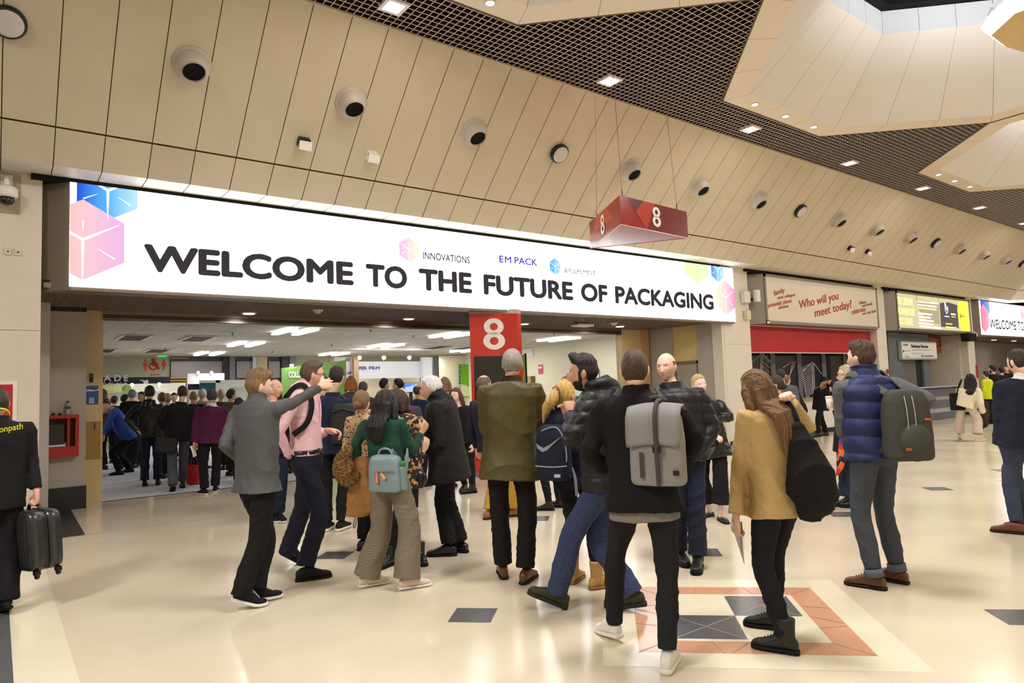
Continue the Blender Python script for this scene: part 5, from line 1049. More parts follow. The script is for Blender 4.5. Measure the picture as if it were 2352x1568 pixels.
    if st:
        nl2, no2 = (60, 84) if near else (28, 40); dd = headdirs(nl2, no2); hp_ = headshape(dd, g('fem')); hp_[..., 1] = np.where(dd[..., 1] > 0, hp_[..., 1], hp_[..., 1]); tf = hairfield(hp_, dd, st)
        r = np.random.default_rng(int(abs(base[0]) * 1000) % 9999); nz = st.get('noise', .2); an = np.arctan2(dd[..., 0], dd[..., 1]); sn = np.zeros_like(an)
        for kk in range(5): sn += np.sin(an * r.integers(9, 42) + dd[..., 2] * r.uniform(4, 18) + r.uniform(0, 6))
        tf = np.where(tf > 0, tf * (1 + nz * sn * .5 + r.normal(size=tf.shape) * nz * .45), tf); out = dd / np.linalg.norm(dd, axis=-1, keepdims=True); out = norm_rows(hp_ * (1 / .076, 1 / .096, 1 / .118)); out = out + np.array((0, 0, st.get('lift', .0))) * sm((tf[..., None] - .012) / .02)
        if st.get('quiffdir'): out = out + np.array(st['quiffdir']) * sm((tf[..., None] - .016) / .02)
        hv = hp_ + out * tf[..., None]; hparts = [(hv.reshape(-1, 3) @ M + hc, gridfaces(nl2, no2))]
        if st.get('long'):
            L = st['long']; wd = st.get('wide', .085); hd_ = st.get('dir', 0.) ; bk = -hF0
            pts = [hc + hU * .075 * hs + bk * .035, hc + bk * .055 + hU * .01, hc - hU * .08 + bk * .068]; n = 7; p = pts[-1].copy()
            for i in range(1, n + 1):
                p = p - UP * L / n + hR * hd_ / n + bk * (.012 if i < 4 else .0); tt = ((p - hip) @ U) / np.linalg.norm(neck - hip)
                if tt < 1.02: need = np.interp(tt, [x_[0] for x_ in TORSO], [x_[2] for x_ in TORSO]) * H * dp + st.get('drape', .03); have = (p - spine(tt)) @ -Fs; p = p - Fs * max(0, need - have)
                pts.append(p.copy())
            aa = [.05, wd * .95, wd] + [wd * x for x in (1.02, 1.04, 1.0, .95, .85, .68, .4)]; bb = [.03, .055, .05] + [.045, .042, .04, .036, .032, .026, .014]
            hparts.append(ringmesh([sring(c, hR, norm(np.cross(hR, norm(pts[min(i + 1, len(pts) - 1)] - pts[max(i - 1, 0)]))), a * hs, b * hs, 22, 2.0) for i, (c, a, b) in enumerate(zip(pts, aa, bb))]))
            if st.get('locks', 1):
                for sx in (1, -1): hparts.append(tubemesh([hc + hR * sx * .06 + hU * .06 + hF * .02, hc + hR * sx * .078 + hF * .012, hc + hR * sx * .084 - hU * .07 + hF * .0, hc + hR * sx * .085 - hU * .13, hc + hR * sx * .075 - UP * (.12 + L * .5)], [.02, .03, .033, .033, .012], 10, 3))
        if st.get('tail'):
            T0 = hc - hF * .1 * hs + hU * st.get('tailz', .04); L = st['tail']; hparts.append(tubemesh([T0 + hF * .03, T0 - hF * .025 + hU * .01, T0 - hF * .06 - UP * .06, T0 - hF * .06 - UP * L * .5 + hR * st.get('dir', 0) * .5, T0 - hF * .04 - UP * L + hR * st.get('dir', 0)], [.028, .026, .042, .04, .008], 12, 4))
        if st.get('bun'): e = headdirs(14, 20).reshape(-1, 3) * .042; hparts.append((e + hc - hF * .1 * hs + hU * st.get('bunz', .04), gridfaces(14, 20)))
        hm = fuse('hair', hparts, .0052 if near else .011, 1, .3) if len(hparts) > 1 else MB().add(*hparts[0]).mesh('hair')
        if len(hparts) > 1:
            hm.materials.clear()
            if near:
                co = getco(hm); no_ = getno(hm); lc = (co - hc) @ np.linalg.inv(M); u = lc[:, 0] + .4 * lc[:, 1]; f = st.get('freq', 1.)
                dsp = .45 * np.sin(u * 210 * f + 2.5 * np.sin(lc[:, 2] * 11) + 3 * np.sin(u * 37)) + .6 * np.sin(u * 430 * f + 2 * np.sin(lc[:, 2] * 17 + 1) + 2 * np.sin(u * 71)) + .45 * np.sin(u * 90 * f + 2 * np.sin(lc[:, 2] * 7)) + .6 * np.sin(lc[:, 0] * 120 + lc[:, 1] * 60 + 3 * np.sin(lc[:, 2] * 9 * st.get('curl', 1)))
                msk = sm((np.linalg.norm(lc, axis=1) - .09) / .02); setco(hm, co + no_ * (dsp * .0021 * st.get('sa', 1.) * msk)[:, None])
        link('hair', hm, mat('hair_%d_%d_%d' % st['col'], st['col'], st.get('rough', .5), .35, noise=.3, nscale=26, stretch=(3, 3, .5), bump=.6, bscale=70), root, True)
        if st.get('tie'): MB().add(*tubemesh([T0 - hF * .012 + hU * .02, T0 - hF * .03 + hU * .005, T0 - hF * .014 - hU * .02], [.028, .03, .028], 12, 2)).build('hair_tie', mat('hair_tie_brown', (120, 84, 56), .7, .2), root, True)
    # clothing
    for ti, tp in enumerate(g('tops', [])):
        th = tp.get('thick', .01); P_ = []; hem = tp.get('hem', .06); fl_ = tp.get('flare', .0); rg = []
        nb = max(2, int(hem / .05)); 
        for i in (range(nb, 0, -1) if not tp.get('start') else ()):
            f = i / nb; c = hip + (-UP * .75 - U * .25) * (hem * f * H) + F * tp.get('hemf', 0) * f; rg.append(sring(c, lat(0), np.cross(U, lat(0)), .1 * H * w + th + fl_ * f, .075 * H * dp + th + fl_ * .8 * f + belly * .3, 32))
        for t, a, b in TORSO:
            if t < tp.get('start', 0): continue
            if t > .98: continue
            waist = tp.get('waist', .5); a2 = a if t > .6 else a * (1 - waist) + .099 * waist; b2 = b if t > .6 else b * (1 - waist) + .073 * waist; bl = belly * math.exp(-((t - .28) / .28) ** 2)
            rg.append(sring(spine(t) + Fs * bl * .6, lat(t), np.cross(U, lat(t)), a2 * H * w + th + bl * .5, b2 * H * dp + th + bl * .6, 32))
        nr = tp.get('neck', .052)
        rg.append(sring(spine(.985), lat(1), np.cross(U, lat(1)), nr * H * .92 + th * .5, nr * H * .82 + th * .5, 32))
        P_.append(ringmesh(rg))
        if tp.get('collar'):
            ch, cr = tp['collar'], tp.get('cr', .047); cu_ = norm(hc - neck); cF = np.cross(cu_, lat(1)); P_.append(ringmesh([sring(neck + cu_ * z * H - UP * .01 + cF * .004, lat(1), cF, (cr + e) * H * 1.02 + th * .3, (cr + e) * H * .98 + th * .3, 28, 2.0) for z, e in ((-.045, .012), (0, .002), (ch * .6, 0), (ch, .002))]))
        if tp.get('hood'):
            hh_ = tp['hood']; nn = neck + U * .015; cx_ = [nn + (Fs * math.cos(a) * .8 + Rs * math.sin(a)) * .085 * s - UP * .01 + UP * .03 * (1 - math.cos(a)) * .5 for a in np.linspace(.7, 2 * math.pi - .7, 9)]
            P_.append(tubemesh(cx_, [.026 * hh_, .034 * hh_, .042 * hh_, .05 * hh_, .054 * hh_, .05 * hh_, .042 * hh_, .034 * hh_, .026 * hh_], 12, 2)); P_.append(tubemesh([nn - Fs * .09 * s + UP * .01, nn - Fs * .125 * s - UP * .05, nn - Fs * .12 * s - UP * .12], np.array([.05, .055, .03]) * hh_, 12, 2))
        if tp.get('sleeves', True):
            sc = tp.get('cuff', .03); sr = tp.get('sr', 1.)
            for sg, sh, el, wr, side in arms:
                o = Rs * side; sl = tp.get('slen', .93); wv = el + (wr - el) * sl
                P_.append(tubemesh([sh - o * .08 * s - U * .022 * s, sh - U * .008 * s, sh + (el - sh) * .35, sh + (el - sh) * .75, el, el + (wv - el) * .4, wv], np.array([.046, .054, .052, .046, .044, .040, sc * 1.12]) * s * sr * np.array([1, 1, 1, 1, 1, 1, 1]) + th * .7, 16, 2, round_caps=False))
        me = fuse(tp.get('name', 'jacket'), P_, vox * tp.get('vx', 1), tp.get('smooth', 4), .5); me.materials.clear()
        if tp.get('quilt'):
            co = getco(me); no_ = getno(me); hgt = (co - hip) @ UP; sp_ = tp['quilt']; ph = np.abs(np.sin(hgt * math.pi / sp_ + .25 * np.sin(co @ Rr * 9))); setco(me, co + no_ * (tp.get('qa', .012) * (ph ** .6 - .6))[:, None])
        folds(me, tp.get('fold', .0022), ti * 7 + int(abs(base[1]) * 977) % 997, tp.get('fs', 1.))
        if tp.get('hemcol') is not None: pass
        oo = link(tp.get('name', 'jacket'), me, tp['m'], root, True); tp['obj'] = oo
    if g('bot'):
        bt = g('bot'); P_ = []; cut = {'straight': (.053, .05, .045, .044, .043), 'slim': (.053, .047, .038, .037, .031), 'wide': (.057, .057, .058, .062, .068), 'loose': (.055, .053, .05, .049, .05), 'flare': (.053, .048, .044, .05, .066), 'legging': (.05, .045, .036, .034, .025)}[bt.get('cut', 'straight')]
        P_.append(ringmesh([sring(spine(t), lat(0), np.cross(U, lat(0)), a * H * w * .99 + .003, b * H * dp + .003 + (belly * .3 if t > .1 else 0), 24) for t, a, b in [(-.2, .07, .055), (-.13, .088, .066)] + (TORSO[1:4] + [(.33, .087, .064)] if not bt.get('wtop') else TORSO[1:3] + [(bt['wtop'], .096, .07)])]))
        for sg in 'LR':
            hj, kn, an = q.hj[sg], q.kn[sg], q.ank[sg]; hz = bt.get('hem', .012); ahem = an + (kn - an) * (hz / .245); side = 1 if sg == 'R' else -1
            P_.append(tubemesh([hj + U * .03 * H, hj - U * .02 * H, hj + (kn - hj) * .45, kn, kn + (an - kn) * .45, ahem], np.array([.046, cut[0], cut[1], cut[2], cut[3], cut[4]]) * H * bt.get('k', 1.), 18, 3, round_caps=False))
        me = fuse('trousers', P_, vox, 5, .5); me.materials.clear(); folds(me, bt.get('fold', .003), int(abs(base[0]) * 531) % 997, 1.15); link('trousers', me, bt['m'], root, True)
        if bt.get('turnup'):
            for sg in 'LR':
                an, kn = q.ank[sg], q.kn[sg]; d = norm(kn - an); V, F_ = ringmesh([sring(an + d * z, *perp(d), r_, r_, 24, 2) for z, r_ in ((.0, cut[4] * H + .001), (.0, cut[4] * H + .007), (.055, cut[4] * H + .008), (.056, cut[4] * H + .001))]); MB().add(V, F_).build('turn_up', bt['turnup'], root, True)
    sh_ = g('shoes', dict(m=mat('shoe_black', (22, 21, 21), .4, .4), sole=mat('sole_black', (16, 15, 15), .7, .2)))
    for sg, fp in (('R', Rf_), ('L', Lf)):
        fy = D(g('fyaw' + sg, yaw)); pit = math.radians(g('fp' + sg, 0)); shoe(fp + UP * g('lift' + sg, 0), fy, pit, s * sh_.get('k', 1.), sh_, root, sg, q)
    return q
def perp(d):
    u = norm(np.cross(d, (0, 1, 0) if abs(d[1]) < .9 else (1, 0, 0))); return u, np.cross(d, u)
def norm_rows(a): return a / (np.linalg.norm(a, axis=-1, keepdims=True) + 1e-9)
def shoe(fp, fy, pit, s, st, root, sg, q):
    rt = np.cross(fy, UP); hi = st.get('high', 0)
    prof = [(-.068, .016, .03, .05), (-.062, .028, .045, .068), (-.03, .034, .06, .088), (.02, .036, .075, .1), (.06, .038, .065, .088), (.1, .042, .05, .066), (.14, .045, .04, .05), (.175, .041, .034, .042), (.195, .028, .028, .034), (.205, .012, .024, .028)]
    if st.get('ballet'): prof = [(a, b * .88, c * .55, (.045 if .0 < a < .13 else c * .95)) for a, b, c, e in prof]
    heel_p = np.array((0., 0, 0)); ball = .12 * s
    def tf(x, z, y=0):      # x along the foot, rotated about the ball (heel lifted) or the heel (toe lifted)
        if pit > 0: x0 = ball
        else: x0 = -.06 * s
        dx = x - x0; c_, s_ = math.cos(pit), math.sin(pit)
        if pit > 0 and dx > 0: X, Z = x, z
        else: X, Z = x0 + dx * c_ + z * s_, z * c_ - dx * s_
        return fp + fy * X + rt * y + UP * (Z + .001)
    so = st.get('soleh', .022)
    def ring(x, hw, h0, h1, n=16, z0=None):
        out = []
        for i in range(n):
            a = 2 * math.pi * i / n; cx_, sx_ = math.cos(a), math.sin(a); yy = np.sign(cx_) * abs(cx_) ** .75 * hw; zz = (h0 + h1) / 2 + np.sign(sx_) * abs(sx_) ** .7 * (h1 - h0) / 2; out.append(tf(x * s, zz * s, yy * s))
        return np.array(out)
    up = [ring(a, b, so * .7, so * .6 + e * .96) for a, b, c_, e in prof]; P_ = [ringmesh(up)]
    if hi: P_.append(ringmesh([sring(tf(.0, z * s), fy, rt, r_ * s * 1.15, r_ * s, 16, 2) for z, r_ in ((.05, .042), (.09, .045), (.09 + hi * .6, .048), (.09 + hi, .052))]))
    me = fuse('shoe', P_, .007, 2, .5); me.materials.clear(); o = link('shoe', me, st['m'], root, True)
    sl = [ring(a + (.006 if a > 0.1 else -.004 if a < 0 else 0), b + .004, 0, so) for a, b, c_, e in prof]; V, F = ringmesh(sl); MB().add(V, F).build('sole', st.get('sole', st['m']), o, True)
    if st.get('lace'):
        mb = MB()
        for i in range(5):
            x = .05 + .018 * i; h = np.interp(x, [p[0] for p in prof], [p[3] for p in prof]) + so * .6 + .003; mb.tube([tf(x * s, (h - .012) * s, -.022 * s), tf((x + .004) * s, h * s, 0), tf((x + .008) * s, (h - .012) * s, .022 * s)], .003, 5)
        mb.build('laces', st['lace'], o)
    return o
# ---------------------------------------------------------------- bags
def backpack(q, px, py, wdt, hgt, dep, label, m, name='backpack', t=.62, gap=.0, yaw=None, roll=0., straps=True, strapm=None, cat='backpack', shape=3.2, taper=.92, sth=.0):
    Fs = q.Fs if yaw is None else q.D(yaw); Rs = np.cross(Fs, UP); U = norm(q.U * .8 + UP * .2); U = U - Rs * (U @ Rs); U = norm(U); back = -norm(np.cross(U, Rs)); Fw = -back
    off = (q.spine(t) + back * (.105 * q.s + gap + dep / 2) - q.base) @ q.away; c = q.at(px, py, off)
    if roll: U, Rs = U * math.cos(roll) + Rs * math.sin(roll), Rs * math.cos(roll) - U * math.sin(roll)
    r = empty(name, c - U * hgt / 2, label, cat); q.packc, q.packax = c, (Rs, back, U)
    rg = []
    for z, a, b in ((-.5, .8, .7), (-.485, .92, .88), (-.44, 1, 1), (-.2, 1, 1.02), (.1, .98, .95), (.34, taper, .82), (.45, taper * .86, .66), (.49, taper * .68, .5), (.5, taper * .5, .36)): rg.append(sring(c + U * z * hgt, Rs, back, wdt / 2 * a, dep / 2 * b, 32, shape))
    V, F = ringmesh(rg); me = fuse('bag_body', [(V, F)], .011, 3, .5); me.materials.clear(); folds(me, .0012, 5); link('bag_body', me, m, r, True)
    if straps:
        for sx, sg in ((1, 'R'), (-1, 'L')):
            if straps in ('L', 'R') and sg != straps: continue
            sh = q.sh[sg]; top = c + U * hgt * .42 - back * dep * .45 + Rs * sx * wdt * .18; sp = q.spine(.87) + q.Rs * sx * .07 * q.H + q.U * (.062 * q.s + sth); fr = q.spine(.72) + q.Rs * sx * .085 * q.H + q.Fs * (.07 * q.H + sth); lo = q.spine(.42) + q.Rs * sx * .105 * q.H + q.Fs * .03 * q.H; bt = c - U * hgt * .36 - back * dep * .4 + Rs * sx * wdt * .42
            V, F = ribbon(q, [top, top * .4 + sp * .6 - q.U * .0, sp, (sp + fr) / 2 + q.Fs * .025 + q.U * .012, fr, lo, bt], .027, .006); MB().add(V, F).build('strap', strapm or m, r, True)
    return r, c, Rs, back, U
def onpack(c, Rs, back, U, x, y, z): return c + Rs * x + back * y + U * z
def ribbon(q, pts, w, t, sub=4):
    P = catmull(np.array(pts), sub); T = np.gradient(P, axis=0); rings = []
    for p, tg in zip(P, T):
        tg = norm(tg); tt = np.clip(((p - q.hip) @ q.U) / np.linalg.norm(q.neck - q.hip), 0, .86); n = p - q.spine(tt); n = norm(n - tg * (n @ tg)); sd = np.cross(tg, n)
        rings.append(np.array([p + sd * w * a + n * t * b for a, b in ((1, -1), (1, .6), (.85, 1), (-.85, 1), (-1, .6), (-1, -1))]))
    return ringmesh(rings)
def patch(name, pts, th, m, parent, smooth=True, sub=0):
    """thin curved panel through a grid of points (rows of equal length)"""
    n, k = len(pts), len(pts[0]); P_ = np.array(pts, float); N = norm(np.cross(P_[0, -1] - P_[0, 0], P_[-1, 0] - P_[0, 0])); Q = P_ + N * th; V = np.concatenate([P_.reshape(-1, 3), Q.reshape(-1, 3)]); o = n * k
    F = []
    for i in range(n - 1):
        for j in range(k - 1): a = i * k + j; F += [(a, a + k, a + k + 1, a + 1), (o + a, o + a + 1, o + a + k + 1, o + a + k)]
    for i in range(n - 1):
        for a, b in ((i * k, (i + 1) * k), ((i + 1) * k - 1, (i + 2) * k - 1)): F.append((a, b, o + b, o + a))
    for j in range(k - 1):
        for a, b in ((j, j + 1), ((n - 1) * k + j, (n - 1) * k + j + 1)): F.append((a, b, o + b, o + a))
    return MB().add(V, F).build(name, m, parent, smooth)
BLK = cloth('cloth_black', (26, 25, 26)); BLK2 = cloth('trouser_black', (24, 23, 25)); NAVYT = cloth('trouser_navy', (28, 29, 42)); CHAR = cloth('cloth_charcoal', (70, 70, 72)); JEAN = cloth('denim_blue', (52, 62, 92), noise=.2); JEAND = cloth('denim_dark', (36, 42, 60), noise=.2); NAVY = cloth('cloth_navy', (32, 36, 58))
PUFF = mat('puffer_black', (24, 24, 27), .5, .35, bump=.2, bscale=25); LEATH = mat('leather_black', (20, 20, 21), .33, .5, bump=.2, bscale=40)
SHB = dict(m=mat('shoe_black', (22, 21, 21), .4, .4), sole=mat('sole_black', (16, 15, 15), .7, .2)); LACEW = mat('lace_white', (216, 212, 204), .7, .2); LACEK = mat('lace_black', (30, 28, 28), .7, .2)
WSOLE = mat('sole_white', (222, 216, 204), .6, .3); BRSH = dict(m=mat('shoe_brown', (92, 58, 38), .35, .4), sole=mat('sole_dark', (34, 24, 18), .7, .2), lace=mat('lace_brown', (60, 40, 28), .7, .2))
def top(m, **k): return dict(m=m, **k)
# 1 -- man at the left edge with the suitcase
q = person('man in black jumper with yellow back print carrying a suitcase, cut by left edge', (-48, 1412), (16, 1412), 1.70, -8, near=True, w=1.08, tops=[top(BLK, name='jumper', hem=.09, cuff=.036, collar=.02)], bot=dict(m=BLK2, cut='loose'), hair=dict(col=(58, 46, 40), side=.005, top=.006, spot=1), skin='ruddy', armR=dict(h=(84, 1128, -.05), e=(72, 1050, .04), hd=(0, .1, -1), pn=(-1, 0, 0), curl=1.05, pole=(.6, -1, 0)), shoes=SHB, fpR=18)
lab = q.root; mt = mat('print_yellow', (208, 214, 30), .6, .3)
A, B, T = q.at(-2, 993, -.2), q.at(52, 984, -.2), q.at(-2, 975, -.2); nn = np.cross(norm(B - A), UP)
letters('lettering', 'onpath', A + nn * .03, B - A, UP, np.linalg.norm(B - A), .045, mt, q.root, .01)
MB().add(*tubemesh([q.neck + (q.Fs * math.cos(a) + q.Rs * math.sin(a)) * .075 + UP * (.03 - .05 * math.cos(a)) for a in np.linspace(.3, 2 * math.pi - .3, 16)], [.008] * 16, 8)).build('lanyard', mat('lanyard_lime', (206, 226, 60), .6, .3), q.root, True)
def suitcase():
    hw = q.wr['R'] + np.array((0, 0, -.095)); r = empty('suitcase', hw - UP * .5, 'black ribbed hard shell suitcase hanging from the hand at left edge', 'suitcase'); ax = q.D(-25); sd = q.D(65); U = norm(UP + ax * .0 - q.rt * .06); c = hw - U * .265 + ax * .03; SUIT = mat('suitcase_shell', (44, 43, 44), .28, .5)
    def shell(s0, s1, nm):
        rg = [sring(c + sd * z, ax, U, .165 - e, .225 - e, 40, 5) for z, e in ((s0, .03), (s0 + (s1 - s0) * .12, .006), (s0 + (s1 - s0) * .4, 0), (s1, 0))]
        V, F = ringmesh(rg); o = MB().add(V, F).build(nm, SUIT, r, True); return o
    f = shell(-.115, -.01, 'front_shell'); b = shell(.115, .01, 'back_shell'); V, F = ringmesh([sring(c + sd * z, ax, U, .16, .22, 40, 5) for z in (-.012, .012)]); MB().add(V, F).build('zip_band', BLACKP, r, True)
    mb = MB()
    for i in range(5): mb.obox(c - sd * .113 + ax * (-.1 + .05 * i), ax * .008, U * .16, sd * .005)
    mb.build('ribs', SUIT, r)
    MB().add(*tubemesh([c + U * .22 - ax * .085, c + U * .255 - ax * .06, c + U * .262, c + U * .255 + ax * .06, c + U * .22 + ax * .085], [.012, .013, .014, .013, .012], 10, 3)).build('handle', BLACKP, r, True)
    for sx in (1, -1):
        for sy in (1, -1):
            p = c - U * .235 + ax * .13 * sx + sd * .075 * sy; w_ = MB().lathe(p - U * .018 - sd * .012, sd, [(.018, 0), (.024, .004), (.024, .02), (.018, .024)], 18).build('wheel', BLACKP, r, True); MB().obox(p + U * .006, ax * .02, sd * .018, U * .016).build('fork', BLACKP, w_)
suitcase()
# 2 -- boy pointing
q = person('young man in grey softshell jacket pointing with outstretched arm', (588, 1384), (548, 1402), 1.70, 52, hip=(590, 1105), neck=(590, 915, .02), head=(594, 889, .04), hyaw=72, hpitch=8, syaw=42, tops=[top(mat('softshell_grey', (78, 78, 78), .7, .3, noise=.06, nscale=40, bump=.1, bscale=60), hem=.045, flare=.035, cuff=.034, collar=.035, cr=.042, waist=.9, fold=.003)], bot=dict(m=BLK2, cut='straight'), hair=dict(col=(122, 92, 62), side=.004, top=.02, quiff=.014, noise=.3, lift=.1), armR=dict(h=(735, 887, .3), e=(672, 926, .16), hd=(.2, 1, .25), pn=(-.9, .2, -.3), curl=(.2, .12, .12, .2), spread=.12, thumb=-.2, hs=1.05), armL=dict(h=(560, 1060, .1), e=(516, 1022, -.02), pocket=1), shoes=dict(m=mat('trainer_black', (24, 24, 25), .7, .2), sole=WSOLE, lace=LACEW, soleh=.03), fyawR=78, fyawL=70, fpR=24, fpL=4, skin='fair')
# 3 -- man in pink shirt
q = person('man in pink shirt and glasses holding a phone, facing right', (655, 1302), (700, 1333), 1.87, 104, hip=(705, 1060, 0), neck=(697, 882), head=(717, 862), hyaw=80, hpitch=6, w=.95, tops=[top(mat('shirt_pink', (226, 184, 192), .8, .2, noise=.05, nscale=60, bump=.1, bscale=60), name='shirt', start=.05, thick=.002, cuff=.036, collar=.03, cr=.036, fold=.0026, waist=.6, sr=.95)], bot=dict(m=NAVYT, cut='straight', wtop=.15), hair=dict(col=(84, 66, 50), side=.005, top=.013, quiff=.012, line=.05), armR=dict(h=(664, 1050, -.12), e=(642, 992, -.2), pocket=1, hd=(-.2, .5, -1)), armL=dict(h=(752, 988, -.02), e=(712, 1012, .1), hd=(.1, 1, -.25), pn=(-.5, -.2, -.8), curl=.55), shoes=dict(m=mat('shoe_suede_black', (30, 28, 29), .8, .2), sole=mat('sole_black', (16, 15, 15), .7, .2)), fyawR=80, fyawL=60, fpL=34, eyes=True, skin='ruddy')
V, F = ringmesh([sring(q.hip + q.U * z, q.R, np.cross(q.U, q.R), .0945 * q.H * .95 + .006, .0715 * q.H + .006, 28) for z in (.055, .092)]); MB().add(V, F).build('belt', LEATH, q.root, True)
mb = MB()
for sx in (1, -1):
    c = q.hc + q.hR * .033 * sx + q.hF * .1 + q.hU * .012; ring = [c + q.hR * .023 * math.cos(a) + q.hU * .016 * math.sin(a) for a in np.linspace(0, 2 * math.pi, 14)]; mb.tube(ring, .0022, 6); mb.tube([c + q.hR * .023 * sx + q.hU * .006, q.hc + q.hR * .078 * sx + q.hF * .05 + q.hU * .016, q.hc + q.hR * .082 * sx - q.hF * .01 + q.hU * .012], .0022, 6)
mb.tube([q.hc + q.hR * .01 + q.hF * .104 + q.hU * .014, q.hc - q.hR * .01 + q.hF * .104 + q.hU * .014], .0022, 6); mb.build('glasses', BLACKP, q.root, True)
mb = MB(); P_ = [q.at(686, 895, -.12), q.at(668, 905, -.16), q.at(690, 960, -.17), q.at(676, 990, -.16), q.at(658, 1015, -.2), q.at(655, 1060, -.05)]
MB().add(*tubemesh([q.spine(t_) + q.Fs * (np.interp(t_, [x_[0] for x_ in TORSO], [x_[2] for x_ in TORSO]) * q.H + .003) for t_ in (.2, .3, .45, .6, .75, .86)], [.012] * 6, 8, 3)).build('placket', MATS['shirt_pink'], q.root, True)
t = empty('shoulder_strap_bag', q.base + UP * .9, 'black strap bag slung over the pink shirt shoulder', 'bag'); sp = q.spine(.87) + q.Rs * .075 * q.H + UP * .066
MB().add(*ribbon(q, [q.spine(.85) + q.Rs * .07 * q.H - q.Fs * .12, sp - q.Fs * .04, sp + q.Fs * .04, q.spine(.75) + q.Rs * .085 * q.H + q.Fs * .1, q.spine(.5) + q.Rs * .1 * q.H + q.Fs * .06, q.spine(.35) + q.Rs * .105 * q.H - q.Fs * .06], .024, .005)).build('strap', BLK, t, True)
e = headdirs(16, 20).reshape(-1, 3) * (.07, .14, .19); MB().add(e @ np.stack([q.Fs, q.Rs, UP]) + q.spine(.55) - q.Fs * .2 + q.Rs * .0, gridfaces(16, 20)).build('bag_body', BLK, t, True)
w = q.wr['L']; d = norm(q.Fs - UP * .1); t = empty('mobile_phone', w + d * .12 - UP * .05, 'phone with violet screen held by the man in pink shirt', 'phone'); c = w + d * .13 - UP * .045; sd = np.cross(d, UP); nz = norm(UP - d * .2); mb = MB(); mb.obox(c, d * .075, sd * .037, nz * .005); mb.build('case', BLACKP, t, bevel=.003); mb = MB(); mb.obox(c + nz * .0058, d * .07, sd * .033, nz * .0006); mb.build('screen', mat('phone_violet', (104, 88, 150), .15, .5), t)
# 4 -- man with black backpack
q = person('man in navy jumper with slim black backpack facing away beside pink shirt', (752, 1218), (782, 1218), 1.80, 14, head=(774, 866), hyaw=25, tops=[top(NAVY, name='jumper', hem=.06, collar=.03, fold=.0025)], bot=dict(m=BLK2, cut='slim'), hair=dict(col=(44, 34, 30), side=.008, top=.014), shoes=dict(m=mat('trainer_black', (24, 24, 25), .7, .2), sole=WSOLE, lace=LACEW, soleh=.032), skin='fair', fyawR=30)
r, c, Rs, bk, U = backpack(q, 790, 972, .31, .45, .15, 'slim black backpack on the navy jumper, left of the green jumper', mat('pack_black', (34, 34, 36), .6, .3, bump=.1, bscale=80)); MB().add(*tubemesh([onpack(c, Rs, bk, U, x, .066, .165 - abs(x) * .3) for x in (-.12, -.06, 0, .06, .12)], [.012] * 5, 8, 2)).build('top_handle', BLACKP, r, True)
# 5 -- woman in green jumper
CHK = bpy.data.materials.new('check_trouser'); CHK.use_nodes = True; nt = CHK.node_tree; b_ = nt.nodes['Principled BSDF']; tc = nt.nodes.new('ShaderNodeTexCoord'); ck = nt.nodes.new('ShaderNodeTexChecker'); ck.inputs['Scale'].default_value = 150; ck.inputs[1].default_value = rgb(86, 76, 62); ck.inputs[2].default_value = rgb(140, 128, 108); nt.links.new(tc.outputs['Object'], ck.inputs[0]); nt.links.new(ck.outputs[0], b_.inputs['Base Color']); b_.inputs['Roughness'].default_value = .9
q = person('woman with long black hair in dark green jumper and checked wide trousers', (842, 1347), (935, 1352), 1.64, 28, fem=True, w=.9, d=.92, hip=(893, 1120), neck=(878, 955), head=(886, 932), hyaw=38, hpitch=4, tops=[top(cloth('knit_green', (32, 66, 52)), name='jumper', hem=.05, thick=.006, cuff=.03, fold=.0025, waist=.6)], bot=dict(m=CHK, cut='wide', k=.98, hem=.0), hair=dict(col=(26, 21, 20), side=.014, top=.02, long=.2, wide=.098, rough=.42, sa=1.4), armR=dict(h=(968, 992, .12), e=(945, 1040, .0), hd=(.3, .6, .9), pn=(-.9, .2, -.1), curl=.7), armL=dict(h=(822, 1082, .1), e=(818, 1020, .05)), shoes=dict(m=mat('canvas_cream', (214, 196, 180), .8, .2), sole=WSOLE, lace=LACEW, soleh=.026), fyawL=70, fyawR=75, skin='tan')
GB = mat('pack_greyblue', (120, 140, 144), .38, .45, bump=.12, bscale=50)
r, c, Rs, bk, U = backpack(q, 886, 1086, .27, .29, .13, 'pale grey blue leather backpack with tassel charms on the green jumper', GB, straps='R', strapm=GB, t=.36, taper=.97, shape=5)
MB().add(*tubemesh([onpack(c, Rs, bk, U, x, .0, z) for x, z in ((-.06, .13), (-.045, .175), (0, .19), (.045, .175), (.06, .13))], [.009] * 5, 8, 3)).build('top_handle', GB, r, True); mb = MB(); mb.obox(onpack(c, Rs, bk, U, 0.02, .069, .02), Rs * .09, U * .003, bk * .003); mb.build('zip', mat('zip_gold', (150, 130, 90), .4, .5, .6), r)
mb = MB(); mb.add(*tubemesh([onpack(c, Rs, bk, U, -.06 + .02, .075, .02), onpack(c, Rs, bk, U, -.035, .08, -.06)], [.006, .013], 8)); mb.build('coral_tassel', mat('tassel_coral', (220, 110, 100), .7, .2), r); mb = MB(); mb.add(*tubemesh([onpack(c, Rs, bk, U, 0.0, .075, .01), onpack(c, Rs, bk, U, .03, .08, -.03)], [.006, .014], 8)); mb.build('tan_tassel', mat('tassel_tan', (206, 150, 90), .7, .2), r)
mb = MB(); mb.obox(onpack(c, Rs, bk, U, .142, -.01, -.04), Rs * .025, bk * .03, U * .09); mb.build('bottle_pocket', GB, r, bevel=.01); MB().lathe(onpack(c, Rs, bk, U, .14, -.01, .05), U, [(.026, 0), (.026, .03), (.02, .04)], 14).build('bottle_cap', mat('cap_green', (60, 120, 70), .4, .4), r, True)
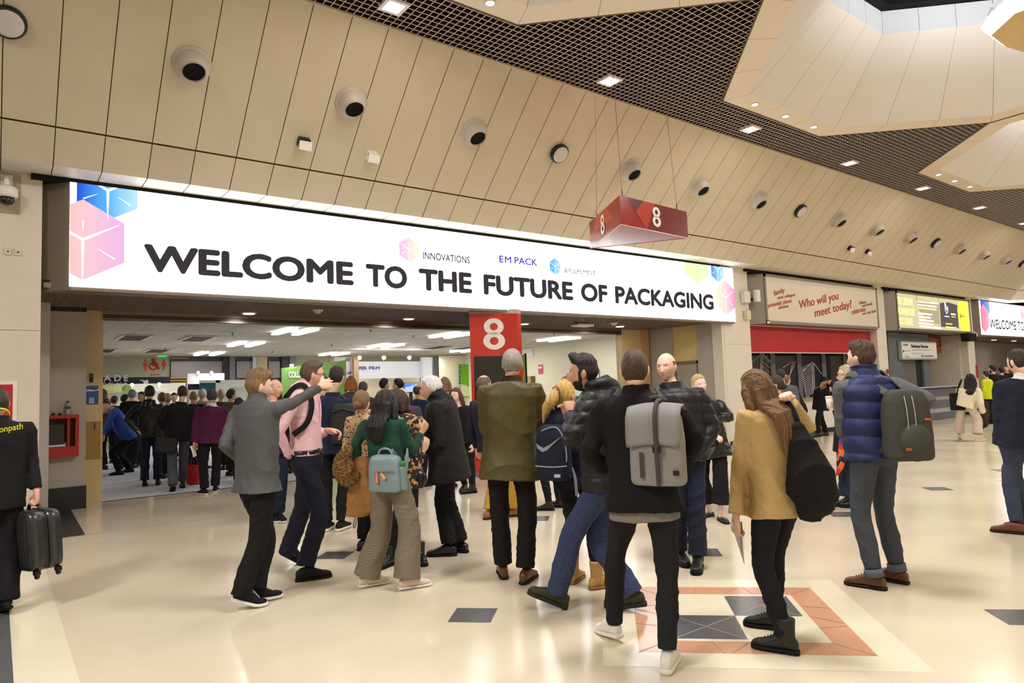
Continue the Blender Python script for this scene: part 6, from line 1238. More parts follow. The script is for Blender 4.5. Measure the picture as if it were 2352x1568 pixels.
# parka with fur hood hanging from her arm
p = q.at(812, 1075, .06); t = empty('parka', p, 'tan parka with fur edged hood hanging over the left arm of the green jumper', 'coat'); PK = cloth('parka_tan', (150, 108, 62)); FUR = mat('fur_brown', (122, 92, 54), .9, .2, noise=.5, nscale=60)
me = fuse('coat_body', [tubemesh([q.at(830, 1045, .05), q.at(826, 1090, .06), q.at(824, 1140, .08), q.at(822, 1185, .1)], [.05, .085, .1, .1], 16, 4, flat=(q.away, .6), round_caps=False), tubemesh([q.at(838, 1060, .0), q.at(845, 1100, .05), q.at(852, 1165, .1)], [.05, .07, .06], 12, 4)], .011, 4); me.materials.clear(); folds(me, .004, 9, 1.4); link('coat_body', me, PK, t, True)
me = fuse('fur_hood', [tubemesh([q.at(800, 1032, .0), q.at(783, 1058, -.03), q.at(784, 1088, -.03), q.at(802, 1104, .0), q.at(818, 1090, .02)], [.03, .045, .05, .042, .03], 14, 4)], .007, 1); co = getco(me); no_ = getno(me); setco(me, co + no_ * rng.uniform(-.002, .016, len(co))[:, None]); me.materials.clear(); link('fur_hood', me, FUR, t, False)
MB().add(*tubemesh([q.at(818, 1180, .05), q.at(812, 1205, .04), q.at(815, 1212, .04), q.at(820, 1190, .05)], [.004] * 4, 6, 3)).build('drawstring', mat('cord_brown', (110, 72, 48), .7, .2), t, True)
# 6 -- women behind her
FLO = bpy.data.materials.new('floral_print'); FLO.use_nodes = True; nt = FLO.node_tree; b_ = nt.nodes['Principled BSDF']; tc = nt.nodes.new('ShaderNodeTexCoord'); vo = nt.nodes.new('ShaderNodeTexVoronoi'); vo.inputs['Scale'].default_value = 38; rp_ = nt.nodes.new('ShaderNodeValToRGB'); rp_.color_ramp.interpolation = 'CONSTANT'; rp_.color_ramp.elements[0].color = rgb(24, 20, 20); rp_.color_ramp.elements[1].position = .6; rp_.color_ramp.elements[1].color = rgb(168, 120, 60); e_ = rp_.color_ramp.elements.new(.75); e_.color = rgb(190, 150, 120); e_ = rp_.color_ramp.elements.new(.88); e_.color = rgb(120, 50, 40); nt.links.new(tc.outputs['Object'], vo.inputs[0]); nt.links.new(vo.outputs['Color'], rp_.inputs[0]); nt.links.new(rp_.outputs[0], b_.inputs['Base Color']); b_.inputs['Roughness'].default_value = .8
q = person('woman in dark floral dress, mostly hidden behind the green jumper', (898, 1298), (965, 1290), 1.66, -150, fem=True, w=.92, hip=(930, 1105), neck=(922, 948), head=(910, 925), hyaw=-80, tops=[top(FLO, name='dress', hem=.12, flare=.03, thick=.008)], bot=dict(m=BLK2, cut='legging'), hair=dict(col=(62, 42, 34), side=.012, top=.016, long=.12, wide=.085), armL=dict(h=(972, 1035, -.02), e=(955, 1080, -.05)), shoes=dict(m=LEATH, sole=mat('sole_black', (16, 15, 15), .7, .2), high=.1), fyawL=-140, fyawR=170, skin='fair')
t = empty('shoulder_bag', q.at(968, 1105), 'small black shoulder bag at the side of the floral dress', 'bag'); p = q.at(963, 1100, -.1); e = headdirs(16, 20).reshape(-1, 3) * (.07, .05, .085); MB().add(e @ np.stack([q.rt, q.away, UP]) + p, gridfaces(16, 20)).build('bag_body', LEATH, t, True); MB().add(*tubemesh([p + UP * .07 - q.rt * .04, q.at(950, 1000, -.17), q.at(925, 955, -.08)], [.008] * 3, 6, 4)).build('strap', LEATH, t, True)
LEO = bpy.data.materials.new('leopard_print'); LEO.use_nodes = True; nt = LEO.node_tree; b_ = nt.nodes['Principled BSDF']; tc = nt.nodes.new('ShaderNodeTexCoord'); vo = nt.nodes.new('ShaderNodeTexVoronoi'); vo.inputs['Scale'].default_value = 45; rp_ = nt.nodes.new('ShaderNodeValToRGB'); rp_.color_ramp.elements[0].color = rgb(40, 28, 20); rp_.color_ramp.elements[0].position = .32; rp_.color_ramp.elements[1].position = .38; rp_.color_ramp.elements[1].color = rgb(196, 160, 116); nt.links.new(tc.outputs['Object'], vo.inputs[0]); nt.links.new(vo.outputs[0], rp_.inputs[0]); nt.links.new(rp_.outputs[0], b_.inputs['Base Color']); b_.inputs['Roughness'].default_value = .8
q = person('woman with tied up fair hair in leopard print top, partly behind the black haired woman', (832, 1262), (862, 1258), 1.66, 30, fem=True, w=.9, neck=(835, 950), head=(831, 925), tops=[top(LEO, name='blouse', hem=.1, thick=.008, collar=.03)], bot=dict(m=BLK2, cut='slim'), hair=dict(col=(120, 92, 62), side=.012, top=.014, bun=1, bunz=-.02), shoes=SHB, skin='fair')
# 7 -- white haired man
q = person('white haired man in long black coat facing left with hands raised', (1060, 1268), (1032, 1276), 1.80, -78, hip=(1030, 1085), neck=(1010, 913), head=(991, 893), hyaw=-80, hpitch=14, w=1.05, d=1.1, belly=.03, tops=[top(mat('coat_black', (22, 22, 23), .75, .3, noise=.1, nscale=60, bump=.12, bscale=60), name='coat', hem=.15, flare=.05, thick=.018, cuff=.036, collar=.045, cr=.05, waist=1, fold=.003)], bot=dict(m=BLK2, cut='straight'), hair=dict(col=(206, 204, 202), side=.009, top=.013, line=.08, rough=.6), armL=dict(h=(978, 1035, -.1), e=(1010, 1020, -.2), pn=(0, -.3, -1), curl=.7), armR=dict(h=(972, 1020, .1), e=(1000, 1030, .15), curl=.7), shoes=dict(m=LEATH, sole=mat('sole_black', (16, 15, 15), .7, .2)), fyawL=-60, fyawR=-82, eyes=True, skin='ruddy')
t = empty('compact_camera', q.at(970, 962), 'small grey device held up in front of the white haired man', 'device'); c = q.at(969, 975, .02); mb = MB(); mb.obox(c, q.rt * .018, q.away * .03, UP * .075); mb.build('case', mat('device_grey', (110, 108, 106), .3, .4), t, bevel=.006); mb = MB(); mb.obox(c - q.rt * .019 + UP * .02, q.rt * .003, q.away * .022, UP * .03); mb.build('screen', BLACKP, t)
# 8 -- man in green waxed jacket
WAX = mat('waxed_olive', (74, 66, 30), .5, .35, noise=.2, nscale=5, bump=.12, bscale=30)
q = person('grey haired man in long olive waxed jacket facing away', (1157, 1326), (1207, 1338), 1.84, 4, head=(1177, 836), neck=(1173, 872), hip=(1172, 1068), hyaw=4, w=1.1, tops=[top(WAX, hem=.105, flare=.045, thick=.022, cuff=.04, waist=1.0, neck=.05, fold=.0032)], bot=dict(m=BLK2, cut='straight'), hair=dict(col=(150, 142, 136), side=.008, top=.009, spot=1, rough=.6), armL='belly', armR='belly', shoes=BRSH, fyawL=-6, fyawR=22, skin='ruddy')
V, F = ringmesh([sring(q.neck + UP * z, q.Rs, q.Fs, .088 + e, .078 + e, 28, 2) for z, e in ((-.055, .02), (-.03, .012), (.028, -.002), (.034, -.012), (.0, -.02))]); MB().add(V, F).build('collar', cloth('cord_dark_brown', (48, 36, 22)), q.root, True)
# 9 -- blazer and mustard trousers
q = person('man in navy blazer and mustard trousers, partly behind the olive jacket', (1123, 1192), (1178, 1186), 1.76, 40, head=(1112, 884), neck=(1112, 915), hip=(1128, 1055), tops=[top(cloth('blazer_navy', (32, 34, 48)), name='blazer', hem=.075, thick=.012, waist=.9)], bot=dict(m=cloth('chino_mustard', (176, 134, 52)), cut='straight'), hair=dict(col=(96, 84, 76), side=.005, top=.006, bald=.72), shoes=dict(m=mat('shoe_tan', (140, 92, 48), .4, .4), sole=mat('sole_dark', (34, 24, 18), .7, .2)), fyawR=70, fyawL=60, skin='ruddy')
# 10 -- blonde with sports backpack
q = person('blonde woman with ponytail and navy sports backpack facing away', (1318, 1338), (1372, 1352), 1.66, 18, fem=True, w=.92, neck=(1296, 940), head=(1298, 908), hip=(1320, 1120), hyaw=35, tops=[top(cloth('jacket_navy', (28, 30, 46)), hem=.09, thick=.02, collar=.03, waist=.9)], bot=dict(m=BLK2, cut='slim', hem=.06), hair=dict(col=(196, 158, 90), side=.008, top=.012, tail=.24, tailz=.035, tie=1, dir=-.12, sa=1.2), armL=dict(h=(1258, 1060, .1), e=(1262, 1020, -.02)), armR='front', shoes=dict(m=mat('boot_tan', (176, 136, 82), .8, .2), sole=mat('sole_tan', (130, 96, 56), .7, .2), high=.13, lace=mat('lace_tan', (150, 116, 70), .7, .2), soleh=.03), fyawL=20, fyawR=62, skin='fair')
NP = mat('pack_navy', (24, 28, 46), .7, .25, bump=.1, bscale=80); GR = mat('reflective_grey', (150, 150, 152), .5, .4)
r, c, Rs, bk, U = backpack(q, 1272, 1038, .27, .42, .17, 'small navy sports backpack with a grey swoosh mark', NP, strapm=NP, straps='L')
pl = [(-.105, .045), (-.1, .01), (-.06, -.02), (-.02, -.005), (.1, .1), (.0, .035), (-.05, .012), (-.085, .03)]
mb = MB(); V = [onpack(c, Rs, bk, U, x, .0865 - .25 * x * x, z + .03) for x, z in pl]; mb.add(V, [(0, 1, 7), (1, 2, 6, 7), (2, 3, 5, 6), (3, 4, 5)]); mb.build('swoosh_print', GR, r); mb = MB(); mb.v = []; 
MB().add(*tubemesh([onpack(c, Rs, bk, U, x, .088 - .35 * x * x, -.1 + .5 * x * x) for x in np.linspace(-.12, .125, 9)], [.005] * 9, 6)).build('piping', GR, r, True); MB().add(*tubemesh([onpack(c, Rs, bk, U, x, .08, z) for x, z in ((-.06, .17), (0.02, .195), (.075, .18), (.115, .1), (.128, 0), (.125, -.06))], [.005] * 6, 6, 3)).build('piping', GR, r, True)
mb = MB(); mb.obox(onpack(c, Rs, bk, U, .05, .085, -.165), Rs * .024, U * .012, bk * .003); mb.build('patch', mat('patch_pale', (196, 196, 196), .6, .3), r)
MB().add(*tubemesh([onpack(c, Rs, bk, U, .13, -.02, -.12), onpack(c, Rs, bk, U, .16, 0, -.2), onpack(c, Rs, bk, U, .165, .0, -.32)], [.012] * 3, 8, 3, flat=(bk, .3))).build('loose_strap', mat('strap_grey', (128, 128, 130), .7, .2), r, True)
# 11 -- bearded man striding
q = person('bearded man with quiff in black hooded puffer jacket and jeans striding left', (1278, 1398), (1462, 1402), 1.84, -84, hip=(1392, 1120), neck=(1372, 892), head=(1340, 858), hyaw=-86, hpitch=2, syaw=-72, tops=[top(PUFF, hem=.05, thick=.03, cuff=.042, collar=.03, hood=1.15, waist=1, quilt=.075, qa=.010, fold=.002, sr=1.0)], bot=dict(m=JEAN, cut='straight'), hair=dict(col=(34, 27, 24), side=.004, top=.017, quiff=.018, quiffdir=(0, 0, .5), noise=.22, beard=.006, rough=.55), armL=dict(h=(1316, 952, -.1), e=(1312, 1010, -.32), hd=(-.3, .3, .9), pn=(-.4, .3, 0), curl=.9), armR=dict(h=(1312, 960, .1), e=(1345, 1030, .2)), shoes=dict(m=mat('trainer_olive', (52, 56, 36), .7, .25, bump=.2, bscale=50), sole=mat('sole_olive', (38, 40, 28), .7, .2), soleh=.034, lace=LACEK), fyawL=-82, fyawR=-75, fpL=-20, fpR=10, eyes=True, skin='tan')
# 12 -- man with the grey roll-top backpack
CT = mat('wool_black', (23, 22, 23), .9, .2, noise=.15, nscale=80, bump=.2, bscale=120)
q = person('man in black jacket with grey flap backpack and white trainers facing away', (1412, 1472), (1534, 1540), 1.72, 8, hip=(1478, 1128), neck=(1462, 900), head=(1458, 850), hyaw=4, w=1.08, tops=[top(cloth('tee_grey', (120, 116, 108)), name='shirt', hem=.085, thick=.008, sleeves=False, flare=.01), top(CT, hem=.055, flare=.03, thick=.02, cuff=.04, collar=.032, cr=.043, waist=.9, fold=.003)], bot=dict(m=cloth('jean_black', (30, 29, 31)), cut='slim', k=1.03), hair=dict(col=(74, 54, 40), side=.004, top=.008), armL=dict(h=(1392, 1075, .16), e=(1352, 1040, -.02), pocket=1), armR=dict(h=(1568, 1075, .14), e=(1596, 1010, -.04), pocket=1), shoes=dict(m=mat('trainer_white', (216, 212, 204), .5, .35), sole=WSOLE, lace=LACEW, soleh=.03), fyawL=-30, fyawR=14, fpL=10, skin='fair')
GP = mat('pack_grey', (132, 130, 126), .7, .25, noise=.05, nscale=90, bump=.1, bscale=90); GS = mat('pack_strap_grey', (64, 62, 62), .6, .3)
r, c, Rs, bk, U = backpack(q, 1510, 1022, .31, .44, .15, 'grey flap top backpack with dark straps on the black jacket', GP, strapm=GS, yaw=18, sth=.015)
V = []; rows = [[onpack(c, Rs, bk, U, x, y, z - abs(x) ** 2 * .6) for x in np.linspace(-.15, .15, 9)] for y, z in ((-.075, .205), (-.03, .235), (.04, .225), (.085, .17), (.094, .1), (.096, .05), (.09, .012))]
patch('flap', rows, .008, GP, r); MB().add(*tubemesh([onpack(c, Rs, bk, U, .02, y, z) for y, z in ((-.03, .246), (.045, .238), (.097, .17), (.104, .08), (.1, -.02), (.09, -.12), (.085, -.205))], [.012] * 7, 8, 2, flat=(Rs, 1.0))).build('closing_strap', GS, r, True)
mb = MB(); mb.obox(onpack(c, Rs, bk, U, .022, .1, -.012), Rs * .022, U * .02, bk * .008); mb.build('buckle', BLACKP, r, bevel=.004); mb = MB(); mb.obox(onpack(c, Rs, bk, U, -.07, .085, -.1), Rs * .009, U * .07, bk * .004); mb.build('zip', GS, r); mb = MB(); mb.obox(onpack(c, Rs, bk, U, .115, .074, -.14), Rs * .016, U * .012, bk * .004); mb.build('label', BLACKP, r)
MB().add(*tubemesh([onpack(c, Rs, bk, U, x, -.07, z) for x, z in ((-.08, .21), (-.06, .25), (0, .262), (.04, .24))], [.014] * 4, 8, 3)).build('top_handle', GS, r, True); mb = MB(); mb.obox(onpack(c, Rs, bk, U, -.02, .078, .015), Rs * .13, U * .006, bk * .006); mb.build('pocket_seam', mat('seam_grey', (96, 94, 92), .7, .2), r)
# 13 -- bald man
q = person('bald man in black puffer jacket facing the camera with hand in pocket', (1605, 1306), (1562, 1290), 1.84, 172, head=(1531, 843), neck=(1545, 890), hip=(1568, 1068), hyaw=-158, hpitch=4, w=1.08, tops=[top(PUFF, hem=.07, thick=.03, cuff=.042, collar=.035, cr=.05, waist=1, quilt=.09, qa=.008), ], bot=dict(m=JEAND, cut='straight'), hair=dict(col=(92, 72, 58), side=.003, top=.002, bald=.36), armL=dict(h=(1590, 1058, -.1), e=(1638, 985, .02), pocket=0, pn=(-1, 0, 0), hd=(-.7, .3, -.8), curl=.6), armR=dict(h=(1545, 1050, -.1), e=(1500, 990, .0)), shoes=dict(m=mat('boot_black', (26, 25, 25), .45, .35), sole=mat('sole_black', (16, 15, 15), .7, .2), high=.1, lace=LACEK, soleh=.03), fyawL=-172, fyawR=165, eyes=True, gaze=.2, skin='fair')
# 14 -- blonde in black leather coat
q = person('blonde woman in black leather coat and flat shoes looking right', (1656, 1196), (1630, 1186), 1.66, -172, fem=True, w=.93, head=(1606, 884), neck=(1613, 915), hip=(1636, 1050), hyaw=152, hroll=-10, tops=[top(cloth('top_dark', (60, 60, 66)), name='top', hem=.03, thick=.003), top(LEATH, name='coat', hem=.13, flare=.05, thick=.02, waist=1, collar=.02, cr=.055, fold=.0035)], bot=dict(m=BLK2, cut='wide', hem=.06, k=.92), bare=True, hair=dict(col=(190, 164, 112), side=.006, top=.012, bun=1, bunz=-.02, rough=.45), armL=dict(h=(1622, 965, -.2), e=(1678, 958, -.05), hd=(-1, .2, 0)), armR=dict(h=(1632, 1000, -.2), e=(1590, 990, -.1)), shoes=dict(m=LEATH, sole=mat('sole_black', (16, 15, 15), .7, .2), ballet=1, soleh=.012), fyawL=160, fyawR=-140, eyes=True, skin='pale')
# 15 -- woman in tan blazer
TAN = mat('blazer_tan', (180, 152, 100), .85, .2, noise=.06, nscale=70, bump=.12, bscale=70)
q = person('woman with very long brown hair in tan blazer holding papers', (1808, 1500), (1783, 1446), 1.62, -42, fem=True, w=.93, hip=(1785, 1150), neck=(1762, 925), head=(1738, 898), hyaw=-50, hpitch=10, hroll=4, syaw=-38, tops=[top(TAN, name='blazer', hem=.085, flare=.02, thick=.014, cuff=.04, collar=.03, cr=.044, waist=.7, smooth=3, fold=.003)], bot=dict(m=BLK2, cut='slim', k=1.05), hair=dict(col=(104, 74, 46), side=.012, top=.016, long=.46, wide=.095, drape=.05, rough=.38, sa=1.5, dir=.09), armL=dict(h=(1690, 1190, -.08), e=(1697, 1075, -.02), hd=(0, .1, -1), curl=.75, pn=(-1, 0, 0)), armR=dict(h=(1812, 922, -.02), e=(1858, 985, .2), hd=(-.6, -.4, .5), pn=(-.4, -.6, -.4), curl=1.0), shoes=dict(m=mat('boot_black', (26, 25, 25), .45, .35), sole=mat('sole_black', (16, 15, 15), .7, .2), high=.12, soleh=.032, lace=LACEK), fyawL=-75, fyawR=-78, skin='fair')
t = empty('paper_folder', q.at(1695, 1240), 'white and green papers hanging from the hand of the tan blazer woman', 'papers'); mb = MB(); P_ = [q.at(1677, 1198, -.1), q.at(1702, 1198, -.02), q.at(1710, 1298, .0), q.at(1700, 1262, -.06)]; mb.prism(P_, q.away * .006); mb.build('white_sheet', mat('paper_white', (226, 226, 228), .5, .3), t); mb = MB(); mb.prism([q.at(1690, 1198, -.06) + q.away * .008, q.at(1704, 1198, -.02) + q.away * .008, q.at(1711, 1285, .0) + q.away * .008, q.at(1708, 1235, -.02) + q.away * .008], q.away * .003); mb.build('green_sheet', mat('paper_green', (140, 190, 60), .5, .3), t)
t = empty('tote_bag', q.at(1870, 1190), 'large soft black bag slung over the shoulder of the tan blazer woman', 'bag'); TB = mat('bag_cloth_black', (20, 20, 21), .8, .2, bump=.2, bscale=30)
me = fuse('bag_body', [tubemesh([q.at(1832, 975, -.16), q.at(1845, 1030, -.17), q.at(1860, 1090, -.17), q.at(1868, 1140, -.15), q.at(1860, 1180, -.12)], [.04, .09, .135, .14, .08], 20, 5, flat=(q.away, .62))], .011, 4); me.materials.clear(); folds(me, .005, 3, 1.1); link('bag_body', me, TB, t, True); MB().add(*tubemesh([q.at(1835, 985, -.12), q.at(1820, 945, -.1), q.at(1808, 925, -.02), q.at(1806, 940, .08)], [.024, .022, .02, .02], 10, 4)).build('strap', TB, t, True); MB().add(*tubemesh([q.at(1880, 1185, -.14), q.at(1884, 1196, -.15)], [.008, .006], 8)).build('strap_end', TB, t, True)
# 21 -- man in navy gilet
GIL = mat('gilet_navy', (34, 42, 84), .6, .35, noise=.08, nscale=30, bump=.15, bscale=25); KN = cloth('knit_grey', (92, 92, 94))
q = person('man in quilted navy gilet and grey jumper with dark backpack', (2012, 1352), (2064, 1338), 1.80, -50, hip=(2010, 1085), neck=(1990, 862), head=(1978, 822), hyaw=-58, syaw=-32, w=1.05, tops=[top(KN, name='jumper', hem=.03, thick=.01, cuff=.036, fold=.0026, sr=1.12), top(GIL, name='gilet', sleeves=False, hem=.03, thick=.034, collar=.05, cr=.047, waist=1, quilt=.125, qa=.016, fold=.0015)], bot=dict(m=mat('trouser_slate', (66, 70, 78), .85, .2, noise=.1, nscale=60, bump=.12, bscale=120), cut='slim', k=1.05, hem=.03, turnup=mat('turnup_slate', (92, 98, 108), .85, .2)), hair=dict(col=(74, 52, 36), side=.006, top=.02, quiff=.012, noise=.2), armL=dict(h=(1962, 1010, .18), e=(1936, 992, -.05), curl=.6), armR=dict(h=(2090, 955, .12), e=(2132, 918, .05), curl=.6), shoes=BRSH, fyawL=-72, fyawR=-62, skin='fair', eyes=False)
DP = mat('pack_charcoal', (62, 62, 56), .7, .25, bump=.12, bscale=60)
r, c, Rs, bk, U = backpack(q, 2082, 975, .32, .5, .19, 'dark grey backpack with pale zips on the navy gilet', DP, strapm=mat('strap_olive', (84, 86, 74), .7, .2), yaw=-20, gap=.02, sth=.025)
for x in (.0, .05): MB().add(*tubemesh([onpack(c, Rs, bk, U, x - .03, y, z) for y, z in ((.07, .2), (.1, .1), (.105, 0), (.108, -.1))], [.004] * 4, 6, 3)).build('zip', mat('zip_pale', (150, 148, 140), .4, .4), r, True)
e = headdirs(16, 20).reshape(-1, 3) * (.11, .05, .13); MB().add(e @ np.stack([Rs, bk, U]) + onpack(c, Rs, bk, U, .02, .085, -.12), gridfaces(16, 20)).build('front_pocket', DP, r, True); mb = MB(); mb.obox(onpack(c, Rs, bk, U, .1, .1, .04), Rs * .02, U * .007, bk * .004); mb.build('orange_tab', mat('tab_orange', (200, 80, 30), .6, .3), r); mb = MB(); mb.obox(onpack(c, Rs, bk, U, -.05, .132, -.16), Rs * .02, U * .01, bk * .003); mb.build('badge', mat('badge_rust', (150, 80, 50), .6, .3), r)
# ---------------------------------------------------------------- middle distance, right
GRYJ = cloth('jacket_grey', (86, 90, 100)); OLV = cloth('jacket_olive_dark', (52, 52, 42))
q = person('woman in dark olive jacket, hair tied back, face turned left behind the tan blazer', (1800, 1160), (1836, 1156), 1.64, -80, fem=True, w=.92, head=(1781, 884), neck=(1790, 912), hyaw=-88, tops=[top(OLV, hem=.08, thick=.015, collar=.03)], bot=dict(m=BLK2, cut='slim'), hair=dict(col=(64, 48, 34), side=.008, top=.012, bun=1, bunz=-.02), eyes=True, skin='fair')
q = person('man in grey suit jacket standing near the dark shop windows', (1812, 1050), (1836, 1048), 1.76, 10, head=(1794, 862), neck=(1800, 884), near=False, tops=[top(GRYJ, hem=.08, thick=.014, waist=.9)], bot=dict(m=CHAR, cut='straight'), hair=dict(col=(40, 34, 32), side=.008, top=.014))
q = person('woman with pinned up auburn hair beyond the grey suit man', (1836, 1040), (1850, 1038), 1.7, 40, fem=True, w=.9, near=False, head=(1806, 874), neck=(1811, 892), tops=[top(BLK, hem=.08, thick=.012)], bot=dict(m=BLK2, cut='slim'), hair=dict(col=(126, 88, 52), side=.008, top=.014, bun=1))
q = person('man in dark coat with fur edged hood looking down at the counter', (1880, 1003), (1898, 1000), 1.7, -130, near=False, head=(1893, 876), neck=(1886, 893), hyaw=110, hpitch=35, tops=[top(cloth('parka_black', (24, 23, 28)), hem=.12, thick=.035, flare=.03, waist=1, collar=.02)], bot=dict(m=BLK2, cut='straight'), hair=dict(col=(22, 18, 18), side=.012, top=.02), armL=dict(h=(1908, 898, -.1), curl=.5), armR=dict(h=(1904, 880, -.1)), skin='tan')
me = fuse('hood_fur', [tubemesh([q.neck + (q.Fs * math.cos(a) + q.Rs * math.sin(a)) * .1 + UP * (.02 - .02 * math.cos(a)) for a in np.linspace(.9, 2 * math.pi - .9, 10)], [.045] * 10, 10)], .012, 1); co = getco(me); no_ = getno(me); setco(me, co + no_ * rng.uniform(-.005, .015, len(co))[:, None]); me.materials.clear(); link('hood_fur', me, mat('fur_grey', (120, 108, 84), .9, .2, noise=.4, nscale=40), q.root)
q = person('woman in black coat holding a paper cup, mostly behind the navy gilet', (1972, 1166), (1952, 1164), 1.68, -120, fem=True, w=.95, head=(1944, 862), neck=(1948, 890), hyaw=-100, tops=[top(BLK, name='coat', hem=.16, flare=.04, thick=.018, waist=1, collar=.03)], bot=dict(m=JEAND, cut='flare', hem=.03), hair=dict(col=(190, 172, 140), side=.01, top=.014, long=.2), armR=dict(h=(1918, 936, -.1), e=(1932, 985, -.1), hd=(-.2, .4, .8), pn=(-.9, .3, 0), curl=.65), shoes=dict(m=LEATH, sole=mat('sole_black', (16, 15, 15), .7, .2), high=.06, soleh=.035), fyawL=-95, fyawR=-85, skin='fair')
mb = MB()
for sx in (1, -1): c = q.hc + q.hR * .033 * sx + q.hF * .1 + q.hU * .012; mb.tube([c + q.hR * .024 * math.cos(a) + q.hU * .018 * math.sin(a) for a in np.linspace(0, 2 * math.pi, 14)], .003, 6); mb.tube([c + q.hR * .023 * sx, q.hc + q.hR * .08 * sx + q.hF * .0 + q.hU * .012], .003, 6)
mb.build('glasses', BLACKP, q.root, True)
SCF = bpy.data.materials.new('scarf_stripes'); SCF.use_nodes = True; nt = SCF.node_tree; b_ = nt.nodes['Principled BSDF']; tc = nt.nodes.new('ShaderNodeTexCoord'); vo = nt.nodes.new('ShaderNodeTexVoronoi'); vo.inputs['Scale'].default_value = 16; rp_ = nt.nodes.new('ShaderNodeValToRGB'); rp_.color_ramp.interpolation = 'CONSTANT'; rp_.color_ramp.elements[0].color = rgb(30, 20, 40); rp_.color_ramp.elements[1].position = .4; rp_.color_ramp.elements[1].color = rgb(200, 50, 40)
for p_, c_ in ((.55, (90, 40, 150)), (.68, (220, 110, 50)), (.8, (40, 50, 130))): e_ = rp_.color_ramp.elements.new(p_); e_.color = rgb(*c_)
nt.links.new(tc.outputs['Object'], vo.inputs[0]); nt.links.new(vo.outputs['Color'], rp_.inputs[0]); nt.links.new(rp_.outputs[0], b_.inputs['Base Color']); b_.inputs['Roughness'].default_value = .85
me = fuse('scarf', [tubemesh([q.at(1936, 1010, -.22), q.at(1934, 1040, -.22), q.at(1930, 1070, -.2), q.at(1920, 1092, -.18)], [.05, .055, .05, .015], 12, 4, flat=(q.away, .5))], .011, 3); me.materials.clear(); folds(me, .003, 4, 1.6); link('scarf', me, SCF, q.root, True)
c = q.at(1905, 924, -.14); t = empty('paper_cup', c - UP * .06, 'white paper coffee cup held in front of the navy gilet man', 'cup'); MB().lathe(c - UP * .07, (0, 0, 1), [(.03, 0), (.041, .125)], 20).build('cup_body', mat('cup_white', (232, 226, 218), .5, .3), t, True); MB().lathe(c + UP * .055, (0, 0, 1), [(.044, 0), (.044, .01), (.038, .016), (.036, .022)], 20).build('lid', WHITEP, t, True)
# white jumper woman
WJ = cloth('jumper_cream', (226, 214, 188), noise=.05); 
q = person('woman with long dark curls in cream jumper and pale wide trousers walking away', (2203, 1010), (2246, 1013), 1.68, 12, fem=True, head=(2229, 872), neck=(2226, 893), w=.98, tops=[top(WJ, name='jumper', hem=.08, thick=.035, flare=.01, waist=.9, cuff=.034, sr=1.15)], bot=dict(m=cloth('trouser_stone', (200, 182, 168), noise=.05), cut='wide', k=.95, hem=.05), hair=dict(col=(34, 26, 26), side=.02, top=.025, long=.26, wide=.12, curl=4, sa=2.5, rough=.5), shoes=dict(m=mat('trainer_cream', (206, 196, 164), .6, .3), sole=WSOLE, soleh=.03), fpL=30, fyawR=50, skin='tan')
t = empty('shopper_bag', q.at(2198, 940), 'black tote bag on the shoulder of the woman in cream jumper', 'bag'); p = q.at(2199, 922, -.02); mb = MB(); mb.obox(p, q.rt * .15 + q.away * .05, q.away * .06, UP * .2); mb.build('bag_body', BLK, t, bevel=.03); MB().add(*tubemesh([p + UP * .19, q.at(2204, 880, -.12), q.at(2209, 872, 0), p + UP * .19 + q.away * .05], [.014] * 4, 8, 3)).build('strap', BLK, t, True)
t = empty('carried_coat', q.at(2255, 970), 'dark brown coat hanging from the arm of the woman in cream jumper', 'coat'); me = fuse('coat_body', [tubemesh([q.at(2258, 925, .08), q.at(2258, 950, .08), q.at(2252, 975, .08), q.at(2240, 992, .06)], [.1, .13, .12, .06], 14, 4, flat=(q.away, .5)), tubemesh([q.at(2258, 940, .05), q.at(2264, 976, .05)], [.08, .07], 12)], .014, 3); me.materials.clear(); folds(me, .006, 8, 1.4); link('coat_body', me, cloth('coat_brown', (58, 44, 38)), t, True)
# navy suit man at the right edge
q = person('man in navy suit jacket and slim blue trousers at the right edge, facing left', (2368, 1216), (2338, 1226), 1.82, -48, head=(2339, 832), neck=(2350, 868), syaw=-30, hyaw=-45, hpitch=10, w=1.05, tops=[top(WHITEP, name='shirt', hem=.0, thick=.004, collar=.032, cr=.038, sleeves=False, start=.1), top(cloth('blazer_navy', (32, 34, 48)), name='blazer', hem=.09, flare=.015, thick=.016, waist=.7, neck=.046)], bot=dict(m=cloth('trouser_blueslate', (56, 64, 84)), cut='slim'), hair=dict(col=(48, 36, 30), side=.003, top=.012, beard=.003), armL=dict(h=(2306, 962, .1), e=(2296, 968, -.1), pole=(.3, -1, -.3), curl=.6), armR='belly', shoes=dict(m=mat('shoe_chestnut', (104, 62, 40), .35, .4), sole=mat('sole_dark', (34, 24, 18), .7, .2)), fyawL=-85, fyawR=-80, skin='fair')
